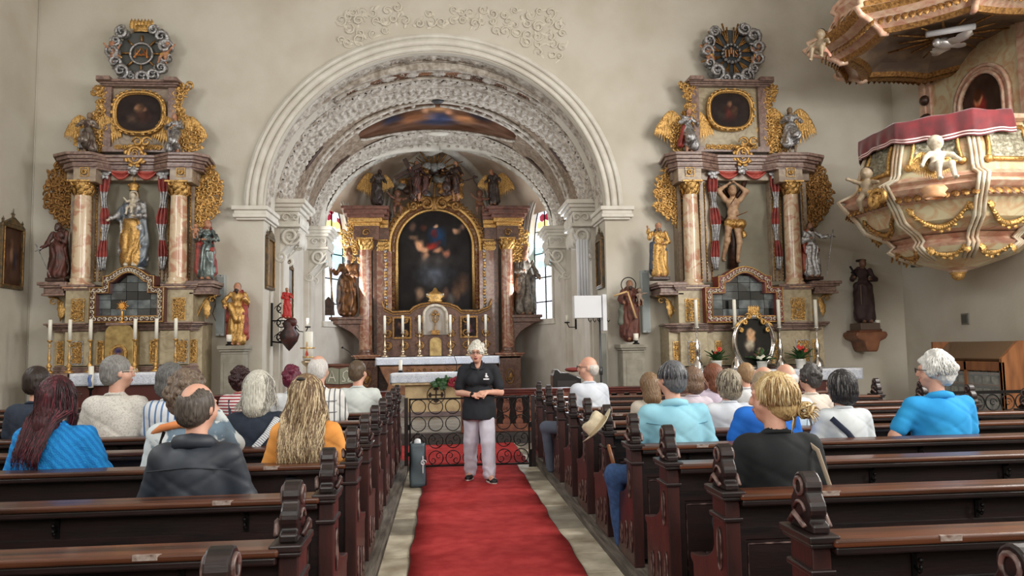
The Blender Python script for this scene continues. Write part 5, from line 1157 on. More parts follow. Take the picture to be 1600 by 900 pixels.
# ================= high altar =================
def high_altar():
    rn = random.Random(21); X = lambda p, D: W(p, 450, D).x; Z = lambda q, D: W(680, q, D).z
    A = thing('high_altar', 'tall brown marble high altar with arched dark painting in the apse', 'altar', (X(680, 21.3), 21.3, .45))
    def bx(nm, a, b, y0, za, zb, mt, y1=22.0, par=A, bv=.015):
        m = MB(); m.box(X(a, y0), X(b, y0), y0, y1, Z(za, y0), Z(zb, y0)); return bev(obj(nm, m, mt, par), bv)
    # pedestals, piers
    bx('base', 574, 786, 21.35, 640, 553, marB)
    for a, b in ((555, 590), (777, 812)):
        bx('pedestal', a, b, 20.95, 650, 556, marB); m = MB(); D = 20.9
        for e, f0, f1 in ((0, 0, .06), (.05, .06, .11), (.1, .11, .16)): m.box(X(a, D)-e, X(b, D)+e, 20.95-e, 21.9, Z(562, D)+f0, Z(562, D)+f1)
        bev(obj('pedestal_cap', m, marRb, A), .01); c = (a+b)/2
        m = MB(); D = 20.94; framebox(m, X(c-7, D), X(c+7, D), Z(606, D), Z(574, D), D-.02, D, .03); obj('pedestal_panel', m, brownw, A)
        m = MB(); m.tube([(X(c, D)+.11*math.cos(q), D-.01, Z(590, D)+.2*math.sin(q)) for q in np.linspace(0, 2*PI, 17)], .018, 5); leaf(m, Vector((X(c, D), D-.01, Z(596, D))), VZ, VX, -VY, .22, .05); curl(m, Vector((X(c, D), D-.01, Z(594, D))), VX, VZ, -VY, .06, 1.2, 0, 1, .02); obj('gilt_relief', m, goldd, A)
    for s, a, b in ((-1, 583, 606), (1, 756, 779)): bx('pier', a, b, 21.45, 560, 330, marB)
    for s, a, b in ((-1, 602, 612), (1, 749, 759)): bx('inner_strip', a, b, 21.38, 560, 392, marRb)
    for c in (571, 793):
        column(A, X(c, 21.15), 21.15, Z(556, 21.1), Z(372, 21.1), .175, marRb, gold, .33, marB)
    for c in (597, 764):
        m = MB(); D = 21.43; m.box(X(c-8, D), X(c+8, D), D-.03, D+.1, Z(552, D), Z(390, D)); p = obj('pilaster', m, marRb, A)
        m = MB(); z0, z1 = Z(392, D), Z(374, D); m.box(X(c-9, D), X(c+9, D), D-.06, D+.1, z1-.04, z1)
        for j in range(5):
            for r_ in range(2): leaf(m, Vector((X(c-7+3.5*j, D), D-.05, z0+.12*r_)), VZ, VX, -VY, .16, .04, 0, .6)
        obj('pilaster_capital', m, gold, p)
    for c, dd in ((603, 0), (757, 0)):
        m = MB(); D = 21.33; z0, z1 = Z(545, D), Z(380, D)
        for i in range(34): zz = z0+(z1-z0)*(i+.5)/34; m.ball((X(c, D)+.012*math.sin(i), D, zz), (.045, .03, .05), 6, 4, i % 3 == 1)
        obj('gilt_bead_strip', m, [gold, silver], A)
    # entablature blocks
    for a, b, c0, c1 in ((552, 592, 536, 606), (778, 812, 757, 826)):
        bx('frieze_block', a, b, 21.0, 374, 352, marB); bx('frieze_return', a+18 if a < 700 else a-20, b+16 if a < 700 else b-18, 21.35, 374, 340, marB)
        m = MB(); D = 20.98; cc = (a+b)/2; curl(m, Vector((X(cc, D), D, Z(363, D))), VX, VZ, -VY, .11, 1.5, 0, 1, .03); obj('gilt_scroll', m, goldd, A)
        m = MB(); x0, x1 = X(c0, 20.9), X(c1, 20.9); zb, zt = Z(352, 20.9), Z(323, 20.9); h = zt-zb
        xl, xr = X(a, 21), X(b, 21)
        for f0, f1, e, mi in ((0, .2, .02, 1), (.2, .42, .1, 1), (.42, .6, .16, 0), (.6, .84, .24, 0), (.84, 1, .3, 0)):
            m.box(xl-e, xr+e, 21.0-e, 21.9, zb+h*f0, zb+h*f1, mi)
            if a < 700: m.box(xr, X(606, 21.3)+e*.2, 21.35-e, 21.9, zb+h*f0, zb+h*f1, mi)
            else: m.box(X(757, 21.3)-e*.2, xl, 21.35-e, 21.9, zb+h*f0, zb+h*f1, mi)
        bev(obj('cornice', m, [mat('brown_red_marble', sr(132, 88, 74), .3, col2=sr(92, 60, 52), ns=5, disto=2), gold], A), .012)
    # backboard and arched painting
    m = MB(); D = 21.55; cx = X(680.5, D); hw = X(738, D)-cx; zs, zb = Z(385, D), Z(484, D); zt = Z(330, D); ah = zt-zs
    ar = [(cx+hw*math.cos(a), zs+ah*math.sin(a)) for a in np.linspace(0, PI, 31)]
    def off(e): return [(cx+hw+e, zb)]+[(cx+(hw+e)*math.cos(a), zs+(ah+e)*math.sin(a)) for a in np.linspace(0, PI, 31)]+[(cx-hw-e, zb)]
    pl = [(cx+hw+.5, zb-.2)]+[(cx+(hw+.42)*math.cos(a), zs+(ah+.36)*math.sin(a)) for a in np.linspace(0, PI, 31)]+[(cx-hw-.5, zb-.2)]; m.prism(pl, 21.6, 22, 'y'); obj('backboard', m, marB, A)
    for e0, e1, d, mt in ((.0, .07, .16, gold), (.07, .2, .1, marRb), (.2, .3, .18, gold)):
        m = MB(); m.strip(off(e0), off(e1), 21.6-d, 21.62, 0, True); obj('picture_frame', m, mt, A)
    m = MB(); o_ = off(.14); L_ = [Vector((p[0], 21.49, p[1])) for p in o_]; acc = 0
    for a, b in zip(L_[:-1], L_[1:]):
        nn = max(1, round((b-a).length/.13))
        for i in range(nn): P_ = a+(b-a)*((i+.5)/nn); t = (b-a).normalized(); curl(m, P_, t, t.cross(VY), -VY, .05, 1.2, i*PI, 1 if (i+acc) % 2 else -1, .016, 0, 5, 8)
        acc += nn
    obj('frame_carving', m, goldd, A)
    m = MB(); L2 = [Vector((p[0], 21.45, p[1])) for p in off(.38)]
    for a, b in zip(L2[:-1], L2[1:]):
        nn = max(1, round((b-a).length/.16))
        for i in range(nn):
            P_ = a+(b-a)*((i+.5)/nn); t = (b-a).normalized(); q = t.cross(VY)
            leaf(m, P_, (t+q*.5).normalized(), q, -VY, .2, .05, 0, .4); curl(m, P_, t, q, -VY, .07, 1.2, i, 1, .02, 0, 5, 8)
    obj('foliage_border', m, goldd, A)
    bl = [(.52, .74, .14, .14, (30, 62, 96), .7), (.50, .86, .04, .035, (190, 150, 120), .5), (.50, .77, .06, .06, (96, 40, 44), .6), (.47, .66, .12, .05, (140, 44, 34), .6), (.28, .67, .08, .07, (176, 130, 96), .6), (.34, .62, .10, .05, (166, 122, 92), .6), (.22, .74, .09, .035, (120, 92, 72), .6), (.38, .55, .08, .06, (160, 116, 88), .6), (.55, .60, .08, .04, (150, 106, 80), .6), (.66, .57, .06, .06, (150, 96, 74), .6), (.78, .80, .07, .045, (170, 130, 100), .6), (.20, .85, .07, .05, (96, 72, 60), .7), (.35, .84, .06, .05, (110, 60, 48), .7), (.86, .84, .05, .04, (130, 100, 84), .7),
          (.5, .36, .34, .15, (74, 78, 86), .9), (.5, .5, .4, .08, (60, 56, 54), .9), (.85, .25, .14, .14, (92, 66, 48), .8), (.28, .16, .08, .08, (120, 96, 76), .7), (.42, .14, .06, .06, (96, 72, 58), .7), (.62, .15, .09, .08, (88, 64, 52), .7), (.78, .16, .08, .1, (104, 76, 58), .7), (.70, .1, .06, .07, (90, 84, 80), .7), (.12, .3, .1, .2, (22, 18, 18), .7)]
    H_ = zt-zb
    pa = paint('altar_painting', cx-hw-.02, cx+hw+.02, zb, zt+.01, 21.585, blobs((32, 28, 27), bl, .10, 9, 2), 90, 110, lambda u, v: (v < (zs-zb)/H_) | (((u-.5)*2)**2+((v-(zs-zb)/H_)/(1-(zs-zb)/H_))**2 < 1.03), parent=A)
    # gloria on top: cloud of figures, rays, dove, cross
    g = MB(); D = 21.3; c = Vector((X(680, D), D, Z(268, D)))
    for i in range(20):
        a = 2*PI*i/20; u = Vector((math.cos(a), 0, math.sin(a))); L_ = .95 if i % 2 else .7; g.cyl(c+u*.2-VY*.12, c+u*L_*.9-VY*.12, .035, .012, 4)
    ray_ = obj('sun_rays', g, goldd, A)
    P = []
    cm = []
    for i in range(46):
        a = rn.uniform(0, 2*PI); r_ = rn.uniform(.25, 1.)
        x = math.cos(a)*.95*r_; z = math.sin(a)*.38*r_-.34-.12*abs(x)
        P.append(E((c.x+x, 21.25+rn.uniform(-.1, .1), c.z+z), (rn.uniform(.1, .2), .12, rn.uniform(.08, .14)), rn.choice((0, 0, 1, 3))))
    carve('cloud_mass', P, 1.0, [darkfig, goldd, darkfig, mat('dull_silvering', ())], h=.03, parent=A, k=.05)
    def seated_fig(nm, x, z, H, s, mats):
        Q = standing(arms=[((-.2, -.05, .7), (-.26, -.18, .76)), ((.2, -.05, .66), (.26, -.16, .6))], beard=True, robe=False, legs=[], cloak=True, hair='long')
        Q += [C((-.05, 0, .55), (-.1, -.24, .5), .09, .07, 1), C((-.1, -.24, .5), (-.1, -.2, .2), .07, .08, 1), C((.05, 0, .55), (.12, -.24, .52), .09, .07, 1), C((.12, -.24, .52), (.12, -.2, .22), .07, .08, 1), E((0, .05, .45), (.2, .14, .12), 2)]
        return carve(nm, xf(Q, H, (x, 21.05, z), s*.5), H, mats, parent=A)
    dk = mat('dark_polychrome', sr(92, 54, 46), .45, col2=sr(50, 34, 32), ns=8)
    seated_fig('gloria_figure', X(652, 21), Z(314, 21), 1.15, 1, [skinst, dk, darkfig, hairst]); seated_fig('gloria_figure', X(714, 21), Z(314, 21), 1.15, -1, [skinst, darkfig, goldd, hairst])
    m = MB(); p0 = Vector((X(640, 21), 20.95, Z(268, 21))); d1 = Vector((.80, 0, .42)).normalized(); d2 = Vector((-d1.z, 0, d1.x))
    def bar(a, b, w):
        q = (b-a).normalized().cross(VY)*w; vs = [a+q, a-q, b-q, b+q]; m.add([v+VY*e for e in (-.04, .04) for v in vs], [(0, 1, 2, 3), (7, 6, 5, 4), (0, 4, 5, 1), (1, 5, 6, 2), (2, 6, 7, 3), (3, 7, 4, 0)])
    bar(p0-d1*.45, p0+d1*.38, .06); bar(p0+d1*.05-d2*.42, p0+d1*.05+d2*.36, .06); obj('wooden_cross', m, darkfig, A)
    m = MB(); b0 = Vector((X(706, 21), 20.9, Z(292, 21))); m.cyl(b0, b0+Vector((.75, 0, .28)), .03, .015, 6); m.ball(b0+Vector((.66, -.02, .26)), .05, 6, 4); m.ball(b0-VX*.1, .16, 10, 7); obj('orb_and_sceptre', m, darkfig, A)
    m = MB(); cc = Vector((X(680, 20.95), 20.98, Z(262, 21))); m.ball(cc, (.12, .1, .14)); 
    for s in (-1, 1): leaf(m, cc, VX*s, VZ, -VY, .34, .09, 0, .3)
    obj('dove', m, mat('dull_silvering', ()), A)
    m = MB(); cc = Vector((X(680, 21.2), 21.2, Z(318, 21.2)))
    for s in (-1, 1):
        curl(m, cc+VX*s*.22, VX*s, VZ, -VY, .2, 1.5, .5, 1, .05, 0, 6, 16); leaf(m, cc+VX*s*.1, (VX*s+VZ*.3).normalized(), VZ, -VY, .6, .1, 0, .3); curl(m, cc+VX*s*.6-VZ*.06, VX*s, VZ, -VY, .16, 1.4, 1., -1, .04, 0, 6, 14)
    m.ball(cc, (.16, .08, .2), 10, 6); obj('crown_cartouche', m, goldd, A)
    # gilded scroll wings against the windows
    for s in (-1, 1):
        D = 21.2; m = MB(); xi = X(562 if s < 0 else 800, D)
        def ins_(u, v): t = (v-Z(408, D))/(Z(338, D)-Z(408, D)); return 0 <= t <= 1 and 0 < (u-xi)*s < .18+.3*math.sin(PI*(.1+.8*t))
        foliage(m, Vector((0, D, 0)), VX, VZ, -VY, ins_, xi-(.55 if s < 0 else 0), xi+(.55 if s > 0 else 0), Z(408, D), Z(338, D), .16, .026, rn, 0, 1.5); obj('gilt_scroll_wing', m, gold, A)
        # bracket under the bishop
        D = 21.25; xa, xb = (X(519, D), X(566, D)) if s < 0 else (X(800, D), X(842, D)); zt_ = Z(494, D); m = MB()
        m.box(min(xa, xb)-.05, max(xa, xb)+.05, D-.3, D+.3, zt_-.08, zt_); m.box(min(xa, xb), max(xa, xb), D-.25, D+.3, zt_-.2, zt_-.08)
        xo, xi2 = (xa, xb) if s < 0 else (xb, xa); pr = [(xi2, zt_-.2), (xo+(xi2-xo)*.1, zt_-.2)]+[(xo+(xi2-xo)*(.1+.9*t**.7), zt_-.2-.6*t*(1-.25*math.sin(t*PI))) for t in np.linspace(.08, 1, 10)]; m.prism(pr, D-.18, D+.2, 'y'); bev(obj('bishop_bracket', m, marB, A), .01)
    # predella with tabernacle niche
    D = 21.0; z0 = Z(556, D); cx = X(680, D)
    prof = [(-82, 470), (-80, 480), (-66, 487), (-40, 486), (-34, 480), (-22, 475), (0, 472), (22, 475), (34, 480), (40, 486), (66, 487), (84, 480), (88, 468), (90, 520), (90, 556), (-84, 556), (-84, 520)]
    m = MB(); m.prism([(X(680+a, D), Z(b, D)) for a, b in prof], D, D+.35, 'y'); pre = obj('predella', m, mat('gilt_brown_marble', sr(112, 76, 58), .4, col2=sr(80, 52, 40), ns=7, disto=2), A)
    m = MB(); 
    for dy, w in ((0, .035), (.07, .02)): m.tube([(X(680+a, D), D-.02, Z(b, D)-dy) for a, b in prof[:13]], w, 6)
    obj('gilt_rim', m, goldd, pre)
    m = MB()
    for c in (-74, -48, -24, 24, 48, 78):
        for q in (500, 520, 540): curl(m, Vector((X(680+c, D), D-.01, Z(q, D))), VX*(1 if c > 0 else -1), VZ*(1 if q != 520 else -1), -VY, .13, 1.5, 0, 1, .026, 0, 6, 14); leaf(m, Vector((X(680+c, D), D-.01, Z(q+8, D))), VZ, VX, -VY, .22, .04, 0, .5)
    obj('gilt_scrollwork', m, goldd, pre)
    m = MB(); nx = X(680, D); hw2 = .28; zn0, zs2, zt2 = Z(523, D), Z(492, D), Z(479, D)
    arn = [(nx-hw2, zn0)]+[(nx-hw2*math.cos(a), zs2+(zt2-zs2)*math.sin(a)) for a in np.linspace(0, PI, 13)]+[(nx+hw2, zn0)]
    m.prism(arn, D-.03, D-.02, 'y'); ni = obj('tabernacle_niche', m, mat('pale_niche', sr(170, 160, 148), .6), pre)
    m = MB(); o2 = [(nx-hw2-.07, zn0)]+[(nx-(hw2+.07)*math.cos(a), zs2+(zt2-zs2+.07)*math.sin(a)) for a in np.linspace(0, PI, 13)]+[(nx+hw2+.07, zn0)]; m.strip(arn, o2, D-.10, D, 0, True); obj('niche_frame', m, whitefig, pre)
    m = MB(); c = Vector((nx, D-.08, Z(496, D))); m.box(c.x-.018, c.x+.018, c.y-.02, c.y+.02, Z(522, D), Z(484, D)); m.box(c.x-.12, c.x+.12, c.y-.02, c.y+.02, c.z+.06, c.z+.1)
    m.tube([(c.x+.1*math.cos(a), c.y, c.z+.02+.16*math.sin(a)) for a in np.linspace(0, 2*PI, 17)], .014, 5); m.box(c.x-.12, c.x+.12, c.y-.05, c.y+.04, Z(523, D), Z(516, D)); obj('altar_crucifix', m, goldd, ni)
    m = MB(); m.prism([(nx-.16, Z(556, D)), (nx-.16, Z(534, D))]+[(nx-.16*math.cos(a), Z(534, D)+.12*math.sin(a)) for a in np.linspace(0, PI, 9)]+[(nx+.16, Z(534, D)), (nx+.16, Z(556, D))], D-.06, D, 'y'); obj('tabernacle_door', m, mat('matt_gold_metal', ()), pre)
    for a, b in ((616, 640), (721, 743)):
        x0, x1, za, zb_ = X(a, D), X(b, D), Z(526, D), Z(497, D); paint('small_painting', x0, x1, za, zb_, D-.035, blobs((40, 28, 26), [(.5, .5, .2, .3, (110, 70, 54), .7), (.3, .7, .12, .15, (120, 84, 60), .7), (.6, .3, .2, .15, (80, 44, 60), .7)], .2, 6, a), 24, 24, parent=pre)
        m = MB(); framebox(m, x0, x1, za, zb_, D-.07, D, .045); obj('small_picture_frame', m, goldd, pre)
    m = MB(); cc = Vector((nx, D-.05, Z(473, D))); m.lathe([(.14, 0), (.2, .05), (.16, .1), (.26, .18), (.2, .26), (.08, .32), (.04, .4), (.001, .42)], cc, 12, sy=.6)
    for s in range(-4, 5): m.ball((cc.x+s*.055, cc.y-.1, cc.z+.14+.02*abs(s)), .03, 6, 4, 1)
    obj('crown_finial', m, [gold, whitefig], pre)
    # altar table, tapered front
    D = 20.3; zt_ = Z(571, D); m = MB(); pr = [(X(592, D), zt_), (X(775, D), zt_), (X(770, D), Z(583, D)), (X(762, D), Z(600, D)), (X(766, D), .45), (X(601, D), .45), (X(606, D), Z(600, D)), (X(597, D), Z(583, D))]
    m.prism(pr, D, 20.95, 'y'); tb = obj('altar_table', m, mat('painted_brown_altar', sr(142, 98, 66), .4, col2=sr(104, 66, 46), ns=6), A); bev(tb, .02)
    m = MB(); 
    for s in (-1, 1):
        for j in range(5): curl(m, Vector((X(680, D)+s*(.12+.16*j), D-.01, Z(578, D))), VX*s, VZ, -VY, .06, 1.3, 0, 1 if j % 2 else -1, .012, 0, 5, 10)
    obj('gilt_frieze', m, goldd, tb)
    return A
HA = high_altar()
def cloth(name, label, x0, x1, y0, y1, z, drop, matl, side=True, px=60):
    m = MB(); 
    def f(u, v):
        x = x0+(x1-x0)*u
        if v < .4: return (x, y1-(y1-y0)*v/.4, z)
        q = (v-.4)/.6; return (x, y0-.012-.012*math.sin(u*px)*q, z-drop*q)
    m.grid(px+1, 16, f)
    for i in range(len(m.m)): m.m[i] = 1 if i//px >= 8 else 0
    if side:
        for s, xx in ((-1, x0), (1, x1)):
            def g(u, v): return (xx+s*(.012+.012*math.sin(u*22)*v), y0+(y1-y0)*u, z-drop*1.15*v)
            m.grid(16, 8, g, 1)
    o = obj(name, m, matl); so = o.modifiers.new('s', 'SOLIDIFY'); so.thickness = .005; so.offset = 1; return tag(o, label, 'tablecloth')
X_ = lambda p, D: W(p, 450, D).x; Z_ = lambda q, D, p=680: W(p, q, D).z
cloth('altar_cloth', 'white lace edged cloth on the high altar table', X_(587, 20.28), X_(778, 20.28), 20.28, 20.97, Z_(558, 20.3)+.01, .2, [clothw, lacem])
for i, px in enumerate((601, 629, 655, 703, 731, 758)):
    lab = ['leftmost of the six candlesticks on the high altar', 'second candlestick from the left on the high altar', 'candlestick just left of the high altar niche', 'candlestick just right of the high altar niche', 'fifth candlestick from the left, behind the standing speaker', 'rightmost of the six candlesticks on the high altar'][i]
    D = 20.75; candle('candlestick', X_(px, D), D, Z_(557, D)+.012, Z_(519, D), Z_(492, D), .10, mat('brass_candlestick', (.56, .44, .3), .3, .85), lab, 'candlesticks on the high altar', .035)
# statues on the high altar
def crozier(o, b, H, M):
    m = MB(); p = b+Vector((-.3, -.1, 0))*H; m.cyl(p+Vector((.1, 0, .0))*H, p+VZ*1.02*H, .012*H, n=5); curl(m, p+VZ*1.08*H+VX*.04*H, VX, VZ, -VY, .06*H, 1.4, PI*.9, -1, .014*H, 0, 5, 12); obj('crozier', m, goldd, o)
    m = MB(); q = b+Vector((-.26, -.14, .0))*H; m.box(q.x-.1*H, q.x+.06*H, q.y-.06*H, q.y+.06*H, q.z, q.z+.2*H); m.prism([(q.x-.11*H, q.z+.2*H), (q.x-.02*H, q.z+.3*H), (q.x+.07*H, q.z+.2*H)], q.y-.06*H, q.y+.06*H, 'y'); obj('church_model', m, darkfig, o)
st('bishop_statue', 'dark gilded bishop statue with crozier left of the high altar column', 543, 493, 398, 21.2, standing(arms=[((-.17, -.03, .68), (-.24, -.14, .74)), ((.16, -.03, .66), (.02, -.14, .66))], mitre=1, beard=True, wide=1.25, head=(.02, 0)), [mat('tanned_wood_skin', ()), mat('bronze_gold_robe', sr(136, 90, 50), .4, .5, col2=sr(76, 52, 36), ns=7), mat('grey_brown_cloak', sr(104, 90, 82), .5, col2=sr(60, 48, 42), ns=7), hairst], extra=crozier)
st('bishop_statue', 'bishop statue in fringed silver cope right of the high altar column', 822, 492, 392, 21.2, standing(arms=[((-.15, -.03, .68), (-.04, -.15, .68)), ((.16, -.03, .66), (.20, -.14, .56))], mitre=4, wide=1.35), [mat('tanned_wood_skin', ()), mat('grey_silver_vestment', sr(128, 118, 106), .45, .3, col2=sr(70, 62, 56), ns=10), mat('bronze_gold_robe', ()), hairst, mat('mitre_brown', sr(120, 80, 56), .5)])
def bigangel(label, px, s, mats):
    D = 21.15; b = W(px, 321, D); H = (W(px, 266, D).z-b.z)/.98
    pr = standing(arms=[((-.18, -.03, .70), (-.22*1, -.15, .6)), ((.18, -.03, .70), (.2, -.16, .62))], hair='long', wide=1.2, lean=-.03*s, head=(-.03*s, -.02))
    o = carve('angel_statue', xf(pr, H, (b.x, D, b.z), -s*.35), H, mats); tag(o, label, 'statue'); m = MB()
    for w in (-1, 1): wing(m, b+Vector((w*.03, .12, .72))*H, w, H*(.62 if w == s else .45), .5); 
    obj('wings', m, goldd if 0 else gold, o)
bigangel('dark angel with gilded wings on the left cornice of the high altar', 590, -1, [darkfig, mat('dark_silver_robe', sr(90, 80, 76), .4, .4, col2=sr(48, 38, 34), ns=8), darkfig, hairst])
bigangel('dark angel with gilded wings on the right cornice of the high altar', 772, 1, [skinst, mat('dark_silver_robe', ()), mat('dark_red_saint_robe', ()), hairst])
PO = dict(arms=[((-.24, -.08, .72), (-.36, -.1, .86)), ((.24, -.08, .6), (.34, -.16, .62))], legs=[((-.12, -.14, .28), (-.1, -.04, .05)), ((.14, -.16, .3), (.12, -.02, .06))])
for px, lab in ((621, 'small dark putto left of the high altar picture arch'), (750, 'small dark putto right of the high altar picture arch')):
    D = 21.15; b = W(px, 336, D); putto_obj('putto_statue', lab, (b.x, D, b.z), .72, PO, [mat('brown_figure_skin', sr(110, 72, 54), .45), goldd, goldd, hairst], sash=1)
# ================= free-standing altar, balustrade, gate =================
t = thing('altar_table', 'stone block altar with a dark iron cross before the high altar', 'altar', (X_(680, 16.5), 16.5, .215)); D = 16.3
m = MB(); m.box(X_(632, D), X_(727, D), D, 17.0, .2+.02, Z_(601, D)); bev(obj('stone_block', m, mat('buff_sandstone', sr(196, 172, 132), .8, col2=sr(166, 140, 106), ns=5, bump=.2), t), .01)
m = MB(); m.box(X_(626, D), X_(733, D), D-.06, 17.05, .2+.02, Z_(643, D)); bev(obj('stone_foot', m, mat('purple_grey_stone', sr(128, 108, 104), .6, col2=sr(96, 80, 80), ns=6), t), .01)
m = MB(); m.box(X_(612, D), X_(748, D), D-.12, 17.1, Z_(601, D), Z_(584, D)); bev(obj('table_slab', m, mat('buff_sandstone', ()), t), .01)
c = Vector((X_(680, D), D-.012, Z_(617, D))); m = MB(); m.tube([c+Vector((.19*math.cos(a), 0, .19*math.sin(a))) for a in np.linspace(0, 2*PI, 29)], .008, 4); ci = obj('incised_circle', m, mat('iron_cross', sr(50, 34, 28), .6), t)
m = MB(); w = .028
for u in (VX, -VX, VZ, -VZ):
    v = VZ if u.x else VX; m.tube([c, c+u*.12], [w*.8, w*.8], 4, 0, True, False, .6); 
    for q in (-1, 0, 1): m.ball(c+u*(.145 if q == 0 else .125)+v*q*.032, .024, 7, 5)
obj('iron_cross', m, mat('iron_cross', ()), t)
cloth('altar_cloth', 'white lace edged cloth on the free-standing stone altar', X_(610, 16.2), X_(750, 16.2), 16.17, 17.12, Z_(584, 16.2)+.012, .19, [clothw, lacem])
t = thing('altar_candle', 'short white candle in black holder on the free-standing altar', 'candle', (X_(625, 16.4), 16.45, Z_(583, 16.3)+.02)); b = Vector((X_(625, 16.4), 16.45, Z_(583, 16.3)+.02))
m = MB(); m.lathe([(.001, 0), (.05, 0), (.055, .03), (.04, .05), (.001, .05)], b, 12); obj('holder', m, blackm, t); m = MB(); m.lathe([(.001, .05), (.038, .05), (.038, .27), (.001, .275)], b, 12); obj('candle', m, candlem, t)
t = thing('microphone', 'thin gooseneck microphone on the free-standing altar', 'microphone', (X_(712, 16.4), 16.4, Z_(583, 16.3)+.02)); m = MB(); b = Vector((X_(712, 16.4), 16.4, Z_(583, 16.3)+.02)); m.lathe([(.001, 0), (.06, 0), (.05, .02), (.001, .02)], b, 10); m.tube([b, b+VZ*.2, b+Vector((-.04, -.03, .32)), b+Vector((-.1, -.06, .36))], .007, 5); m.ball(b+Vector((-.1, -.06, .36)), .016, 6, 5); obj('gooseneck', m, blackm, t)
t = thing('flower_arrangement', 'red rose and green leaves hanging over the free-standing altar edge', 'flowers', (X_(700, 16.1), 16.1, Z_(598, 16.1))); b = Vector((X_(696, 16.08), 16.08, Z_(598, 16.08))); rr = random.Random(9); m = MB()
for i in range(22): a = rr.uniform(0, 2*PI); U = Vector((math.cos(a), -.4, math.sin(a)*.6)).normalized(); leaf(m, b+VX*rr.uniform(-.2, .1), U, U.cross(VY).normalized(), -VY, rr.uniform(.12, .22), .05, 0, .2)
m.cyl(b+VX*.0, b+Vector((0, .12, .17)), .03, n=5); obj('leaves', m, greenl, t); m = MB(); bb = b+Vector((.16, -.05, .0)); 
for i in range(14): a = 2.4*i; r_ = .02+.006*i; leaf(m, bb+Vector((math.cos(a)*r_*.5, -.05+.002*i, math.sin(a)*r_*.5)), Vector((math.cos(a), -.5, math.sin(a))).normalized(), Vector((-math.sin(a), 0, math.cos(a))), -VY, .07+.004*i, .05, 0, -.3)
obj('rose', m, mat('dark_red_rose', sr(130, 20, 40), .7), t)
# communion rail
def rail(x0, x1, label, posts):
    D = 13.22; t = thing('communion_rail', label, 'railing', ((x0+x1)/2, D, .2)); z0, z1 = .2, .92
    m = MB(); 
    for e, a, b in ((.05, .86, .92), (.02, .82, .86), (.07, .90, .93)): m.box(x0-e*.3, x1+e*.3, D-.06-e, D+.06+e, a, b)
    bev(obj('top_rail', m, railred, t), .012); m = MB(); m.box(x0, x1, D-.08, D+.08, z0, z0+.13); bev(obj('bottom_rail', m, brownw, t), .01)
    n = int((x1-x0)/.215); st_ = (x1-x0)/n; pf = [(.055, 0), (.065, .03), (.06, .06), (.04, .09), (.05, .16), (.068, .26), (.05, .36), (.036, .41), (.06, .45), (.065, .49)]
    pl = [(w_, z) for w_, z in pf]; 
    me = None
    for i in range(n):
        x = x0+st_*(i+.5)
        if any(abs(x-p) < .12 for p in posts): continue
        if me is None:
            m = MB(); P_ = [(-w_, z) for w_, z in pl]+[(w_, z) for w_, z in reversed(pl)]; m.prism(P_, -.03, .03, 'y'); m2 = m
            for q in (.12, .26, .39): curl(m2, Vector((-.02, -.03, q)), VX, VZ, -VY, .03, 1.3, 0, 1, .009, 0, 4, 8); curl(m2, Vector((.02, -.03, q)), -VX, VZ, -VY, .03, 1.3, 0, 1, .009, 0, 4, 8)
            me = m.mesh('baluster'); me.materials.append(brownw)
        o = bpy.data.objects.new('baluster', me); COL.objects.link(o); o.parent = t; o.location = Vector((x, D, .33))-Vector(((x0+x1)/2, D, .2))
    m = MB(); m.box(x0, x1, D+.16, D+.18, z0, z0+.6); obj('gap_shade_board', m, mat('gap_shade_brown', sr(40, 26, 22), .6), t)  # added board, its dark colour stands in for shade between the balusters
    for p in posts:
        m = MB(); m.box(p-.09, p+.09, D-.1, D+.1, z0, z1-.06); m.box(p-.065, p+.065, D-.108, D-.1, z0+.16, z1-.16); bev(obj('post', m, brownw, t), .008)
    return t
rail(.28, 4.1, 'carved wooden communion rail right of the standing speaker', (.28+.09, 2.15, 4.0)); rail(-4.2, -.93, 'carved wooden communion rail on the left of the chancel opening', (-1.02, -4.1))
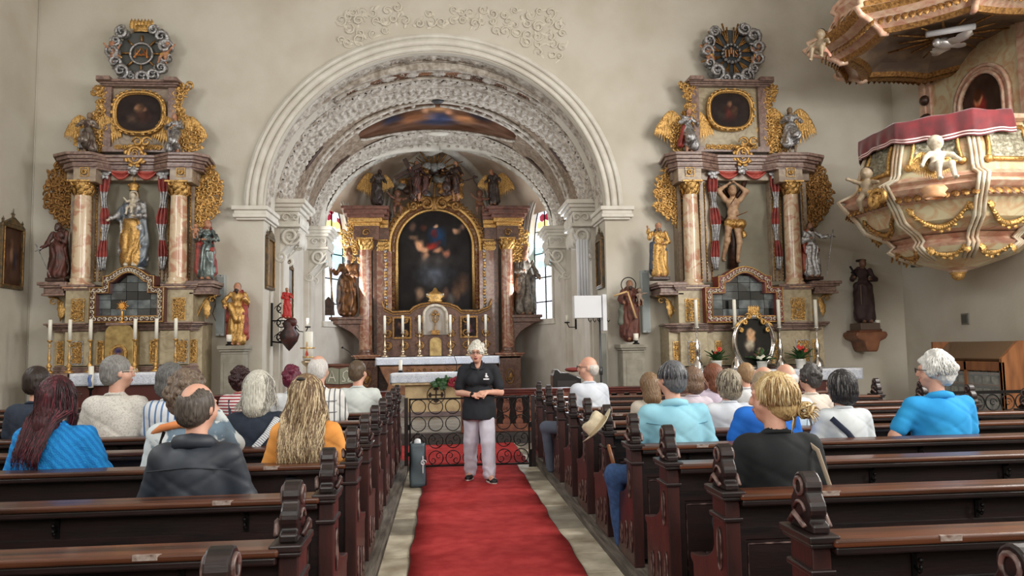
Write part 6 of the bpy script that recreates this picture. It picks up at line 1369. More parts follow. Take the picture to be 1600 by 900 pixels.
# wrought iron gate
def gate():
    x0, x1, y, z0, z1 = -.47, 1.15, 10.42, .06, .96; t = thing('iron_gate', 'low black wrought iron gate of curled scrolls closing the aisle', 'gate', ((x0+x1)/2, y, z0))
    m = MB(); 
    for a, b in (((x0, z0), (x0, z1)), ((x1, z0), (x1, z1)), ((x0, z1), (x1, z1)), ((x0, z0), (x1, z0))): m.box(min(a[0], b[0])-.011, max(a[0], b[0])+.011, y-.011, y+.011, min(a[1], b[1])-.011, max(a[1], b[1])+.011)
    obj('gate_frame', m, blackm, t); cx, cz = .23, .205; nx, nz = 7, 4; me = None; k = 0
    for i in range(nx):
        for j in range(nz):
            c = Vector((x0+.115+(x1-x0-.23)*i/(nx-1), y, z0+.105+(z1-z0-.21)*j/(nz-1))); s = 1 if (i+j) % 2 else -1; m = MB()
            m.tube([c+Vector((.098*math.cos(a), 0, .098*math.sin(a))) for a in np.linspace(0, 2*PI, 17)], .0065, 4, 0, False)
            if j < 2:
                for q in (0, PI): curl(m, c+Vector((.05*math.cos(q+.6*s), 0, .05*math.sin(q+.6*s))), Vector((math.cos(q), 0, math.sin(q))), Vector((-math.sin(q), 0, math.cos(q)))*s, -VY, .052, 1.2, 0, 1, .006, 0, 4, 12)
            obj('scroll_ring', m, blackm, t)
    m = MB()
    for sx in (-1, 1):
        x = x0 if sx < 0 else x1; m.box(x-.03*(sx < 0)-.0, x+.03*(sx > 0)+.0, y-.03, y+.03, .55, .62); m.cut(); m.box(x-.03*(sx < 0), x+.03*(sx > 0), y-.03, y+.03, .2, .25); m.cut(); m.box(x+sx*.0-.01, x+sx*.02+.01, y-.02, y+.02, 0.0, .2); m.cut()
    obj('hinge', m, blackm, t)
    for j, (sx) in enumerate((-1, 1)):
        m = MB(); xx = x0-.05 if sx < 0 else x1+.06; m.box(xx-.025, xx+.025, y-.02, y+.05, 0, .98); obj('gate_post', m, woodd, t)
gate()
# ================= pier statues, speakers, pictures, small fittings =================
def pedestal(label, px, pt, half, D):
    t = thing('statue_pedestal', label, 'pedestal', (X_(px, D), D, .2)); x = W(px, 560, D).x; k = .0123; w = half*k; z1 = W(px, pt, D).z; m = MB()
    m.box(x-w, x+w, D-w, D+w, .2, z1-.16); m.box(x-w*.7, x+w*.7, D-w-.008, D-w, .5, z1-.3); m.box(x-w-.05, x+w+.05, D-w-.05, D+w+.03, .2, .42); bev(obj('shaft', m, mat('grey_painted_wood', sr(150, 144, 130), .6, col2=sr(128, 122, 108), ns=6), t), .008)
    m = MB(); 
    for e, a, b in ((.0, .16, .11), (.03, .11, .07), (.055, .07, 0)): m.box(x-w-e, x+w+e, D-w-e, D+w+e*.4, z1-a, z1-b)
    bev(obj('cap', m, mat('grey_painted_wood', ()), t), .008); return x, z1, w
x, z1, w = pedestal('grey wooden pedestal under the gold robed statue, left pier', 367, 540, 16, 14.2)
st('christ_statue', 'bearded long haired figure in gold robe and red cloak on grey pedestal', 370, 540, 442, 14.15, standing(arms=[((-.19, -.03, .7), (-.15, -.13, .6)), ((.16, -.03, .68), (.14, -.14, .76))], hair='long', beard=True, wide=1.2, hip=.01)+[C((-.08, -.08, .64), (.03, -.11, .42), .05, .07, 1), C((.12, 0, .66), (.13, -.04, .22), .05, .06, 2)], [skinst, gold, redcl, hairst], plinth=0, cat='statue')
def candlestub(label, px, pb, pt, D, z=None):
    b = W(px, pb, D); h = W(px, pt, D).z-b.z; z = b.z if z is None else z; t = thing('pillar_candle', label, 'candle', (b.x, D, z)); m = MB(); m.lathe([(.001, 0), (.07, 0), (.06, .02), (.03, .035), (.045, .07), (.001, .07)], (b.x, D, z), 12); obj('holder', m, blackm, t); m = MB(); m.lathe([(.001, .07), (.05, .07), (.05, .07+h), (.001, .07+h)], (b.x, D, z), 14); obj('candle', m, candlem, t)
candlestub('white pillar candle on the left pedestal beside the gold robed statue', 358, 540, 529, 14.02, z1)
x, z1, w = pedestal('grey wooden pedestal under the carpenter saint statue, right pier', 986, 538, 17, 14.2)
def josx(o, b, H, M):
    pr = xf(putto(dict(arms=[((-.2, -.08, .6), (-.2, -.2, .5)), ((.2, -.08, .7), (.38, -.1, .72))], legs=[((-.1, -.16, .28), (-.1, -.1, .02)), ((.12, -.16, .3), (.12, -.12, .04))])), .3*H, b+Vector((.14, -.10, .56))*H, .1); carve('child', pr, .3*H, [mat('grey_wood_child', sr(140, 120, 104), .6), gold, gold, hairst], parent=o, h=.3*H/40)
    m = MB(); a = b+Vector((-.24, -.18, .70))*H; c_ = b+Vector((.05, -.18, .36))*H; m.cyl(a+Vector((.16, 0, .1))*H, c_, .014*H, .02*H, 5); m.cyl(a+Vector((-.07, 0, .03))*H, a+Vector((.15, 0, .1))*H, .017*H, n=5); obj('wooden_square', m, mat('pale_wood', sr(206, 170, 120), .5), o); halo(o, b, H, (0, .06, .93), .125, blackm, .009)
st('joseph_statue', 'haloed saint in brown robe with child and carpenter square on grey pedestal', 986, 532, 438, 14.15, standing(arms=[((-.17, -.03, .68), (-.14, -.14, .62)), ((.16, -.03, .66), (.12, -.14, .58))], beard=True, wide=1.2, hip=.0)+[C((-.14, 0, .62), (-.16, 0, .3), .045, .05, 4)], [mat('tanned_wood_skin', ()), browncl, browncl, hairst, mat('grey_green_cloak', sr(96, 100, 88), .6)], extra=josx, plinth=.0)
candlestub('white pillar candle on the right pedestal beside the carpenter saint', 994, 540, 529, 14.02, z1)
def speaker(label, px, p0, p1, wpx, D):
    a = W(px, p1, D); z1 = W(px, p0, D).z; w = wpx*.0123/2; t = thing('column_loudspeaker', label, 'speaker', (a.x, D, a.z)); m = MB(); m.box(a.x-w, a.x+w, D, 14.5, a.z, z1); bev(obj('body', m, greym, t), .012); m = MB(); m.box(a.x-w*.8, a.x+w*.8, D-.006, D, a.z+.05, z1-.05); g = obj('grille', m, mat('grey_grille', sr(150, 158, 158), .6), t); m = MB()
    for z in (a.z+.02, z1-.02): m.ball((a.x, D, z), .01, 6, 4)
    obj('screw', m, blackm, t)
speaker('tall light grey column loudspeaker on the left pier', 343, 429, 525, 13, 14.36); speaker('tall light grey column loudspeaker on the right pier', 1011, 422, 520, 13, 14.36)
m = MB(); m.tube([(W(338, 470, 14.47).x, 14.48, W(338, 470, 14.47).z), (W(332, 480, 14.47).x, 14.48, W(332, 490, 14.47).z), (W(338, 505, 14.47).x, 14.48, W(338, 505, 14.47).z)], .006, 4); tag(obj('speaker_cable', m, blackm), 'thin dark cable looping beside the left loudspeaker', 'cable')
# pictures
def picture(name, label, c, u, w, h, n, frm, bl, base, seed, top=True, th=.06):
    """c centre on the wall, u horizontal unit vector, n wall normal"""
    t = thing(name, label, 'picture', tuple(c)); c = Vector(c); P = lambda a, b, d: c+u*a+VZ*b+n*d
    m = MB(); fw = .06; n_ = len(m.v)
    for (a0, a1, b0, b1) in ((-w/2, w/2, -h/2, -h/2+fw), (-w/2, w/2, h/2-fw, h/2), (-w/2, -w/2+fw, -h/2+fw, h/2-fw), (w/2-fw, w/2, -h/2+fw, h/2-fw)):
        vs = [P(a, b, d) for a in (a0, a1) for b in (b0, b1) for d in (0, th)]; m.add(vs, [(0, 1, 3, 2), (4, 6, 7, 5), (0, 4, 5, 1), (2, 3, 7, 6), (0, 2, 6, 4), (1, 5, 7, 3)])
    fr = bev(obj('frame', m, frm, t), .01)
    m = MB(); m.tube([P(a, b, th) for a, b in ((-w/2+fw, -h/2+fw), (w/2-fw, -h/2+fw), (w/2-fw, h/2-fw), (-w/2+fw, h/2-fw), (-w/2+fw, -h/2+fw))], .010, 4, 0, False, False); obj('gilt_fillet', m, goldd, fr)
    nx, ny = 24, 40; uu, vv = np.meshgrid(np.linspace(0, 1, nx), np.linspace(0, 1, ny)); Q_ = [P((a-.5)*(w-2*fw), (b-.5)*(h-2*fw), th*.4) for a, b in zip(uu.ravel(), vv.ravel())]; i = np.arange(nx*ny).reshape(ny, nx)
    me = fast_mesh('canvas', np.array(Q_), np.stack([i[:-1, :-1], i[:-1, 1:], i[1:, 1:], i[1:, :-1]], -1).reshape(-1, 4)); cc = np.clip(np.stack(blobs(base, bl, .15, 6, seed)(uu, vv), -1), 0, 1).reshape(-1, 3); ca = me.color_attributes.new('Col', 'FLOAT_COLOR', 'POINT'); ca.data.foreach_set('color', np.concatenate([cc**2.2, np.ones((len(cc), 1))], 1).astype(np.float32).ravel()); link('canvas', me, paintm, t)
    if top:
        m = MB(); q = P(0, h/2, th/2); m.add([P(-w/2*.9, h/2, 0), P(w/2*.9, h/2, 0), P(0, h/2+.14, 0), P(-w/2*.9, h/2, th), P(w/2*.9, h/2, th), P(0, h/2+.14, th)], [(0, 1, 2), (5, 4, 3), (0, 3, 4, 1), (1, 4, 5, 2), (2, 5, 3, 0)])
        for a, hh in ((-w/2*.85, .12), (0, .3), (w/2*.85, .12)): b0 = P(a, h/2, th/2); m.tube([b0, b0+VZ*hh*.6, b0+VZ*hh], [.02, .012, .003], 5); m.ball(b0+VZ*hh*.55, .022, 6, 4)
        b0 = P(0, h/2+.2, th/2); m.cyl(b0-u*.05, b0+u*.05, .01, n=4); obj('gothic_crest', m, frm, fr)
    return t
gf = mat('dark_green_gold_frame', sr(58, 54, 40), .5, col2=sr(110, 84, 48), ns=12); stb = [(.5, .55, .12, .3, (130, 100, 80), .7), (.3, .5, .1, .25, (90, 64, 54), .7), (.7, .45, .12, .25, (78, 70, 80), .7)]
picture('station_picture', 'tall gilded gothic station picture on the left chancel pier', (AX-AW, (14.5+15.4)/2, (W(417, 412, 14.95).z)), VY, .62, 1.02, VX, gf, stb, (120, 96, 66), 4)
picture('station_picture', 'tall gilded gothic station picture on the right chancel pier', (AX+AW, (14.5+15.4)/2, (W(937, 412, 14.95).z)), VY, .62, 1.02, -VX, gf, stb, (70, 60, 46), 7)
picture('station_picture', 'thin gothic station picture on the left chancel wall', (CXL, 17.1, W(457, 458, 17.1).z), VY, .8, 1.2, VX, gf, stb, (150, 150, 150), 9)
picture('station_picture', 'gilded gothic station picture on the left nave wall', (XL, 13.86, 3.37), VY, .70, 1.12, VX, gf, stb, (74, 52, 40), 3)
picture('framed_painting', 'green framed dark painting half hidden behind the pulpit', (XR, 13.72, 3.60), VY, .80, 1.0, -VX, mat('green_frame', sr(84, 92, 78), .5), stb[1:], (44, 26, 24), 6, False)
m = MB(); m.box(XR-.025, XR, 12.60, 12.80, 1.92, 2.12); t = tag(obj('switch_plate', m, mat('grey_metal_plate', sr(120, 118, 108), .4)), 'small square grey switch plate on the right wall', 'switch'); bev(t, .006); m = MB(); m.box(XR-.035, XR-.025, 12.63, 12.77, 1.95, 2.09); obj('cover', m, mat('dark_grey_cover', sr(86, 86, 80), .4), t)
# monk statue on a wall bracket
D = 14.22; b = W(1352, 516, D); t = thing('wall_bracket', 'brown wooden wall bracket under the dark monk statue', 'bracket', (b.x, 14.4, b.z)); z1 = b.z
m = MB(); pr = [(b.x-.30, z1-.03), (b.x+.30, z1-.03), (b.x+.33, z1-.10), (b.x+.28, z1-.17), (b.x+.16, z1-.22), (b.x+.13, z1-.34), (b.x+.10, z1-.42), (b.x-.10, z1-.42), (b.x-.13, z1-.34), (b.x-.16, z1-.22), (b.x-.28, z1-.17), (b.x-.33, z1-.10)]; m.prism(pr, 13.98, 14.5, 'y'); bev(obj('corbel', m, mat('orange_brown_wood', sr(142, 92, 62), .45, col2=sr(112, 68, 46), ns=5), t), .03, 3); m = MB(); m.box(b.x-.24, b.x+.22, 14.0, 14.5, z1-.035, z1+.0); bev(obj('shelf', m, brownw, t), .01)
m = MB(); m.box(b.x-.2, b.x+.2, 14.02, 14.42, z1+.001, z1+.14); tag(bev(obj('statue_plinth', m, mat('grey_brown_plinth', sr(96, 78, 66), .5)), .01), 'small grey brown block under the dark monk statue', 'plinth')
def monkx(o, b, H, M):
    m = MB(); c_ = b+Vector((0, .03, .95))*H; m.tube([c_+Vector((.06*H*math.cos(a), .062*H*math.sin(a), .02*H)) for a in np.linspace(0, 2*PI, 20)], .018*H, 5); obj('tonsure', m, hairst, o)
    m = MB(); a = b+Vector((-.19, -.16, .70))*H; c_ = b+Vector((-.30, -.18, .86))*H; m.cyl(a, c_, .016*H, n=6); d = (c_-a).normalized(); q = d.cross(VY); m.cyl(a+d*.1*H-q*.04*H, a+d*.1*H+q*.04*H, .013*H, n=5); obj('crucifix', m, blackm, o)
    m = MB(); m.tube([b+Vector((.11*math.cos(a), .08*math.sin(a), .58))*H for a in np.linspace(0, 2*PI, 20)], .01*H, 5); m.tube([b+Vector((-.1, -.1, .58-.3*t))*H for t in (0, .5, 1)], .008*H, 5); obj('rope_belt', m, mat('rope', sr(120, 96, 80), .8), o)
b2 = W(1352, 505, D); HH = W(1352, 404, D).z-b2.z; zb2 = z1+.14
pr = standing(arms=[((-.17, -.02, .68), (-.19, -.15, .70)), ((.18, -.02, .67), (.04, -.15, .66))], mats=(0, 1, 1, 3), cloak=False, wide=1.1, hair=None)+[C((-.05, .02, .56), (-.07, .0, .09), .09, .09, 1), C((.05, .02, .56), (.07, .0, .09), .09, .09, 1), C((-.04, .05, .83), (.04, .05, .83), .045, .045, 1)]
HH = HH-.0; o = carve('monk_statue', xf(pr, HH, (b2.x, D, zb2), -.1), HH, [mat('dark_wood_skin', sr(120, 84, 66), .5), monkm, monkm, hairst], f=.7, amp=.6); tag(o, 'dark brown robed monk statue holding a small cross, on wall bracket', 'statue'); monkx(o, Vector((b2.x, D, zb2)), HH, None)
candlestub('white pillar candle on the bracket beside the monk statue', 1372, 517, 507, 14.1, z1)
# processional lantern group on the left chancel wall, sconce, paschal candle, lectern
bl = blackm; D = 15.2; LX = AX-AW
t = thing('wall_lantern_bracket', 'black scrolled iron bracket carrying a painted figure on the left chancel pier', 'bracket', (LX, D, W(430, 525, D).z)); m = MB(); c = W(441, 505, D); 
for dz in (-.28, 0, .28): curl(m, Vector((c.x, D, c.z+dz)), VX, VZ, -VY, .14, 1.5, 0, 1, .013, 0, 5, 16); curl(m, Vector((c.x-.08, D, c.z+dz)), -VX, VZ, -VY, .07, 1.3, 0, 1, .012, 0, 5, 14)
m.box(LX, LX+.03, D-.04, D+.04, c.z-.45, c.z+.4); m.tube([(LX+.02, D, c.z-.36), (c.x+.12, D, c.z-.40), (c.x+.30, D, c.z-.22)], .018, 6); m.tube([(LX+.02, D, c.z+.05), (c.x+.1, D, c.z+.05)], .014, 6); obj('scroll_iron', m, bl, t)
bb = Vector((W(448, 505, D).x, D, W(448, 505, D).z))
fig = standing(mats=(0, 1, 2, 3), wide=1.2); carve('small_figure', xf(fig, .6, (bb.x, D, bb.z+.1), .4), .6, [skinst, mat('bright_red_coat', sr(180, 34, 30), .5), mat('white_coat', sr(214, 204, 190), .5), hairst], parent=t, h=.012)
m = MB(); m.lathe([(.001, -.55), (.05, -.5), (.16, -.36), (.2, -.22), (.1, -.1), (.14, 0), (.05, .08), (.001, .1)], (bb.x+.05, D, bb.z), 12); m.ball((bb.x+.12, D-.05, bb.z+.02), .09, 8, 6); obj('painted_base', m, mat('red_black_base', sr(90, 36, 30), .5, col2=sr(30, 24, 24), ns=6), t)
D = 17.9; c = W(481, 512, D); t = thing('wall_sconce', 'curled wall sconce with a small white candle on the left chancel wall', 'sconce', (CXL, D, c.z)); m = MB(); m.box(CXL, CXL+.03, D-.05, D+.05, c.z-.2, c.z+.15)
m.tube([(CXL+.02, D, c.z-.05), (c.x-.35, D, c.z+.1), (c.x-.2, D, c.z-.08), (c.x-.05, D, c.z-.1), (c.x, D, c.z)], .014, 6); curl(m, Vector((c.x-.3, D, c.z)), VX, VZ, -VY, .09, 1.3, 0, 1, .012); m.lathe([(.001, 0), (.06, 0), (.07, .03), (.001, .03)], (c.x, D, c.z), 10); obj('arm', m, bl, t); m = MB(); m.lathe([(.001, .03), (.03, .03), (.03, .22), (.001, .22)], (c.x, D, c.z), 10); obj('candle', m, candlem, t)
D = 19.0-.6; c = W(886, 505, 18.4); t = thing('wall_sconce', 'curled wall sconce with a small white candle on the right chancel wall', 'sconce', (CXR, 18.4, c.z)); m = MB(); m.box(CXR-.03, CXR, 18.35, 18.45, c.z-.15, c.z+.1); m.tube([(CXR-.02, 18.4, c.z), (c.x+.2, 18.4, c.z-.1), (c.x+.05, 18.4, c.z-.1), (c.x, 18.4, c.z)], .013, 6); m.lathe([(.001, 0), (.06, 0), (.07, .03), (.001, .03)], (c.x, 18.4, c.z), 10); obj('arm', m, bl, t); m = MB(); m.lathe([(.001, .03), (.03, .03), (.03, .2), (.001, .2)], (c.x, 18.4, c.z), 10); obj('candle', m, candlem, t)
D = 15.3; a, b = W(481, 562, D), W(481, 519, D); t = thing('paschal_candle', 'tall thick white candle with gold and red cross on brass stand', 'candle', (a.x, D, .215)); m = MB(); m.lathe([(.2, 0), (.2, .03), (.06, .08), (.03, .2), (.05, .4), (.03, .5), (.03, a.z-.215-.15), (.11, a.z-.215-.08), (.13, a.z-.215-.03), (.04, a.z-.215)], (a.x, D, .215), 16); obj('stand', m, mat('brass_candlestick', ()), t)
m = MB(); m.lathe([(.001, 0), (.10, 0), (.10, b.z-a.z), (.09, b.z-a.z+.01), (.001, b.z-a.z+.01)], (a.x, D, a.z), 18); cd = obj('candle', m, candlem, t); m = MB(); zc = a.z+(b.z-a.z)*.42
for z in (zc, a.z+.05): m.lathe([(.102, -.012), (.106, 0), (.102, .012)], (a.x, D, z), 18)
for q in (-.13, .13): m.cyl((a.x+q*.7, D-.03, zc), (a.x+q, D-.03, zc), .012, n=5); m.ball((a.x+q, D-.03, zc), .018, 6, 4)
m.box(a.x-.01, a.x+.01, D-.108, D-.1, a.z+.1, zc+.12); obj('brass_ring', m, gold, cd); m = MB(); m.prism([(a.x-.03, a.z+.1), (a.x, a.z+.06), (a.x+.03, a.z+.1), (a.x, a.z+.2)], D-.112, D-.1, 'y'); obj('red_emblem', m, mat('red_wax', sr(190, 60, 30), .5), cd)
D = 16.0; x0, x1 = X_(505, D), X_(556, D); zt_ = Z_(566, D); t = thing('lectern', 'wooden lectern with carved white Alpha and Omega book panel', 'lectern', ((x0+x1)/2, D, .215)); m = MB(); m.box(x0, x1, D, D+.4, .215, zt_); m.box(x0-.04, x1+.04, D-.04, D+.44, zt_-.05, zt_); bev(obj('body', m, brownw, t), .01)
m = MB(); cxl = (x0+x1)/2; 
for s in (-1, 1): m.prism([(cxl+s*.005, zt_-.42), (cxl+s*.28, zt_-.40), (cxl+s*.28, zt_-.09), (cxl+s*.15, zt_-.07), (cxl+s*.005, zt_-.1)], D-.035, D, 'y')
bk = bev(obj('open_book', m, mat('grey_green_page', sr(140, 140, 122), .6), t), .008); m = MB()
def stk(ps, w=.014): m.tube([(cxl+p[0], D-.045, zt_+p[1]) for p in ps], w, 5, 0, True, False)
stk([(-.22, -.36), (-.15, -.14), (-.08, -.36)]); stk([(-.19, -.28), (-.11, -.28)]); stk([(.06, -.36), (.12, -.36), (.12, -.33)]); stk([(.12, -.33), (.08, -.26), (.09, -.18), (.15, -.14), (.21, -.18), (.22, -.26), (.18, -.33)]); stk([(.18, -.33), (.18, -.36), (.24, -.36)]); obj('alpha_omega', m, mat('pale_letters', sr(206, 204, 190), .5), bk)
m = MB(); m.box(x0, x1, D-.1, D, zt_-.5, zt_-.47); obj('ledge', m, oakm, t); b = Vector((X_(552, D), D+.2, zt_)); m = MB(); m.tube([b, b+Vector((.0, 0, .12)), b+Vector((-.1, -.05, .25)), b+Vector((-.22, -.08, .33))], .007, 5); m.ball(b+Vector((-.24, -.08, .34)), .025, 6, 5); m.ball(b, .03, 6, 4); obj('gooseneck_microphone', m, blackm, t)
# white projection screen box on its pole, fluted white column case
D = 14.9; x0, x1 = X_(896, 14.3), X_(946, 14.3); zb, zt_ = W(920, 497, 14.3).z, W(920, 462, 14.3).z
t = thing('screen_box', 'white rectangular screen box with dark hooks on a thin pole, right chancel pier', 'screen', ((x0+x1)/2, 14.3, .2)); m = MB(); m.box(x0, x1-.09, 14.25, 14.45, zb, zt_); bev(obj('box', m, whitem, t), .01); m = MB(); m.box(x1-.08, x1, 14.22, 14.46, zb-.25, zt_+.02); bev(obj('end_casing', m, whitem, t), .008)
m = MB(); m.cyl((x1-.12, 14.35, .2), (x1-.12, 14.35, zb), .02, n=8); m.cyl((x1-.12, 14.35, .205), (x1-.12, 14.35, .23), .2, n=14); m.cyl((x1-.12, 14.35, 1.1), (x1-.12, 14.35, 1.25), .035, n=8); obj('pole', m, mat('grey_pole', sr(90, 90, 92), .4, .5), t); m = MB()
for i in range(5): xx = x0+.28+.09*i; m.tube([(xx, 14.3, zb), (xx, 14.3, zb-.04), (xx+.03, 14.3, zb-.08), (xx+.05, 14.3, zb-.04)], .01, 5)
obj('hook', m, blackm, t)
D = 15.55; xa, xb = X_(903, D), X_(921, D); t = thing('fluted_casing', 'tall white fluted casing beside the right chancel capital', 'casing', ((xa+xb)/2, D, W(912, 460, D).z)); m = MB(); z0, z1_ = W(912, 466, D).z, W(912, 374, D).z
for i in range(4): xx = xa+(xb-xa)*(i+.5)/4; m.tube([(xx, D, z0), (xx, D, z1_)], (xb-xa)/8, 10)
m.box(xa, xb, D, D+.1, z0, z1_-.03); obj('flutes', m, whitem, t); m = MB(); m.box(xa-.03, xb+.03, D-.05, D+.14, z0-.05, z0); obj('foot_block', m, whitem, t); 
m = MB(); m.box(X_(934, 14.48)-.0, X_(944, 14.48), 14.42, 14.5, .9, zb-.3); tag(bev(obj('wall_cabinet', m, mat('grey_cabinet', sr(132, 132, 124), .6)), .006), 'narrow grey casing on the pier below the screen box', 'casing')
# black instrument with red cushion behind the rail
D = 14.0; t = thing('music_stand_bench', 'black carved bench end with dark red cushion behind the rail', 'bench', (X_(885, D), D, .2)); x0, x1 = X_(861, D), X_(905, D); zt_ = W(880, 578, D).z; m = MB(); pr = [(x0, .2), (x0, zt_-.1), (x0+.03, zt_), (x0+.1, zt_+.01), (x0+.16, zt_-.05), (x0+.3, zt_-.06), (x1-.08, zt_-.12), (x1, zt_-.16), (x1, .2)]; m.prism(pr, D, D+.35, 'y'); bev(obj('body', m, mat('black_lacquer', sr(24, 22, 22), .3, coat=.5), t), .015); m = MB(); m.box(x0+.08, x1-.08, D-.012, D, .45, zt_-.2); obj('panel', m, darkp, t); m = MB(); m.ball(((x0+x1)/2+.14, D+.15, zt_+.0), (.16, .12, .05), 12, 6); obj('cushion', m, mat('red_cushion', sr(128, 50, 42), .7), t)
# oak leaflet cabinet on the right
def cabinet():
    x1 = XR; y0, y1 = 11.2, 12.9; z1 = 1.62; xf_ = XR-.55; t = thing('display_cabinet', 'honey oak glazed display cabinet with sloping lid against the right wall', 'cabinet', (x1-.3, (y0+y1)/2, 0)); w = .05; m = MB()
    m.box(xf_, x1, y1-w, y1, 0, z1); m.cut(); m.prism([(XR, z1), (XR-.25, z1), (xf_, z1-.28), (xf_, 0), (XR, 0)], y0, y0+w, 'y'); obj('side_panel', m, oakm, t)
    m = MB()
    m.prism([(xf_, z1-.28), (XR-.25, z1), (XR-.25, z1-.05), (xf_+.05, z1-.33)], y0+w, y1-w, 'y', 0); bev(obj('sloping_lid', m, mat('smoky_brown_lid', sr(110, 86, 64), .15, coat=.5), t), .01)
    m = MB(); m.box(xf_, xf_+.05, y0, y1, z1-.48, z1-.33); m.box(xf_, xf_+.05, y0, y1, .35, .42)
    for y in (y0, (y0+y1)/2-.03, y1-.07): m.box(xf_, xf_+.05, y, y+.07, 0, z1-.33)
    bev(obj('front_frame', m, oakm, t), .008)
    m = MB(); m.box(xf_+.4, xf_+.42, y0+w, y1-w, .1, z1-.1); obj('back_board', m, mat('grey_green_backing', sr(120, 116, 100), .7), t)
    for k, z in enumerate((.5, .7, .9, 1.08)):
        m = MB(); m.box(xf_+.05, xf_+.4, y0+w, y1-w, z, z+.02); obj('shelf', m, oakm, t)
        for j in range(8): m = MB(); y = y0+.1+j*.2; m.box(xf_+.15, xf_+.17, y, y+.14, z+.02, z+.14); obj('leaflet', m, mat('leaflet_paper', sr(200, 198, 184), .7, col2=sr(120, 120, 110), ns=9), t)
    m = MB(); m.box(xf_+.015, xf_+.02, y0+.07, y1-.07, .42, z1-.5); obj('glass', m, mat('clear_glass', sr(200, 206, 204), .05, alpha=.22, coat=1.), t)
cabinet()
t = thing('side_railing', 'black iron scroll railing between the pews and the right wall', 'railing', (5.9, 9.3, 0)); m = MB(); y = 9.0
for x in (5.95, 7.6): m.box(x-.02, x+.02, y-.02, y+.02, 0, 1.0)
m.box(5.95, 7.6, y-.015, y+.015, .96, 1.0); m.box(5.95, 7.6, y-.015, y+.015, .1, .13); obj('rail_frame', m, blackm, t)
for i in range(8): m = MB(); c = Vector((6.06+.2*i, y, .85)); m.tube([c+Vector((.095*math.cos(a), 0, .1*math.sin(a))) for a in np.linspace(0, 2*PI, 15)], .009, 4, 0, False); m.cyl(c-VZ*.1, c-VZ*.73, .008, n=5); curl(m, c, VX, VZ, -VY, .06, 1.2, 0, 1, .008, 0, 4, 10); obj('scroll_bar', m, blackm, t)
# shopping bag by the pew end
b = G(651, 762, .015); t = thing('tote_bag', 'black and grey upright tote bag on the aisle floor beside the pews', 'bag', (b.x-.02, b.y+.12, .02)); x0, x1, y0, y1, h = b.x-.09, b.x+.11, b.y, b.y+.28, .50; m = MB()
def f(u, v): a = 2*PI*u; cx_, cy_ = (x0+x1)/2, (y0+y1)/2; q = 1+.05*math.sin(v*9+u*20); c_, s_ = math.cos(a), math.sin(a); e = .45; return (cx_+(x1-x0)/2*math.copysign(abs(c_)**e, c_)*q*(1-.12*v), cy_+(y1-y0)/2*math.copysign(abs(s_)**e, s_)*q*(1-.05*v), .025+h*v)
m.grid(33, 14, f)
for i in range(len(m.m)): m.m[i] = 1 if (i % 32) in range(20, 29) else 0
m.add([f(u, 0.) for u in np.linspace(0, 1, 17)[:-1]], [tuple(range(16))]); o = obj('body', m, [mat('black_bag_cloth', sr(26, 28, 30), .5), mat('slate_bag_cloth', sr(78, 92, 100), .5)], t); so = o.modifiers.new('s', 'SOLIDIFY'); so.thickness = .006
m = MB(); 
for dy in (.06, .2): m.tube([(x0+.05, y0+dy, h-.02), (x0+.06, y0+dy, h+.10), ((x0+x1)/2, y0+dy, h+.14), (x1-.06, y0+dy, h+.1), (x1-.05, y0+dy, h-.02)], .009, 5, flat=.5)
obj('handle', m, blackm, t); m = MB(); m.ball(((x0+x1)/2, (y0+y1)/2, h+.02), (.05, .06, .05), 8, 6); obj('white_packet', m, whitem, t); m = MB(); curl(m, Vector((x1-.03, y0-.004, .3)), VX, VZ, -VY, .04, 1.3, 0, 1, .006); m.box(x1-.04, x1-.03, y0-.008, y0-.002, .18, .38); obj('print', m, whitem, t)
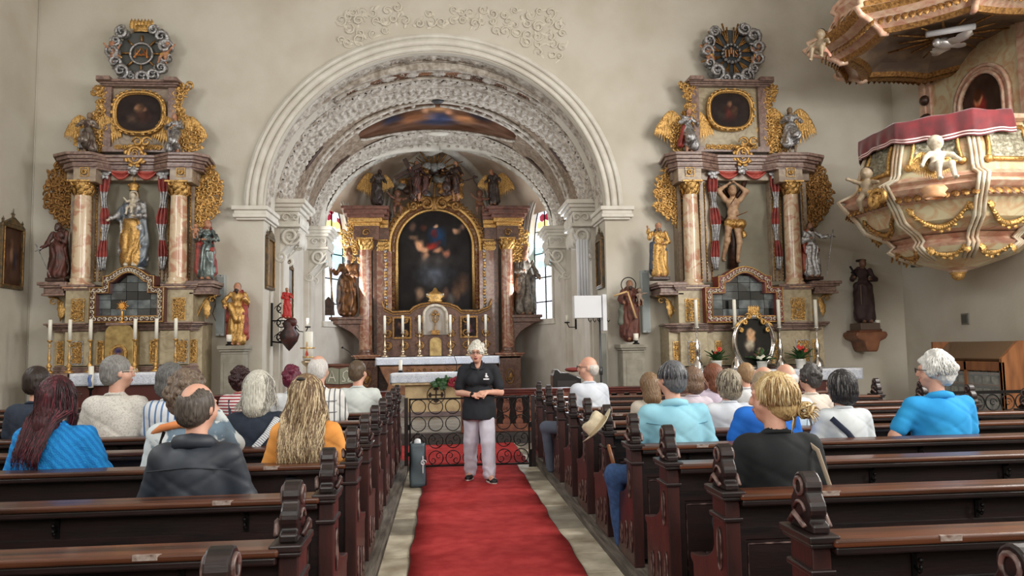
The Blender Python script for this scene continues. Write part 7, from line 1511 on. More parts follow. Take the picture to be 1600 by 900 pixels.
# ================= pulpit =================
def pulpit():
    rn = random.Random(31); D = 11.35; k = W(1497, 428, D); C0 = Vector((k.x, D, 0)); 
    Zp = lambda q: W(1497, q, D).z
    A = thing('pulpit', 'ornate marble and gold hanging pulpit with red draped parapet on the right wall', 'pulpit', (C0.x, D, k.z)); n8 = 8; a0 = R(22.5)
    def oct_(rr, z, e=0): return [(C0.x+rr*math.cos(a0+i*PI/4), C0.y+rr*math.sin(a0+i*PI/4), z) for i in range(8)]
    def shell(nm, prof, mats, mis=None, seg=6, bulge=.0):
        """eight sided body with slightly curved facets"""
        m = MB(); L_ = []
        N = 8*seg
        def rf(a): 
            q = ((a-a0) % (PI/4))/(PI/4); f = math.cos(PI/8)/math.cos((q-.5)*PI/4); return f
        m.lathe([(r_, z) for r_, z in prof], C0, N, 0, False, a0, a0+2*PI, rf=rf, mis=mis); o = obj(nm, m, mats, A); return o
    zk, z1, z2, z3, z4, z5, z6 = k.z, Zp(400), Zp(345), Zp(330), Zp(318), Zp(295), Zp(228)
    pk = mat('pink_cornice_marble', sr(190, 140, 118), .3, col2=sr(214, 186, 160), ns=4, disto=2, coat=.2); cr = mat('cream_peach_marble', sr(208, 196, 160), .3, col2=sr(196, 156, 118), ns=3, disto=2, lo=.4, hi=.62, coat=.2)
    zA, zB = Zp(424), Zp(392)
    shell('lower_bowl', [(.05, zk), (.12, zk+.02), (.15, zk+.05), (.3, zk+.09), (.62, zk+.2), (.86, zB-.08), (.95, zB), (.99, zB+.04), (.90, zB+.08), (.86, zB+.12), (.98, zB+.18)], [cr, pk], [1, 1, 1, 0, 0, 0, 1, 1, 1, 1])
    zC = Zp(333)
    shell('upper_bowl', [(.92, zB+.18), (1.10, zB+.24), (1.30, zB+.36), (1.40, zC-.08), (1.46, zC)], [cr, pk], [1, 0, 0, 0])
    zD = Zp(300)
    shell('bowl_cornice', [(1.46, zC), (1.52, zC+.03), (1.46, zC+.08), (1.58, zC+.14), (1.66, zC+.20), (1.60, zC+.26), (1.68, zC+.3), (1.52, zD), (1.44, zD+.06)], [pk, cr], [0]*8)
    zE = Zp(222)
    prf = [(1.40, zD+.06)]+[(1.40-.22*t+.03*math.sin(t*PI), zD+.06+(zE-zD-.06)*t) for t in np.linspace(.1, 1, 8)]; shell('parapet', prf, [cr])
    shell('parapet_cap', [(1.16, zE), (1.30, zE+.03), (1.33, zE+.09), (1.2, zE+.12), (1.0, zE+.12)], [pk])
    m = MB(); m.ball((C0.x, C0.y, zk-.02), (.1, .1, .09), 12, 8); m.lathe([(.06, 0), (.13, .03), (.1, .06), (.15, .1)], (C0.x, C0.y, zk-.02), 14); obj('pendant_knob', m, gold, A)
    # corner ribs, garlands, panels, gold
    def onf(i, r_, z): a = a0+i*PI/4; return Vector((C0.x+r_*math.cos(a), C0.y+r_*math.sin(a), z))
    for i in (2, 3, 4, 5, 6):
        m = MB(); pr = [(.62, zk+.2), (.87, zB-.06), (.98, zB+.02), (.90, zB+.1), (1.0, zB+.2), (1.32, zB+.36), (1.43, zC-.06), (1.60, zC+.15), (1.70, zC+.29), (1.45, zD+.05)]+[(1.41-.22*t+.03*math.sin(t*PI), zD+.06+(zE-zD-.06)*t) for t in np.linspace(.1, 1, 6)]
        a = a0+i*PI/4; tv = Vector((-math.sin(a), math.cos(a), 0))
        for q in (-.06, 0, .06): m.tube([onf(i, r_+.01, z)+tv*q for r_, z in pr], .028, 6)
        o = obj('corner_rib', m, mat('white_marble_rib', sr(216, 208, 186), .3, col2=sr(188, 160, 130), ns=5), A)
    for i in (3, 4, 5, 2):
        p, q = onf(i, 1, 0), onf(i+1, 1, 0); a = a0+(i+.5)*PI/4; N = Vector((math.cos(a), math.sin(a), 0)); T_ = Vector((-math.sin(a), math.cos(a), 0)); c8 = math.cos(PI/8)
        # relief panel in a gold frame
        m = MB(); zt, zb = zE-.10, zD+.22; w0, w1 = .36, .30
        def PP(u, z, d=0): t = (z-zD-.06)/(zE-zD-.06); r_ = (1.40-.22*t+.03*math.sin(t*PI))*c8+d; return Vector((C0.x, C0.y, z))+N*r_+T_*u
        for (za, zb2, s1, s2) in ((zb, zb, -1, 1), (zt, zt, -1, 1)):
            w = w0 if za == zb else w1; m.tube([PP(-w, za, .03), PP(w, za, .03)], .035, 6)
        for s in (-1, 1): m.tube([PP(s*(w0+(w1-w0)*t+.03*math.sin(t*PI)*-1), zb+(zt-zb)*t, .03) for t in np.linspace(0, 1, 8)], .03, 6)
        for s in (-1, 1): m.ball(PP(s*w0, zb, .04), .06, 8, 5)
        fr = obj('gilt_panel_frame', m, gold, A)
        m = MB(); nn = 14; 
        def g(u, v): z = zb+(zt-zb)*v; w = (w0+(w1-w0)*v)*.93; uu = (u-.5)*2*w; d = .012+.05*max(0, float(fbm(np.array(u*7.+i), np.array(v*9.), i*1.7, 3))-.42)*2; return PP(uu, z, d)
        m.grid(34, 40, g); obj('silver_relief_panel', m, mat('silver_relief', sr(176, 172, 152), .4, .45, col2=sr(112, 104, 84), ns=26, bump=.5, bs=70), fr)
        # garlands
        def garl(rt, zt_, sag, wid, nm, nb=26):
            m = MB()
            for j in range(nb):
                t = j/(nb-1); u = (t-.5)*2*wid; z = zt_-sag*math.sin(PI*t)**.8; ww = 1+.8*math.sin(PI*t)**3
                m.ball(Vector((C0.x, C0.y, z))+N*(rt(z)*c8+.03)+T_*u, (.032*ww, .032*ww, .032*ww), 6, 4); 
                if j % 3 == 0: leaf(m, Vector((C0.x, C0.y, z))+N*(rt(z)*c8+.03)+T_*u, -VZ, T_, N, .055*ww, .03, 0, .4)
            for s in (-1, 1): leaf(m, Vector((C0.x, C0.y, zt_+.04))+N*(rt(zt_)*c8+.03)+T_*wid*s, -VZ, T_, N, .16, .05, 0, .5)
            obj(nm, m, goldd if i == 3 else gold, A)
        garl(lambda z: 1.32+.1*(z-zB-.36)/.4 if z > zB+.36 else 1.30-.9*(zB+.36-z), zC-.06, .30, .40, 'gilt_garland'); garl(lambda z: .93-1.0*max(0, zB-z)*1.5, zB-.02, .10, .24, 'small_gilt_garland', 18)
        m = MB()
        for j in range(9): u = (j/8-.5)*1.0; leaf(m, Vector((C0.x, C0.y, zC+.12))+N*(1.56*c8)+T_*u, (-VZ+N*.4).normalized(), T_, N, .13, .05, 0, .4)
        obj('gilt_leaf_row', m, goldd, A)
    m = MB(); i = 4; p = onf(3.9, 1.66, zC+.12); 
    curl(m, p, Vector((0, -1, 0)), VZ, -VX, .16, 1.6, 0, 1, .05, 0, 7, 18); curl(m, p+Vector((-.02, -.2, .03)), Vector((0, -1, 0)), VZ, -VX, .12, 1.4, 2, 1, .04, 0, 7, 14); obj('gilt_shell', m, gold, A)
    # column behind + back panel with the painted niche (on the wall)
    m = MB(); x = XR-.16; zb, zt = Zp(222)-.4, 7.2
    m.box(x, XR, 10.7, 13.25, zb, zt); bp = obj('back_panel', m, cr, A)
    m = MB(); m.box(x-.05, XR, 13.0, 13.25, zb, zt); m.box(x-.08, XR, 13.12, 13.3, zb, zt); m.cut(); m.box(x-.05, XR, 10.6, 10.85, zb, zt); bev(obj('back_pilaster', m, pk, bp), .02)
    m = MB(); m.ball((x-.06, 13.15, Zp(150)+.2), (.08, .14, .08), 8, 6); m.cut(); m.ball((x-.1, 13.2, zb+1.0), (.1, .12, .14), 8, 6); m.cut(); m.ball((x-.1, 13.1, Zp(125)+.25), (.08, .1, .1), 8, 6); obj('carved_boss', m, darkfig, bp)
    # niche: arch in the plane x const; centre y from pixel
    yc, hw = 11.72, .50; zn0, zs, zt2 = 4.75, 5.65, 6.12
    def narch(e): return [(yc-hw-e, zn0)]+[(yc-(hw+e)*math.cos(a), zs+(zt2-zs+e)*math.sin(a)) for a in np.linspace(0, PI, 17)]+[(yc+hw+e, zn0)]
    def strip_x(mb, inner, outer, x0, x1):
        n = len(inner); vs = [(d, p[0], p[1]) for d in (x0, x1) for L in (inner, outer) for p in L]; fs = []
        for i in range(n-1): j = i+1; fs += [(i, j, n+j, n+i), (2*n+i, 3*n+i, 3*n+j, 2*n+j), (i, 2*n+i, 2*n+j, j), (n+i, n+j, 3*n+j, 3*n+i)]
        mb.add(vs, fs, 0, True)
    m = MB(); strip_x(m, narch(0), narch(.05), x-.08, x); strip_x(m, narch(.05), narch(.12), x-.04, x); strip_x(m, narch(.12), narch(.17), x-.07, x); obj('niche_arch', m, pk, bp)
    u, v = np.meshgrid(np.linspace(0, 1, 40), np.linspace(0, 1, 60)); Q_ = np.stack([np.full_like(u, x-.01), yc+hw-2*hw*u, zn0+(zt2-zn0)*v], -1).reshape(-1, 3); ii = np.arange(2400).reshape(60, 40); F_ = np.stack([ii[:-1, :-1], ii[:-1, 1:], ii[1:, 1:], ii[1:, :-1]], -1); uc, vc_ = u[:-1, :-1], v[:-1, :-1]; sv = (zs-zn0)/(zt2-zn0)
    F_ = F_[(vc_ < sv) | (((uc-.5)*2)**2+((vc_-sv)/(1-sv))**2 < 1)]; me = fast_mesh('niche_painting', Q_, F_.reshape(-1, 4)); cc = np.clip(np.stack(blobs((64, 46, 38), [(.42, .42, .24, .42, (164, 50, 46), .5), (.40, .72, .11, .10, (216, 156, 110), .4), (.40, .78, .13, .1, (70, 40, 26), .4), (.38, .58, .1, .14, (170, 60, 46), .6), (.62, .3, .14, .14, (36, 90, 84), .6), (.16, .4, .1, .1, (110, 76, 54), .6)], .15, 7, 3)(u, v), -1), 0, 1).reshape(-1, 3)
    ca = me.color_attributes.new('Col', 'FLOAT_COLOR', 'POINT'); ca.data.foreach_set('color', np.concatenate([cc**2.2, np.ones((2400, 1))], 1).astype(np.float32).ravel()); link('niche_painting', me, paintm, bp)
    # sounding board
    cz = W(1440, 118, D).z+.44; Cc = Vector((C0.x+.05, C0.y, 0)); n = 96
    def rstar(a, base=1.):
        q = ((a-a0) % (PI/4))/(PI/4); return base*(1-.13*math.sin(PI*q)**.8)
    prof = [(1.50, 0), (1.62, -.02), (1.68, .04), (1.95, .14), (2.10, .17), (2.18, .24), (2.08, .28), (2.12, .34), (1.98, .38), (1.80, .40), (1.66, .62), (1.62, .72), (1.70, .78), (1.66, .84), (1.45, 1.0), (1.2, 1.25)]
    m = MB(); m.lathe([(a*.98, b*1.15+cz) for a, b in prof], Cc, n, 0, False, rf=rstar, mis=[1, 1, 0, 0, 1, 0, 1, 0, 0, 0, 0, 0, 0, 0, 0]); cn = obj('canopy_cornice', m, [pk, goldd], A)
    m = MB(); m.lathe([(1.52, cz+.0), (1.44, cz+.02), (1.38, cz+.09), (1.2, cz+.2), (.9, cz+.3), (.3, cz+.34), (.001, cz+.34)], Cc, n, 0, False, rf=rstar, mis=[1, 1, 0, 0, 0, 0]); obj('canopy_ceiling', m, [mat('grey_brown_canopy_underside', sr(132, 112, 92), .6, col2=sr(98, 82, 70), ns=3), goldd], A)
    m = MB()
    for i in range(110):
        a = 2*PI*i/110; r_ = rstar(a, 2.0); Nn = Vector((math.cos(a), math.sin(a), 0)); T_ = Vector((-math.sin(a), math.cos(a), 0)); leaf(m, Cc+Nn*(r_*.93)+VZ*(cz+.16), (-VZ+Nn*.3).normalized(), T_, Nn, .14, .05, 0, .2)
        if i % 2 == 0: leaf(m, Cc+Nn*(rstar(a, 1.66))+VZ*(cz+.74), (-VZ+Nn*.4).normalized(), T_, Nn, .2, .06, 0, .3); curl(m, Cc+Nn*(rstar(a, 1.78)+.03)+VZ*(cz+.52), T_, VZ, Nn, .06, 1.2, 0, 1, .018, 0, 4, 8)
    obj('gilt_lambrequin', m, goldd, cn)
    m = MB()
    for i in (2, 3, 4, 5, 6):
        a = a0+i*PI/4; Nn = Vector((math.cos(a), math.sin(a), 0)); m.tube([Cc+Nn*(r_*.985+.02)+VZ*(z*1.15+cz) for r_, z in prof], .05, 6); m.cut()
    obj('canopy_rib', m, pk, cn)
    m = MB(); c = Cc+VZ*(cz+.22); 
    for i in range(14): a = 2*PI*i/14; m.cyl(c+Vector((math.cos(a), math.sin(a), 0))*.15, c+Vector((math.cos(a), math.sin(a), -.0))*(.9 if i % 2 else .7), .03, .015, 4)
    obj('ceiling_rays', m, goldd, cn); m = MB(); c = Cc+VZ*(cz+.12); m.ball(c, (.18, .12, .09), 10, 7); m.ball(c+Vector((-.2, -.05, -.02)), .07, 8, 6)
    for s in (-1, 1): leaf(m, c, Vector((.1, s, .1)).normalized(), VX, -VZ, .5, .14, 0, .2)
    leaf(m, c, VX, VY, -VZ, .36, .1, 0, .1); obj('dove', m, mat('bright_silver_dove', (.85, .85, .85), .3, .6), cn)
    m = MB(); Lz = cz+.1; m.cyl(Cc+Vector((-.55, -.3, 0))+VZ*(Lz+.02), Cc+Vector((.1, -.55, 0))+VZ*(Lz+.06), .05, n=12); obj('canopy_lamp', m, whitem, cn)
    # crown of volutes above
    m = MB()
    for i in (3, 4, 5):
        a = a0+i*PI/4; Nn = Vector((math.cos(a), math.sin(a), 0)); m.tube([Cc+Nn*(1.3-.9*t)+VZ*(cz+1.3+1.3*math.sin(t*1.6)) for t in np.linspace(0, 1, 9)], [.12, .11, .1, .1, .09, .09, .08, .08, .08], 7); m.cut()
    obj('crowning_volute', m, pk, cn)
    return A, C0, zD, zE, onf, cz, Cc
PU, PC, zD, zE, onf, cz_, Cc = pulpit()
# red cloth over the parapet
m = MB(); 
a0 = R(22.5); c8 = math.cos(PI/8)
def pr_(a, base): q = ((a-a0) % (PI/4))/(PI/4); return base*c8/math.cos((q-.5)*PI/4)
A0, A1 = a0+2.15*PI/4, a0+5.6*PI/4; nu = 150
def f(u, v):
    a = A0+(A1-A0)*u; fold = .025*math.sin(u*46)+.015*math.sin(u*87+1)
    if v < .25: t = v/.25; r_ = pr_(a, 1.02+.34*t); z = zE+.145+.012*math.sin(u*40)
    else: t = (v-.25)/.75; r_ = pr_(a, 1.36)+fold*t+.03*math.sin(t*2); z = zE+.145-(.36+.05*math.sin(u*9+1)+.02*math.sin(u*46))*t
    return (PC.x+r_*math.cos(a), PC.y+r_*math.sin(a), z)
m.grid(nu, 26, f)
for i in range(len(m.m)): j = i//(nu-1); m.m[i] = 1 if j in (21, 23) else 0
o = obj('parapet_cloth', m, [velvet, mat('white_braid', sr(226, 200, 196), .7)]); so = o.modifiers.new('s', 'SOLIDIFY'); so.thickness = .012; so.offset = 1; tag(o, 'dark red velvet cloth with white braid draped over the pulpit parapet', 'cloth')
# putti of the pulpit
sit = dict(arms=[((-.24, -.06, .58), (-.34, -.12, .42)), ((.22, -.1, .62), (.30, -.2, .50))], legs=[((-.12, -.26, .42), (-.14, -.3, .14)), ((.12, -.24, .42), (.14, -.3, .16))])
b = onf(4, 1.42, zD+.30); Mz = Matrix.Rotation(-.35, 3, 'Z')
putto_obj('putto_statue', 'white winged putto seated on the front corner of the pulpit', tuple(W(1466, 283, 10.0) - Vector((0, 0, .12))), .78, sit, [whitefig, gold, gold, mat('grey_white_hair', sr(190, 180, 160), .6)], rz=-.1, wings=gold, sash=None)
putto_obj('putto_statue', 'shaded grey putto with gold sash at the left edge of the pulpit', tuple(W(1357, 332, 11.2)), .72, dict(arms=[((-.24, -.06, .72), (-.36, -.14, .78)), ((.22, -.1, .62), (.30, -.2, .60))], legs=[((-.12, -.16, .26), (-.1, -.1, .04)), ((.12, -.14, .28), (.14, -.02, .06))]), [mat('grey_ochre_skin', sr(150, 132, 108), .5), gold, gold, hairst], rz=-.9, sash=1)
putto_obj('putto_statue', 'small grey putto perched on the outer corner of the pulpit canopy', tuple(W(1284, 104, 11.3)), .62, sit, [mat('grey_ochre_skin', ()), mat('pink_sash', sr(180, 130, 110), .5), gold, hairst], rz=-.9, sash=1)
m = MB(); mat_p = MATS['pink_cornice_marble']; b = W(1466, 290, 10.0); m.lathe([(.12, 0), (.16, .03), (.14, .07), (.18, .12), (.14, .17)], (b.x, b.y+.1, b.z-.16), 14); obj('putto_seat', m, mat('orange_marble', sr(206, 140, 90), .4, col2=sr(220, 180, 140), ns=6), PU)
# ================= people =================
skinm = mat('skin', sr(214, 168, 146), .5, col2=sr(198, 146, 124), ns=9); lipm = mat('lips', sr(160, 92, 84), .5); eyem = mat('eye', sr(60, 50, 46), .3)
lensm = mat('dark_glasses_frame', sr(40, 34, 34), .3); jeans = mat('blue_jeans', sr(52, 86, 132), .8, col2=sr(38, 66, 108), ns=30, bump=.3, bs=200); darktr = mat('dark_trousers', sr(48, 50, 58), .85, col2=sr(38, 40, 48), ns=10)
def RZ(t): return Matrix.Rotation(-t, 3, 'Z')
HC = Vector((0, .025, .80))     # head centre above the seat
def head_prims(c, t, sk=0, s=1., tilt=0.):
    """head facing +y turned by t (to the right)"""
    P = [E((0, -.01, .02), (.078, .098, .105), sk), E((0, .035, -.045), (.058, .062, .068), sk, None, .03), E((0, .055, -.09), (.03, .03, .026), sk), E((0, .102, -.012), (.013, .02, .024), sk, None, .012), E((0, .112, -.028), (.017, .013, .011), sk, None, .008), E((0, .09, .03), (.05, .018, .012), sk, None, .02)]
    for q in (-1, 1): P += [E((q*.081, -.005, -.008), (.010, .022, .033), sk, None, .006), Cut((q*.031, .108, .012), (.016, .013, .009)), E((q*.031, .088, .011), (.014, .013, .010), sk, None, .002), E((q*.05, .05, -.035), (.024, .024, .024), sk)]
    P += [E((0, .098, -.058), (.024, .010, .006), 1, None, .004), E((0, .097, -.067), (.020, .010, .006), 1, None, .004)]
    M = RZ(t) @ Matrix.Rotation(tilt, 3, 'X'); return xf(P, s, c, 0, M)
def hand(w, d, up, side, sk=0, curl_=.6):
    """palm from wrist w along d; five separate fingers; thumb leaves the side"""
    w, d, up = Vector(w), Vector(d).normalized(), Vector(up).normalized(); sd = d.cross(up).normalized()*side
    P = [E(tuple(w+d*.045), (.036, .036, .036), sk, None, .012)]
    P = [C(w+sd*q, w+d*.075+sd*q*1.3, .014, .014, sk, .012) for q in (-.022, 0, .022)]
    for i, (q, l) in enumerate(((-.032, .058), (-.011, .070), (.011, .074), (.032, .066))):
        a = w+d*.08+sd*q; b = a+(d*math.cos(curl_*.6)-up*math.sin(curl_*.6))*l*.5; c = b+(d*math.cos(curl_*1.5)-up*math.sin(curl_*1.5))*l*.5
        P += [C(a, b, .0092, .0086, sk, .003), C(b, c, .0084, .0070, sk, .003)]
    a = w+d*.02+sd*.03; b = a+(d*.6+sd*.7).normalized()*.038; c = b+(d*.9+sd*.1-up*.2).normalized()*.032; P += [C(a, b, .0125, .0105, sk, .006), C(b, c, .010, .008, sk, .003)]
    return P
def arm_pts(b, pose):
    L_ = {}
    for s in (-1, 1):
        sh = Vector((s*.168*b, .0, .555)); el = Vector((s*(.205*b+.005), .03, .31)); wr = Vector((s*.12, .27, .21)); L_[s] = (sh, el, wr)
    if pose == 'face': s = 1; L_[1] = (Vector((.175*b, 0, .565)), Vector((.24*b, .20, .46)), Vector((.13, .17, .69)))
    if pose == 'wide': 
        for s in (-1, 1): L_[s] = (L_[s][0], Vector((s*(.235*b), .05, .32)), Vector((s*.16, .30, .22)))
    if pose == 'out': L_[-1] = (L_[-1][0], Vector((-.275*b, .02, .34)), Vector((-.26, .26, .22)))
    return L_
_body = {}
def seat_meshes(b, turn, pose):
    key = (b, round(turn, 2), pose)
    if key in _body: return _body[key]
    A = arm_pts(b, pose); P = [E((0, 0, .10), (.165*b, .13*b, .12)), E((0, .02*b, .24), (.145*b, .12*b, .14)), E((0, 0, .43), (.155*b, .105*b, .16)), C((-.13*b, 0, .56), (.13*b, 0, .56), .055, .055), C((0, .0, .56), (0, .02, .72), .056, .052)]
    P += head_prims(HC, turn)
    for s in (-1, 1):
        sh, el, wr = A[s]; P += [C(sh, el, .050, .040), C(el, wr, .040, .026)]; P += hand(wr, (wr-el)*.4+Vector((-s*.1, .08, -.02)) if pose != 'face' or s < 0 else Vector((-.2, .1, .5)), (0, .2, 1), -s)
        P += [C((s*.09, .02, .09), (s*.115, .43, .09), .085*b, .062), C((s*.115, .43, .09), (s*.115, .34, -.34), .056, .042), E((s*.115, .40, -.40), (.045, .12, .04))]
    body = sdf('body', P, .0125, .03)
    e = .016
    def shirt(sleeve, loose=1.):
        S = [E((0, 0, .08), (.17*b+e*loose, .135*b+e, .10), 0), E((0, .02*b, .22), (.152*b+e*loose, .128*b+e, .16), 0), E((0, -.005, .43), (.160*b+e, .112*b+e, .165), 0), C((-.12*b, 0, .55), (.12*b, 0, .55), .066, .066, 0), C((0, .0, .57), (0, .012, .625), .09, .058, 0), E((0, -.02, .50), (.17*b, .10*b, .10), 0), E((0, .0, .32), (.168*b, .122*b, .2), 0)]
        for s in (-1, 1):
            sh, el, wr = A[s]; q = {'short': .72, 'long': 1.0, 'none': .2}[sleeve]
            S += [C(sh, sh+(el-sh)*q, .066, .062, 0)]
            if sleeve == 'long': S += [C(el, el+(wr-el)*.88, .056, .038, 0)]
        def disp(X, Y, Z, lab):
            n = fbm(X*9+3, Y*9, Z*7, 2)-.5; w = np.abs(vnoise(X*5+1.3*Z*4, Y*4, Z*9+X*6)-.5)
            g = np.abs(vnoise(X*3.5-Z*5, Y*3, Z*6-X*3+7)-.5); return n*.016+.042*np.clip(.14-w, 0, 1)*2.2*(.35+1.4*np.clip(.5-Z, 0, .5))+.08*np.clip(.09-g, 0, 1)*(.5+np.clip(.45-Z, 0, .5))
        S += [Cut((0, .05, .71), (.07, .12, .085))]
        return sdf('shirt', S, .011, .05, disp)
    T = [E((0, 0, .06), (.172*b+.012, .138*b+.012, .10))]
    for s in (-1, 1): T += [C((s*.09, .02, .09), (s*.115, .43, .09), .098*b, .078), C((s*.115, .43, .09), (s*.115, .345, -.33), .072, .062)]
    tr = sdf('trousers', T, .014, .03, lambda X, Y, Z, l: (fbm(X*10, Y*10, Z*10, 2)-.5)*.012)
    sh = []
    for s in (-1, 1): sh += [E((s*.115, .41, -.405), (.052, .135, .045)), C((s*.115, .345, -.33), (s*.115, .35, -.38), .05, .05)]
    so = sdf('shoes', sh, .014, .02); cache = {}
    def get(sl):
        if sl not in cache: cache[sl] = shirt(sl)
        return cache[sl]
    _body[key] = (body, get, tr, so); return _body[key]
def strands(m, n, L_, rad=(.098, .115, .122), az=(-2.2, 2.2), r=.0035, wave=.01, taper=1., flow=0., seed=1, top=(0, -.015, .012), spread=1.15, nm=3, part=0., k=13, jit=.006):
    """hair locks: from the crown over the skull, then hanging down; azimuth 0 = back"""
    rr = random.Random(seed)
    for i in range(n):
        a = rr.uniform(*az); ph = rr.uniform(0, 6.3); ln = L_*rr.uniform(.72, 1.05); pts = []; rd = []; arc = 1.6; sk_ = rr.uniform(-jit, jit)
        q0 = rr.uniform(.12, 1.3)
        for j in range(k):
            t = j/(k-1); s = t*(arc*.115+ln); th_ = min(PI*.56, q0*0+s/.115+.08) if True else 0
            aa = a*(1-.25*max(0, 1-t*3)); hs = max(0, s-.115*(PI*.56-.08))
            x = -math.sin(aa)*math.sin(th_)*(rad[0]+sk_+.012*(i % 3)/3); y = -math.cos(aa)*math.sin(th_)*(rad[1]+sk_); z = math.cos(th_)*rad[2]-hs
            g = 1+(spread-1)*min(1, hs/.12); x *= g; y = y*g
            if hs > .10: x = x*(1-.25*taper*min(1, (hs-.10)/.3)); y = min(y, -.10-.11*min(1, (hs-.1)/.25)) if abs(a) < 1.7 else y
            x += wave*math.sin(ph+t*14)*(.2+t)+flow*hs; y += wave*.6*math.cos(ph+t*12)*(.2+t)
            pts.append(Vector((x+top[0], y+top[1], z+top[2]))); rd.append(r*(1.35-.9*t**2))
        m.tube(pts, rd, 4, i % nm, True, True, .6)
def tr_mb(m, t, s=1., c=None):
    M = RZ(t); c = c or HC; m.v = [tuple(c+M @ (Vector(p)*s)) for p in m.v]; return m
def hair_sdf(style, seed=1):
    P = []; rr = random.Random(seed); FC = Cut((0, .135, -.045), (.082, .085, .125))
    if style == 'short': P = [E((0, -.018, .022), (.088, .105, .108)), E((0, -.055, -.03), (.075, .062, .07)), FC, Cut((0, -.02, -.16), (.09, .1, .08)), Cut((.09, .05, -.03), (.03, .05, .05)), Cut((-.09, .05, -.03), (.03, .05, .05))]
    if style == 'bald': P = [E((0, -.03, -.005), (.087, .094, .062)), E((0, -.055, -.03), (.075, .062, .065)), FC, Cut((0, .05, .11), (.085, .13, .085)), Cut((0, -.02, -.16), (.09, .1, .08))]
    if style == 'thin': P = [E((0, -.02, .01), (.086, .102, .100)), E((0, -.055, -.03), (.075, .062, .066)), FC, Cut((0, -.035, .115), (.052, .06, .03)), Cut((0, -.02, -.16), (.09, .1, .08))]
    if style == 'patch': P = [E((0, -.02, .012), (.087, .103, .102)), E((0, -.055, -.03), (.075, .062, .066)), FC, Cut((0, -.02, .125), (.05, .085, .045)), Cut((0, -.07, .09), (.038, .045, .05)), Cut((0, -.02, -.16), (.09, .1, .08))]
    if style == 'fluffy':
        P = [E((0, -.018, .025), (.094, .108, .112)), E((0, -.06, -.03), (.08, .065, .075))]
        for i in range(34): a = rr.uniform(0, 2*PI); e = rr.uniform(-.35, 1.4); P.append(E((.088*math.cos(a)*math.cos(e), -.02+.102*math.sin(a)*math.cos(e), .02+.11*math.sin(e)), rr.uniform(.02, .034)))
        P += [FC, Cut((0, -.02, -.17), (.09, .1, .08))]
    if style == 'curly':
        P = [E((0, -.02, .02), (.10, .115, .118)), E((0, -.06, -.05), (.09, .07, .08))]
        for i in range(110): a = rr.uniform(0, 2*PI); e = rr.uniform(-.7, 1.5); P.append(E((.108*math.cos(a)*math.cos(e), -.02+.12*math.sin(a)*math.cos(e), .015+.122*math.sin(e)), rr.uniform(.014, .024)))
        P += [Cut((0, .15, -.045), (.08, .08, .12))]
    if style == 'bob': P = [E((0, -.02, .02), (.102, .115, .118)), E((0, -.045, -.06), (.105, .085, .09)), C((-.082, .01, 0), (-.085, .0, -.10), .03, .025), C((.082, .01, 0), (.085, .0, -.10), .03, .025), Cut((0, .15, -.05), (.07, .08, .13)), Cut((0, .0, -.2), (.09, .07, .09))]
    if style == 'longbob': P = [E((0, -.02, .02), (.102, .115, .118)), C((0, -.05, 0), (0, -.07, -.13), .095, .095), Cut((0, .15, -.05), (.07, .09, .16))]
    if style == 'long': P = [E((0, -.018, .02), (.096, .11, .114)), C((0, -.045, 0), (0, -.082, -.18), .085, .070), C((0, -.082, -.16), (0, -.11, -.33), .07, .04), Cut((0, .15, -.05), (.07, .09, .16))]
    if style == 'bun': P = [E((0, -.018, .022), (.094, .110, .112)), E((.0, -.055, -.04), (.08, .07, .07)), FC]
    def disp(X, Y, Z, lab):
        a = np.arctan2(X, -(Y+.02)); return (.0022 if style in ('patch', 'short', 'thin', 'bald') else .0045)*np.sin(a*46+fbm(X*30, Y*30, Z*14, 2)*9)+(.006*(fbm(X*40, Y*40, Z*40, 2)-.5) if style in ('curly', 'fluffy') else 0)
    me = sdf('hair', P, .0075, .016, disp); return me
def place_mesh(me, t, s=1.):
    n = len(me.vertices); co = np.zeros(n*3, np.float32); me.vertices.foreach_get('co', co); co = co.reshape(-1, 3)*s; c_, s_ = math.cos(-t), math.sin(-t)
    x = co[:, 0]*c_-co[:, 1]*s_; y = co[:, 0]*s_+co[:, 1]*c_; co[:, 0] = x+HC.x; co[:, 1] = y+HC.y; co[:, 2] += HC.z; me.vertices.foreach_set('co', co.ravel()); me.update(); return me
def glasses(t, par, mt=None, c=None, s=1., world=False):
    m = MB()
    for q in (-1, 1):
        m.tube([Vector((q*.034+.024*math.cos(a), .122, .008+.018*math.sin(a))) for a in np.linspace(0, 2*PI, 13)], .0022, 4, 0, False); m.tube([(q*.058, .12, .014), (q*.082, .09, .012), (q*.086, -.005, .008)], .0025, 4)
    m.tube([(-.012, .123, .012), (.012, .123, .012)], .0022, 4); tr_mb(m, t, s, c); return obj('glasses', m, mt or lensm, par, world)
def strap(par, pts, w, mt, nm='bag_strap', flat=.25):
    m = MB(); m.tube([Vector((p[0], p[1]*1.1-.014, p[2])) for p in pts], w*flat, 8, 0, True, True, 1/flat); return obj(nm, m, mt, par, False)
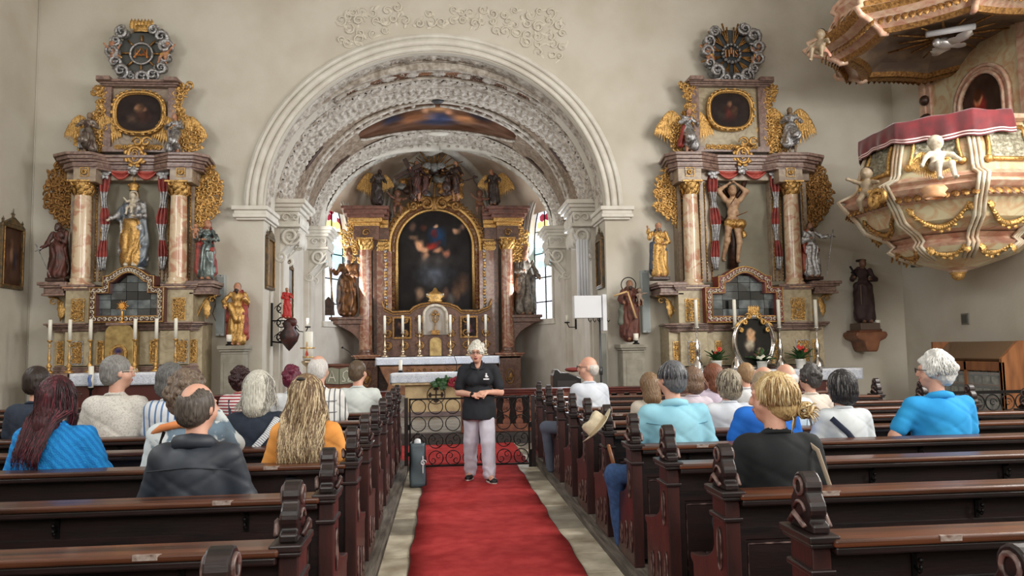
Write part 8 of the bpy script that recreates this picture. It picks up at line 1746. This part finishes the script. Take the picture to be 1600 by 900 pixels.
def person(label, px, ytop, row, shirtm, hairm, style, turn=0., b=1., sleeve='short', pose='lap', tr=darktr, dy=0., sc=None, seed=1, group=None, lean=0.):
    y = row+.185*max(1, b*.95)+dy; X = W(px, ytop+60, y).x; zt = W(px, ytop, y).z; s = sc or min(1.16, max(.86, (zt-.545)/.935))
    t = thing('person', label, 'person', (X, y, .545), lean, group); t.scale = (s, s, s); body, get, trm, som = seat_meshes(b, turn, pose)
    def li(nm, me, mats):
        o = bpy.data.objects.new(nm, me); COL.objects.link(o); o.parent = t
        mats = mats if isinstance(mats, list) else [mats]
        while len(me.materials) < len(mats): me.materials.append(mats[len(me.materials)])
        for i, mm in enumerate(mats): o.material_slots[i].link = 'OBJECT'; o.material_slots[i].material = mm
        return o
    li('body', body, [skinm, lipm]); li('shirt', get(sleeve), [shirtm]); li('trousers', trm, [tr]); li('shoes', som, [darkp])
    m = MB(); m.tube([(.076*math.cos(a), .012+.070*math.sin(a), .622-.020*math.sin(a)) for a in np.linspace(0, 2*PI, 25)], .010, 6, 0, False, True); obj('collar_band', m, shirtm, t, False)
    if style: h = li('hair', place_mesh(hair_sdf(style, seed), turn, 1.03), [hairm[0] if isinstance(hairm, list) else hairm])
    else: h = None
    return t, h
def addstr(h, hairm, turn, **kw):
    m = MB(); strands(m, nm=len(hairm), **kw); tr_mb(m, turn); return obj('hair_locks', m, hairm, h, False)
def hm(name, c, c2, **kw): return mat(name, sr(*c), .45, col2=sr(*c2), ns=26, stretch=(6, 6, .8), spec=.35, **kw)
navy = mat('navy_knit', sr(36, 46, 62), .9, col2=sr(28, 36, 50), ns=14, bump=.2, bs=120)
whiteT = mat('white_tshirt', sr(212, 214, 214), .9, col2=sr(196, 198, 200), ns=6)
H_ = lambda n, a, b: hm(n, a, b)
# ---- left block
t, h = person('person with dark short hair in navy top with grey strap, far left edge', 56, 571, LY[5]-.0, navy, H_('dark_brown_hair', (52, 40, 34), (30, 22, 20)), 'short', .3, 1.0, 'short'); strap(t, [(-.16, -.10, .20), (-.05, -.145, .34), (.08, -.13, .5), (.13, -.06, .585)], .028, mat('grey_strap', sr(110, 116, 122), .7))
bur = [H_('burgundy_hair', (74, 26, 34), (44, 16, 22)), H_('burgundy_hair_light', (112, 46, 56), (80, 30, 40)), H_('burgundy_hair_dark', (46, 20, 26), (30, 14, 18))]
blueknit = mat('bright_blue_cable_knit', sr(30, 142, 214), .9, col2=sr(20, 120, 196), wave=('DIAGONAL', 11, 3.5), stretch=(1, 1, 1), bump=.5, bs=110)
t, h = person('woman with long burgundy hair in bright blue cable knit sweater', 88, 578, LY[3], blueknit, bur[0], 'long', .35, 1.1, 'long', 'wide', sc=1.02); addstr(h, bur, .35, n=460, L_=.40, wave=.012, flow=-.02, seed=3, r=.0034, spread=1.05); glasses(.35, t)
t, h = person('grey haired man in cream dotted knit shirt turned right, glasses', 181, 553, LY[5], mat('cream_dotted_shirt', sr(206, 202, 194), .9, col2=sr(182, 178, 170), ns=90, lo=.52, hi=.6), H_('grey_hair', (140, 138, 134), (96, 94, 92)), 'short', .95, 1.03, 'short', 'wide'); glasses(.95, t, mat('pale_glasses', sr(200, 190, 170), .3))
t, h = person('grey bobbed woman in white and blue striped top', 266, 567, LY[5]+.0, mat('white_blue_stripe', sr(214, 218, 224), .85, col2=sr(90, 124, 170), wave=('X', 6, .5), lo=.75, hi=.85), H_('grey_dark_hair', (112, 110, 108), (70, 70, 70)), 'bob', .3, .92)
flo = mat('blue_grey_floral_blouse', sr(104, 124, 140), .85, col2=sr(206, 214, 216), ns=7, disto=.6, lo=.50, hi=.54)
t, h = person('curly haired person in blue grey floral blouse with orange scarf', 291, 568, LY[3]+.0, flo, H_('grey_brown_curly_hair', (124, 108, 92), (84, 70, 60)), 'curly', .3, 1.03, 'long', 'face', sc=1.02); m = MB(); m.tube([(-.19, -.04, .56), (-.12, -.075, .60), (0, -.085, .625), (.12, -.07, .60), (.2, 0, .55)], [.02, .03, .034, .03, .02], 10, 0, True, True, .8); obj('orange_scarf', m, mat('orange_scarf_cloth', sr(226, 148, 92), .9, col2=sr(206, 124, 74), ns=9), t, False); strap(t, [(-.13, -.125, .12), (-.145, -.12, .35), (-.10, -.07, .58)], .010, blackm)
jack = mat('dark_slate_jacket', sr(44, 51, 62), .55, col2=sr(33, 39, 48), ns=5)
t, h = person('balding man in dark slate jacket, nearest of the left seated people', 306, 602, LY[2], jack, H_('grey_black_hair', (96, 88, 80), (50, 44, 40)), 'patch', .35, .99, 'long', 'wide', sc=1.0); m = MB(); m.tube([(-.085, .05, .60), (-.08, -.045, .635), (0, -.082, .645), (.08, -.045, .635), (.085, .05, .60)], [.022, .026, .028, .026, .022], 8, 0, True, True, 1.4); obj('collar', m, jack, t, False); m = MB(); m.tube([(-.2, -.10, .50), (0, -.135, .52), (.2, -.10, .50)], .004, 4); obj('yoke_seam', m, mat('seam_dark', sr(34, 40, 48), .8), t, False)
t, h = person('dark curly haired woman in red and white striped top', 374, 575, LY[7], mat('red_white_stripe', sr(222, 214, 212), .85, col2=sr(150, 50, 62), wave=('Z', 9, .3), lo=.5, hi=.55), H_('dark_wine_curly_hair', (58, 32, 32), (34, 18, 20)), 'curly', -.1, 1.0, 'short'); strap(t, [(-.02, -.13, .1), (-.06, -.135, .35), (-.09, -.07, .57)], .014, mat('navy_strap', sr(34, 38, 52), .8))
sil = [H_('silver_blonde_hair', (206, 204, 192), (160, 156, 144)), H_('silver_light', (226, 224, 216), (190, 188, 178)), H_('silver_dark_strand', (160, 156, 146), (120, 116, 108))]  # third tone is a darker strand colour mixed through the locks
t, h = person('silver bobbed woman in navy top with white patterned bag strap', 404, 579, LY[4], navy, sil[0], 'longbob', .15, 1.08, 'short', 'wide'); addstr(h, sil, .15, n=380, L_=.16, wave=.008, seed=5, r=.0033, rad=(.104, .118, .124), spread=1.2, taper=-.2); strap(t, [(-.16, -.13, .12), (-.05, -.155, .30), (.10, -.145, .47), (.16, -.07, .585)], .026, mat('white_woven_strap', sr(206, 208, 210), .8, col2=sr(120, 124, 132), wave=('DIAGONAL', 26, 2), lo=.6, hi=.7))
t, h = person('person with short magenta dyed hair behind the blonde woman', 455, 573, LY[7], whiteT, H_('magenta_hair', (112, 38, 60), (74, 24, 42)), 'fluffy', .2, .95)
plaid = mat('white_grey_plaid_shirt', sr(214, 214, 210), .85, col2=sr(96, 98, 104), wave=('X', 7, .4), lo=.82, hi=.9)
t, h = person('balding white haired man in white and grey plaid shirt', 497, 554, LY[6], plaid, H_('white_short_hair', (214, 210, 206), (180, 176, 172)), 'thin', .25, 1.05, 'short', 'lap'); m = MB(); me_ = None
for z in (.12, .22, .32, .42, .52): m.tube([(.20*math.sin(a), -.16*math.cos(a), z) for a in np.linspace(-1.1, 1.1, 14)], .0035, 4)
obj('plaid_lines', m, mat('plaid_grey', sr(120, 122, 128), .9), t, False)
blo = [H_('ash_blonde_hair', (176, 156, 122), (128, 106, 80)), H_('blonde_light_hair', (218, 202, 168), (186, 164, 126)), H_('dark_blonde_roots', (134, 108, 80), (92, 72, 54))]
t, h = person('woman with long wavy streaked blonde hair in orange top', 478, 580, LY[3]+.0, mat('orange_yellow_top', sr(236, 166, 88), .9, col2=sr(218, 144, 66), ns=4), blo[2], 'long', .0, .98, 'long', 'wide', sc=1.0); addstr(h, blo, 0., n=560, L_=.46, wave=.020, seed=9, r=.0033, spread=1.25, taper=.3); m = MB(); m.ball((-.01, -.135, .905), (.03, .02, .012), 8, 5); obj('hair_clip', m, darkp, h, False)
m = MB(); m.tube([(-.02, -.16, .30), (-.01, -.175, .12)], [.10, .12], 12, 0, True, True, .3); obj('dark_back_panel', m, mat('charcoal_cloth', sr(52, 52, 60), .9), t, False)
t, h = person('short brown haired man in pale grey tshirt at the aisle', 559, 562, LY[7], mat('pale_grey_tshirt', sr(206, 212, 208), .9, col2=sr(188, 194, 192), ns=5), H_('short_brown_hair', (100, 84, 66), (70, 56, 44)), 'short', .45, 1.08, 'short', 'wide')
# ---- right block
t, h = person('bald man in white tshirt turned left towards the aisle, grey trousers', 921, 556, RY[8], mat('cool_white_tshirt', sr(206, 212, 220), .9, col2=sr(188, 194, 204), ns=5), H_('white_fringe_hair', (206, 200, 192), (180, 174, 166)), 'bald', -1.1, 1.0, 'short', 'lap', tr=mat('grey_blue_trousers', sr(84, 92, 108), .85), lean=.25); glasses(-1.1, t)
m = MB(); bx_ = 1.22; ky = RY[8]+.50; m.tube([(1.65, ky-.1, .64), (1.24, ky, .66), (1.14, ky+.02, .60), (1.13, ky+.03, .45), (1.18, ky+.05, .16)], [.08, .085, .075, .06, .05], 12)
P_ = [C((1.75, ky-.35, .66), (1.22, ky-.05, .67), .085, .075), C((1.22, ky-.05, .67), (1.28, ky+.05, .16), .068, .052)]; me = sdf('aisle_leg', P_, .014, .03, lambda X, Y, Z, l: (fbm(X*12, Y*12, Z*12, 2)-.5)*.012)
def attach(nm, me, mt, t): o = bpy.data.objects.new(nm, me); COL.objects.link(o); me.materials.append(mt); o.parent = t; s = t.scale.x; M = Matrix.LocRotScale(t.location, t.rotation_euler, t.scale).inverted(); o.matrix_basis = M; return o
attach('aisle_leg', me, mat('grey_blue_trousers', ()), t)
t, h = person('long brown haired woman seated left of the man in light blue shirt', 1016, 582, RY[6], mat('beige_top', sr(196, 186, 172), .9), H_('mid_brown_hair', (138, 112, 84), (100, 78, 58)), 'longbob', -.2, .9)
salt = [H_('salt_pepper_hair', (112, 114, 118), (70, 72, 76)), H_('salt_light', (170, 172, 174), (140, 142, 146)), H_('pepper_dark', (60, 60, 64), (44, 44, 48))]
lb = mat('light_blue_shirt', sr(150, 204, 220), .85, col2=sr(130, 186, 206), ns=4)
t, h = person('grey haired man in light blue shirt, seated at the right aisle end', 1052, 562, RY[4], lb, salt[0], 'short', -.35, 1.15, 'long', 'wide', tr=jeans); addstr(h, salt, -.35, n=200, L_=.0, rad=(.092, .109, .114), r=.004, seed=4, wave=.006, az=(-2.3, 2.3), k=7)
m = MB(); m.tube([(-.085, .05, .59), (-.075, -.04, .628), (0, -.075, .64), (.075, -.04, .628), (.085, .05, .59)], [.018, .022, .024, .022, .018], 8, 0, True, True, 1.3); obj('collar', m, lb, t, False); m = MB(); m.tube([(-.22, -.07, .50), (-.1, -.125, .485), (.1, -.125, .485), (.22, -.07, .50)], .0035, 4); obj('yoke_seam', m, mat('seam_blue', sr(110, 168, 190), .9), t, False)
ky = RY[4]+.40; P_ = [C((1.75, ky-.20, .68), (1.27, ky-.02, .66), .09, .078), C((1.27, ky-.02, .66), (1.33, ky+.04, .16), .07, .055)]; me = sdf('aisle_leg', P_, .014, .03, lambda X, Y, Z, l: (fbm(X*12, Y*12, Z*12, 2)-.5)*.014); attach('aisle_leg', me, jeans, t)
t, h = person('small person with brown hair pinned up, between blue shirt and grey bob', 1083, 586, RY[6], mat('lilac_grey_top', sr(196, 186, 196), .9), H_('ash_brown_hair', (128, 104, 86), (92, 72, 58)), 'bob', -.7, .9, sc=.93)
t, h = person('long auburn haired woman seated towards the front right', 1115, 568, RY[7], mat('lilac_top', sr(188, 176, 192), .9), H_('auburn_hair', (132, 82, 58), (92, 54, 40)), 'longbob', -.6, .95)
gb = [H_('grey_blonde_hair', (158, 148, 128), (112, 102, 88)), H_('grey_blonde_light', (200, 192, 172), (170, 160, 140)), H_('grey_brown_dark', (100, 88, 74), (76, 66, 56))]
t, h = person('grey blonde bobbed woman in white shirt turned left', 1139, 577, RY[5], mat('bright_white_shirt', sr(216, 220, 226), .9, col2=sr(196, 202, 212), ns=4), gb[0], 'bob', -.7, 1.05, 'short', 'wide'); addstr(h, gb, -.7, n=200, L_=.07, rad=(.106, .119, .124), r=.004, seed=6, wave=.008, k=9)
t, h = person('small blonde haired person behind the balding man in royal blue', 1167, 576, RY[7], whiteT, H_('light_brown_hair', (164, 134, 98), (122, 96, 70)), 'short', -.4, .9, sc=.95)
t, h = person('balding grey blond man in royal blue tshirt, hidden by the bun woman', 1196, 571, RY[4], mat('royal_blue_tshirt', sr(30, 112, 208), .9, col2=sr(22, 92, 184), ns=4), H_('thin_blond_grey_hair', (178, 158, 130), (140, 122, 100)), 'thin', -.2, 1.1, 'short', 'wide')
t, h = person('bald headed man in pale blue shirt with dark strap behind the bun', 1230, 567, RY[5], mat('pale_blue_white_shirt', sr(190, 210, 226), .9), H_('white_fringe_hair', (), ()), 'bald', -.3, 1.0, 'short') if 0 else person('bald headed man in pale blue shirt with dark strap behind the bun', 1230, 567, RY[5], mat('pale_blue_white_shirt', sr(190, 210, 226), .9), mat('white_fringe_hair', ()), 'bald', -.3, 1.0, 'short'); strap(t, [(.10, -.135, .1), (.15, -.12, .36), (.14, -.06, .57)], .014, mat('navy_strap', ()))
t, h = person('dark grey haired woman in beige top near the front right', 1268, 571, RY[6], mat('warm_beige_top', sr(206, 196, 184), .9, col2=sr(190, 180, 168), ns=5), H_('dark_grey_wavy_hair', (82, 78, 76), (52, 50, 50)), 'fluffy', -.6, 1.0)
bb_ = [H_('black_bobbed_hair', (48, 46, 48), (30, 28, 30)), H_('grey_streak_hair', (120, 118, 116), (90, 88, 88))]
t, h = person('dark bobbed woman in white tshirt with crossing navy strap and stripe', 1317, 578, RY[4], mat('clean_white_tshirt', sr(208, 214, 216), .9, col2=sr(190, 197, 202), ns=5), bb_[0], 'bob', -.55, 1.0, 'short', 'wide'); addstr(h, bb_, -.55, n=220, L_=.06, rad=(.105, .118, .123), r=.004, seed=8, wave=.006, k=9)
nv = mat('navy_webbing', sr(36, 44, 62), .8); strap(t, [(-.15, -.075, .56), (-.06, -.14, .45), (.06, -.165, .28), (.14, -.155, .12)], .022, nv); strap(t, [(-.22*math.cos(a)*1.0, -.165*math.sin(a)-.0, .20) for a in np.linspace(.15, PI-.15, 12)], .016, nv, 'stripe_band', .3)
wh = [H_('snow_white_hair', (226, 226, 222), (196, 196, 192)), H_('white_hair_light', (240, 240, 236), (216, 216, 212))]
polo = mat('sky_blue_polo', sr(44, 158, 220), .9, col2=sr(30, 138, 204), ns=4)
t, h = person('white haired man in sky blue polo shirt, far right', 1466, 563, RY[4], polo, wh[0], 'fluffy', -1.05, 1.22, 'short', 'out', sc=1.06); addstr(h, wh, -1.05, n=220, L_=.02, rad=(.10, .114, .122), r=.0042, seed=2, wave=.016, jit=.012, k=8); glasses(-1.05, t)
m = MB(); m.tube([(-.085, .05, .59), (-.075, -.04, .628), (0, -.075, .64), (.075, -.04, .628), (.085, .05, .59)], [.018, .022, .024, .022, .018], 8, 0, True, True, 1.3); obj('collar', m, polo, t, False)
bun = [H_('golden_blonde_hair', (202, 176, 126), (162, 134, 90)), H_('pale_blonde_hair', (230, 214, 174), (204, 182, 138)), H_('honey_dark_hair', (158, 126, 82), (124, 96, 62))]
blk = mat('black_tshirt', sr(20, 24, 27), .9, col2=sr(14, 17, 20), ns=5)
t, h = person('blonde woman with hair bun in black tshirt, nearest on the right', 1212, 583, RY[2], blk, bun[0], 'bun', -1.0, 1.0, 'short', 'wide', sc=1.0)
addstr(h, bun, -1.0, n=300, L_=.03, rad=(.098, .113, .118), r=.0036, seed=12, wave=.006, jit=.008, k=10); m = MB(); rr = random.Random(4)
bc = Vector((.0, -.150, -.055))
for i in range(46):
    a = rr.uniform(0, 6.3); ax_ = Vector((rr.uniform(-1, 1), rr.uniform(-1, 1), rr.uniform(-1, 1))).normalized(); u = ax_.orthogonal().normalized(); v = ax_.cross(u); r_ = rr.uniform(.03, .046)
    m.tube([bc+u*r_*math.cos(a+q)+v*r_*math.sin(a+q)*.9 for q in np.linspace(0, 3.6, 9)], .0055, 4, i % 3)
for i in range(26): u = Vector((rr.uniform(-1, 1), -rr.uniform(.2, 1), rr.uniform(-1, .6))).normalized(); m.tube([bc+u*.03, bc+u*.06, bc+u*.075+VZ*-.015], [.004, .003, .001], 4, i % 3)
for i in range(18): x = rr.uniform(-.06, .06); m.tube([(x, -.09, -.06), (x*1.2, -.10, -.10), (x*1.3+rr.uniform(-.01, .01), -.09, -.14-rr.uniform(0, .03))], [.003, .0025, .001], 4, i % 3)
tr_mb(m, -1.0); obj('hair_bun', m, bun, h, False)
m = MB(); m.tube([(-.125, .02, .575), (-.10, -.07, .575), (0, -.115, .560), (.10, -.07, .575), (.125, .02, .575)], .006, 5); obj('neckline', m, mat('dark_teal_trim', sr(46, 54, 58), .9), t, False)
strap(t, [(.12, .0, .60), (.155, -.09, .55), (.20, -.125, .35), (.20, -.13, .1)], .014, mat('tan_strap', sr(168, 152, 132), .7))
# ---- hat and umbrella by the pew end
def fedora():
    b = W(936, 668, 6.02); t = thing('straw_hat', 'cream fedora hat hanging on a right pew end', 'hat', tuple(b)); M = Matrix.Rotation(R(-12), 4, 'X') @ Matrix.Rotation(R(-48), 4, 'Y'); hmx = mat('cream_hat_felt', sr(214, 202, 174), .85, col2=sr(196, 184, 156), ns=30, bump=.3, bs=200)
    m = MB(); m.lathe([(.001, .098), (.03, .104), (.06, .115), (.08, .108), (.088, .09), (.094, .0), (.096, -.004), (.155, .0), (.162, .004), (.16, .0), (.10, -.010)], (0, 0, 0), 32, sx=1.08, sy=.92)
    m.v = [tuple((M @ Vector((x, y, z+(.02*(abs(x)/.15)**2*(1 if z < .02 else 0))-(.02*math.exp(-(x*x)/.0018) if z > .08 else 0)))).to_3d()) for x, y, z in m.v]; m.v = [tuple(b+Vector(p)) for p in m.v]; obj('crown_and_brim', m, hmx, t)
    m = MB(); m.lathe([(.0965, .004), (.0975, .012), (.0955, .028)], (0, 0, 0), 32, sx=1.08, sy=.92); m.v = [tuple(b+(M @ Vector(p)).to_3d()) for p in m.v]; obj('hat_band', m, mat('tan_hat_band', sr(176, 158, 128), .8), t)
fedora()
def umbrella():
    a, c = W(951, 697, 5.95), W(962, 737, 5.9); t = thing('umbrella', 'dark furled umbrella with wooden handle leaning by the pew end', 'umbrella', (c.x+.06, c.y, .1)); m = MB(); m.tube([a, a+(c-a)*.5, c], [.014, .016, .015], 8); m.ball(a, .015, 8, 5); obj('handle', m, oakm, t); m = MB(); d = (c-a).normalized(); e = Vector((c.x+.12, c.y-.0, .12)); m.tube([c, c+(e-c)*.15, c+(e-c)*.6, e], [.012, .035, .03, .006], 8); 
    for i in range(6): aa = i*PI/3; o_ = Vector((math.cos(aa), math.sin(aa), 0)); m.tube([c+o_*.02, c+(e-c)*.15+o_*.035, c+(e-c)*.7+o_*.028], .008, 4)
    obj('furled_canopy', m, mat('black_umbrella_cloth', sr(28, 28, 34), .6), t)
umbrella()
def box_thing(nm, lab, cat, x0, x1, y0, y1, z0, z1, mt): m = MB(); m.box(x0, x1, y0, y1, z0, z1); return tag(bev(obj(nm, m, mt), .003, 1), lab, cat)
# ---- the standing speaker
def speaker_woman():
    x, y = .42, 9.38; t = thing('person', 'standing white haired woman with glasses in black polo and pale trousers', 'person', (x, y, .03)); V = lambda a, b, c: Vector((x+a, y+b, .03+c))
    fL, fR = V(-.11, .13, .07), V(.11, -.15, .07); hL, hR = V(-.085, .02, .86), V(.085, -.02, .86); kL, kR = V(-.10, .06, .47), V(.10, -.10, .47)
    sh = {-1: V(-.185, .0, 1.34), 1: V(.185, .0, 1.34)}; el = {-1: V(-.245, -.02, 1.07), 1: V(.265, -.02, 1.06)}; wr = {-1: V(-.075, -.215, 1.045), 1: V(.085, -.215, 1.075)}
    hc = V(-.02, -.03, 1.545); P = [E(V(0, 0, .90), (.165, .125, .12)), E(V(0, -.02, 1.05), (.165, .135, .14)), E(V(0, -.01, 1.24), (.165, .125, .14)), C(V(-.13, 0, 1.345), V(.13, 0, 1.345), .06, .06), C(V(0, .0, 1.34), V(-.015, -.01, 1.48), .058, .052), E(V(-.075, -.095, 1.22), (.065, .06, .07)), E(V(.075, -.095, 1.22), (.065, .06, .07))]
    P += head_prims(hc, PI+.18, 0, 1.0)
    for s, h_, k_, f_ in ((-1, hL, kL, fL), (1, hR, kR, fR)): P += [C(h_, k_, .088, .062), C(k_, f_, .06, .042), C(f_, f_+Vector((s*.03, -.11, -.03)), .04, .035)]
    for s in (-1, 1): P += [C(sh[s], el[s], .052, .042), C(el[s], wr[s], .043, .028)]
    P += hand(wr[-1], Vector((.75, -.25, .02)), Vector((0, -.6, .8)), 1, 0, .5); P += hand(wr[1], Vector((-.8, -.25, -.12)), Vector((0, -.6, .8)), -1, 0, .9)
    me = sdf('body', P, .0072, .022); o = link('body', me, [skinm, lipm], t)
    S = [E(V(0, 0, .86), (.208, .172, .24)), E(V(0, 0, .78), (.21, .175, .2)), E(V(0, -.02, 1.02), (.188, .158, .16)), E(V(0, -.01, 1.24), (.182, .142, .15)), C(V(-.13, 0, 1.345), V(.13, 0, 1.345), .07, .07), E(V(-.075, -.10, 1.22), (.075, .07, .08)), E(V(.075, -.10, 1.22), (.075, .07, .08)), C(V(0, .0, 1.38), V(-.005, .0, 1.41), .075, .07)]
    for s in (-1, 1): S += [C(sh[s], sh[s]+(el[s]-sh[s])*.72, .068, .072)]
    S += [Cut(V(-.01, -.10, 1.44), (.05, .10, .085)), Cut(V(0, 0, .55), (.6, .6, .20))]
    me = sdf('polo_shirt', S, .0085, .025, lambda X, Y, Z, l: (fbm(X*12, Y*12, Z*9, 2)-.5)*.014); ps_ = link('polo_shirt', me, mat('black_polo', sr(27, 30, 38), .85, col2=sr(19, 22, 28), ns=6), t)
    m = MB()
    for s in (-1, 1): m.add([V(-.01+s*.012, -.125, 1.34), V(-.01+s*.075, -.10, 1.365), V(-.01+s*.085, -.02, 1.435), V(-.01+s*.055, -.045, 1.425), V(-.01+s*.012, -.135, 1.345), V(-.01+s*.08, -.115, 1.36), V(-.01+s*.092, -.02, 1.42)], [(0, 1, 2, 3), (4, 5, 6, 3)])
    c_ = obj('polo_collar', m, mat('black_polo', ()), ps_); so = c_.modifiers.new('s', 'SOLIDIFY'); so.thickness = .006
    m = MB(); q = V(.085, -.178, 1.265); m.ball(q, (.016, .006, .018), 8, 6); m.ball(q+VZ*.026, (.011, .006, .012), 8, 6); m.ball(q+VX*.014-VZ*.006, (.011, .006, .010), 8, 6); m.box(q.x-.034, q.x+.034, q.y-.004, q.y+.006, q.z-.042, q.z-.026); obj('white_emblem', m, whitem, ps_)
    T = [E(V(0, 0, .84), (.178, .14, .12))]
    for s, h_, k_, f_ in ((-1, hL, kL, fL), (1, hR, kR, fR)): T += [C(h_, k_, .108, .090, 0), C(k_, f_+VZ*.02, .088, .078, 0)]
    T += [Cut(V(0, -.0, -.04), (.4, .5, .085))]
    me = sdf('trousers', T, .0085, .022, lambda X, Y, Z, l: (fbm(X*13, Y*13, Z*8, 2)-.5)*.018+.004*np.sin(Z*60+fbm(X*9, Y*9, Z*5, 2)*12)*np.clip((.5-Z)*3, 0, 1)); link('trousers', me, mat('pale_lilac_grey_trousers', sr(206, 204, 216), .85, col2=sr(188, 186, 200), ns=6), t)
    for s, f_ in ((-1, fL), (1, fR)):
        M = Matrix.Rotation(s*.30+.05, 3, 'Z'); pr = [E((0, -.06, .0), (.046, .115, .042), 0), E((0, -.12, -.01), (.044, .06, .035), 0), E((0, .03, .02), (.042, .05, .045), 0)]; me = sdf('shoe', xf(pr, 1, f_-VZ*.035, 0, M)+[E(tuple(f_+M @ Vector((0, -.06, -.062))), (.050, .125, .020), 1, M, .004)], .008, .012); link('shoe', me, [mat('black_shoe', sr(26, 26, 28), .5), mat('white_sole', sr(216, 214, 206), .6)], t)
    Hp = [E((0, -.015, .03), (.093, .108, .108))]; rr = random.Random(2)
    for i in range(60): a = rr.uniform(0, 2*PI); e = rr.uniform(-.3, 1.5); Hp.append(E((.088*math.cos(a)*math.cos(e), -.02+.098*math.sin(a)*math.cos(e), .03+.11*math.sin(e)), rr.uniform(.016, .028)))
    Hp += [Cut((0, .135, -.05), (.076, .07, .115)), Cut((0, -.02, -.17), (.09, .1, .08))]
    me = sdf('hair', xf(Hp, 1, hc, 0, RZ(PI+.18)), .007, .012, lambda X, Y, Z, l: .005*np.sin(X*400+fbm(X*40, Y*40, Z*40, 2)*14)); link('hair', me, mat('short_white_hair', sr(222, 220, 210), .6, col2=sr(184, 180, 168), ns=60), t)
    glasses(PI+.18, t, None, hc, 1.0, True)
    m = MB()
    for q in (-.031, .031): m.ball((q, .103, .011), (.009, .004, .005), 8, 5, 0)
    m.box(-.05, -.012, .105, .108, .036, .040, 1); m.box(.012, .05, .105, .108, .036, .040, 1); m.ball((0, .108, -.0625), (.017, .004, .004), 8, 4, 2); tr_mb(m, PI+.18, 1, hc); obj('eyes_and_brows', m, [eyem, mat('brow', sr(150, 130, 112), .8), mat('mouth_dark', sr(110, 56, 52), .5)], t)
    m = MB(); d = (wr[-1]-el[-1]).normalized(); c = wr[-1]-d*.015; u = d.orthogonal().normalized(); v = d.cross(u); m.tube([c+u*.031*math.cos(a)+v*.031*math.sin(a) for a in np.linspace(0, 2*PI, 15)], .009, 6, 0, False); m.ball(c+Vector((0, -.03, .012)), (.018, .01, .018), 8, 5); obj('wristwatch', m, blackm, t)
    m = MB(); m.tube([V(-.06, -.02, 1.41), V(-.045, -.085, 1.37), V(-.01, -.12, 1.34), V(.03, -.09, 1.37), V(.045, -.02, 1.41)], .0025, 4); obj('necklace', m, silver, t)
speaker_woman()
# ---- papers and small things on the pews
for i, (px, py, w, lab) in enumerate(((590, 690, .14, 'folded leaflet lying on the left pew rail behind the orange top'), (1103, 669, .0, ''),)):
    if not w: continue
    b = G(px-20, py+0, .936); box_thing('leaflet', lab, 'leaflet', b.x-.07, b.x+.07, b.y-.05, b.y+.05, .9355, .94, mat('leaflet_white', sr(206, 208, 212), .6))
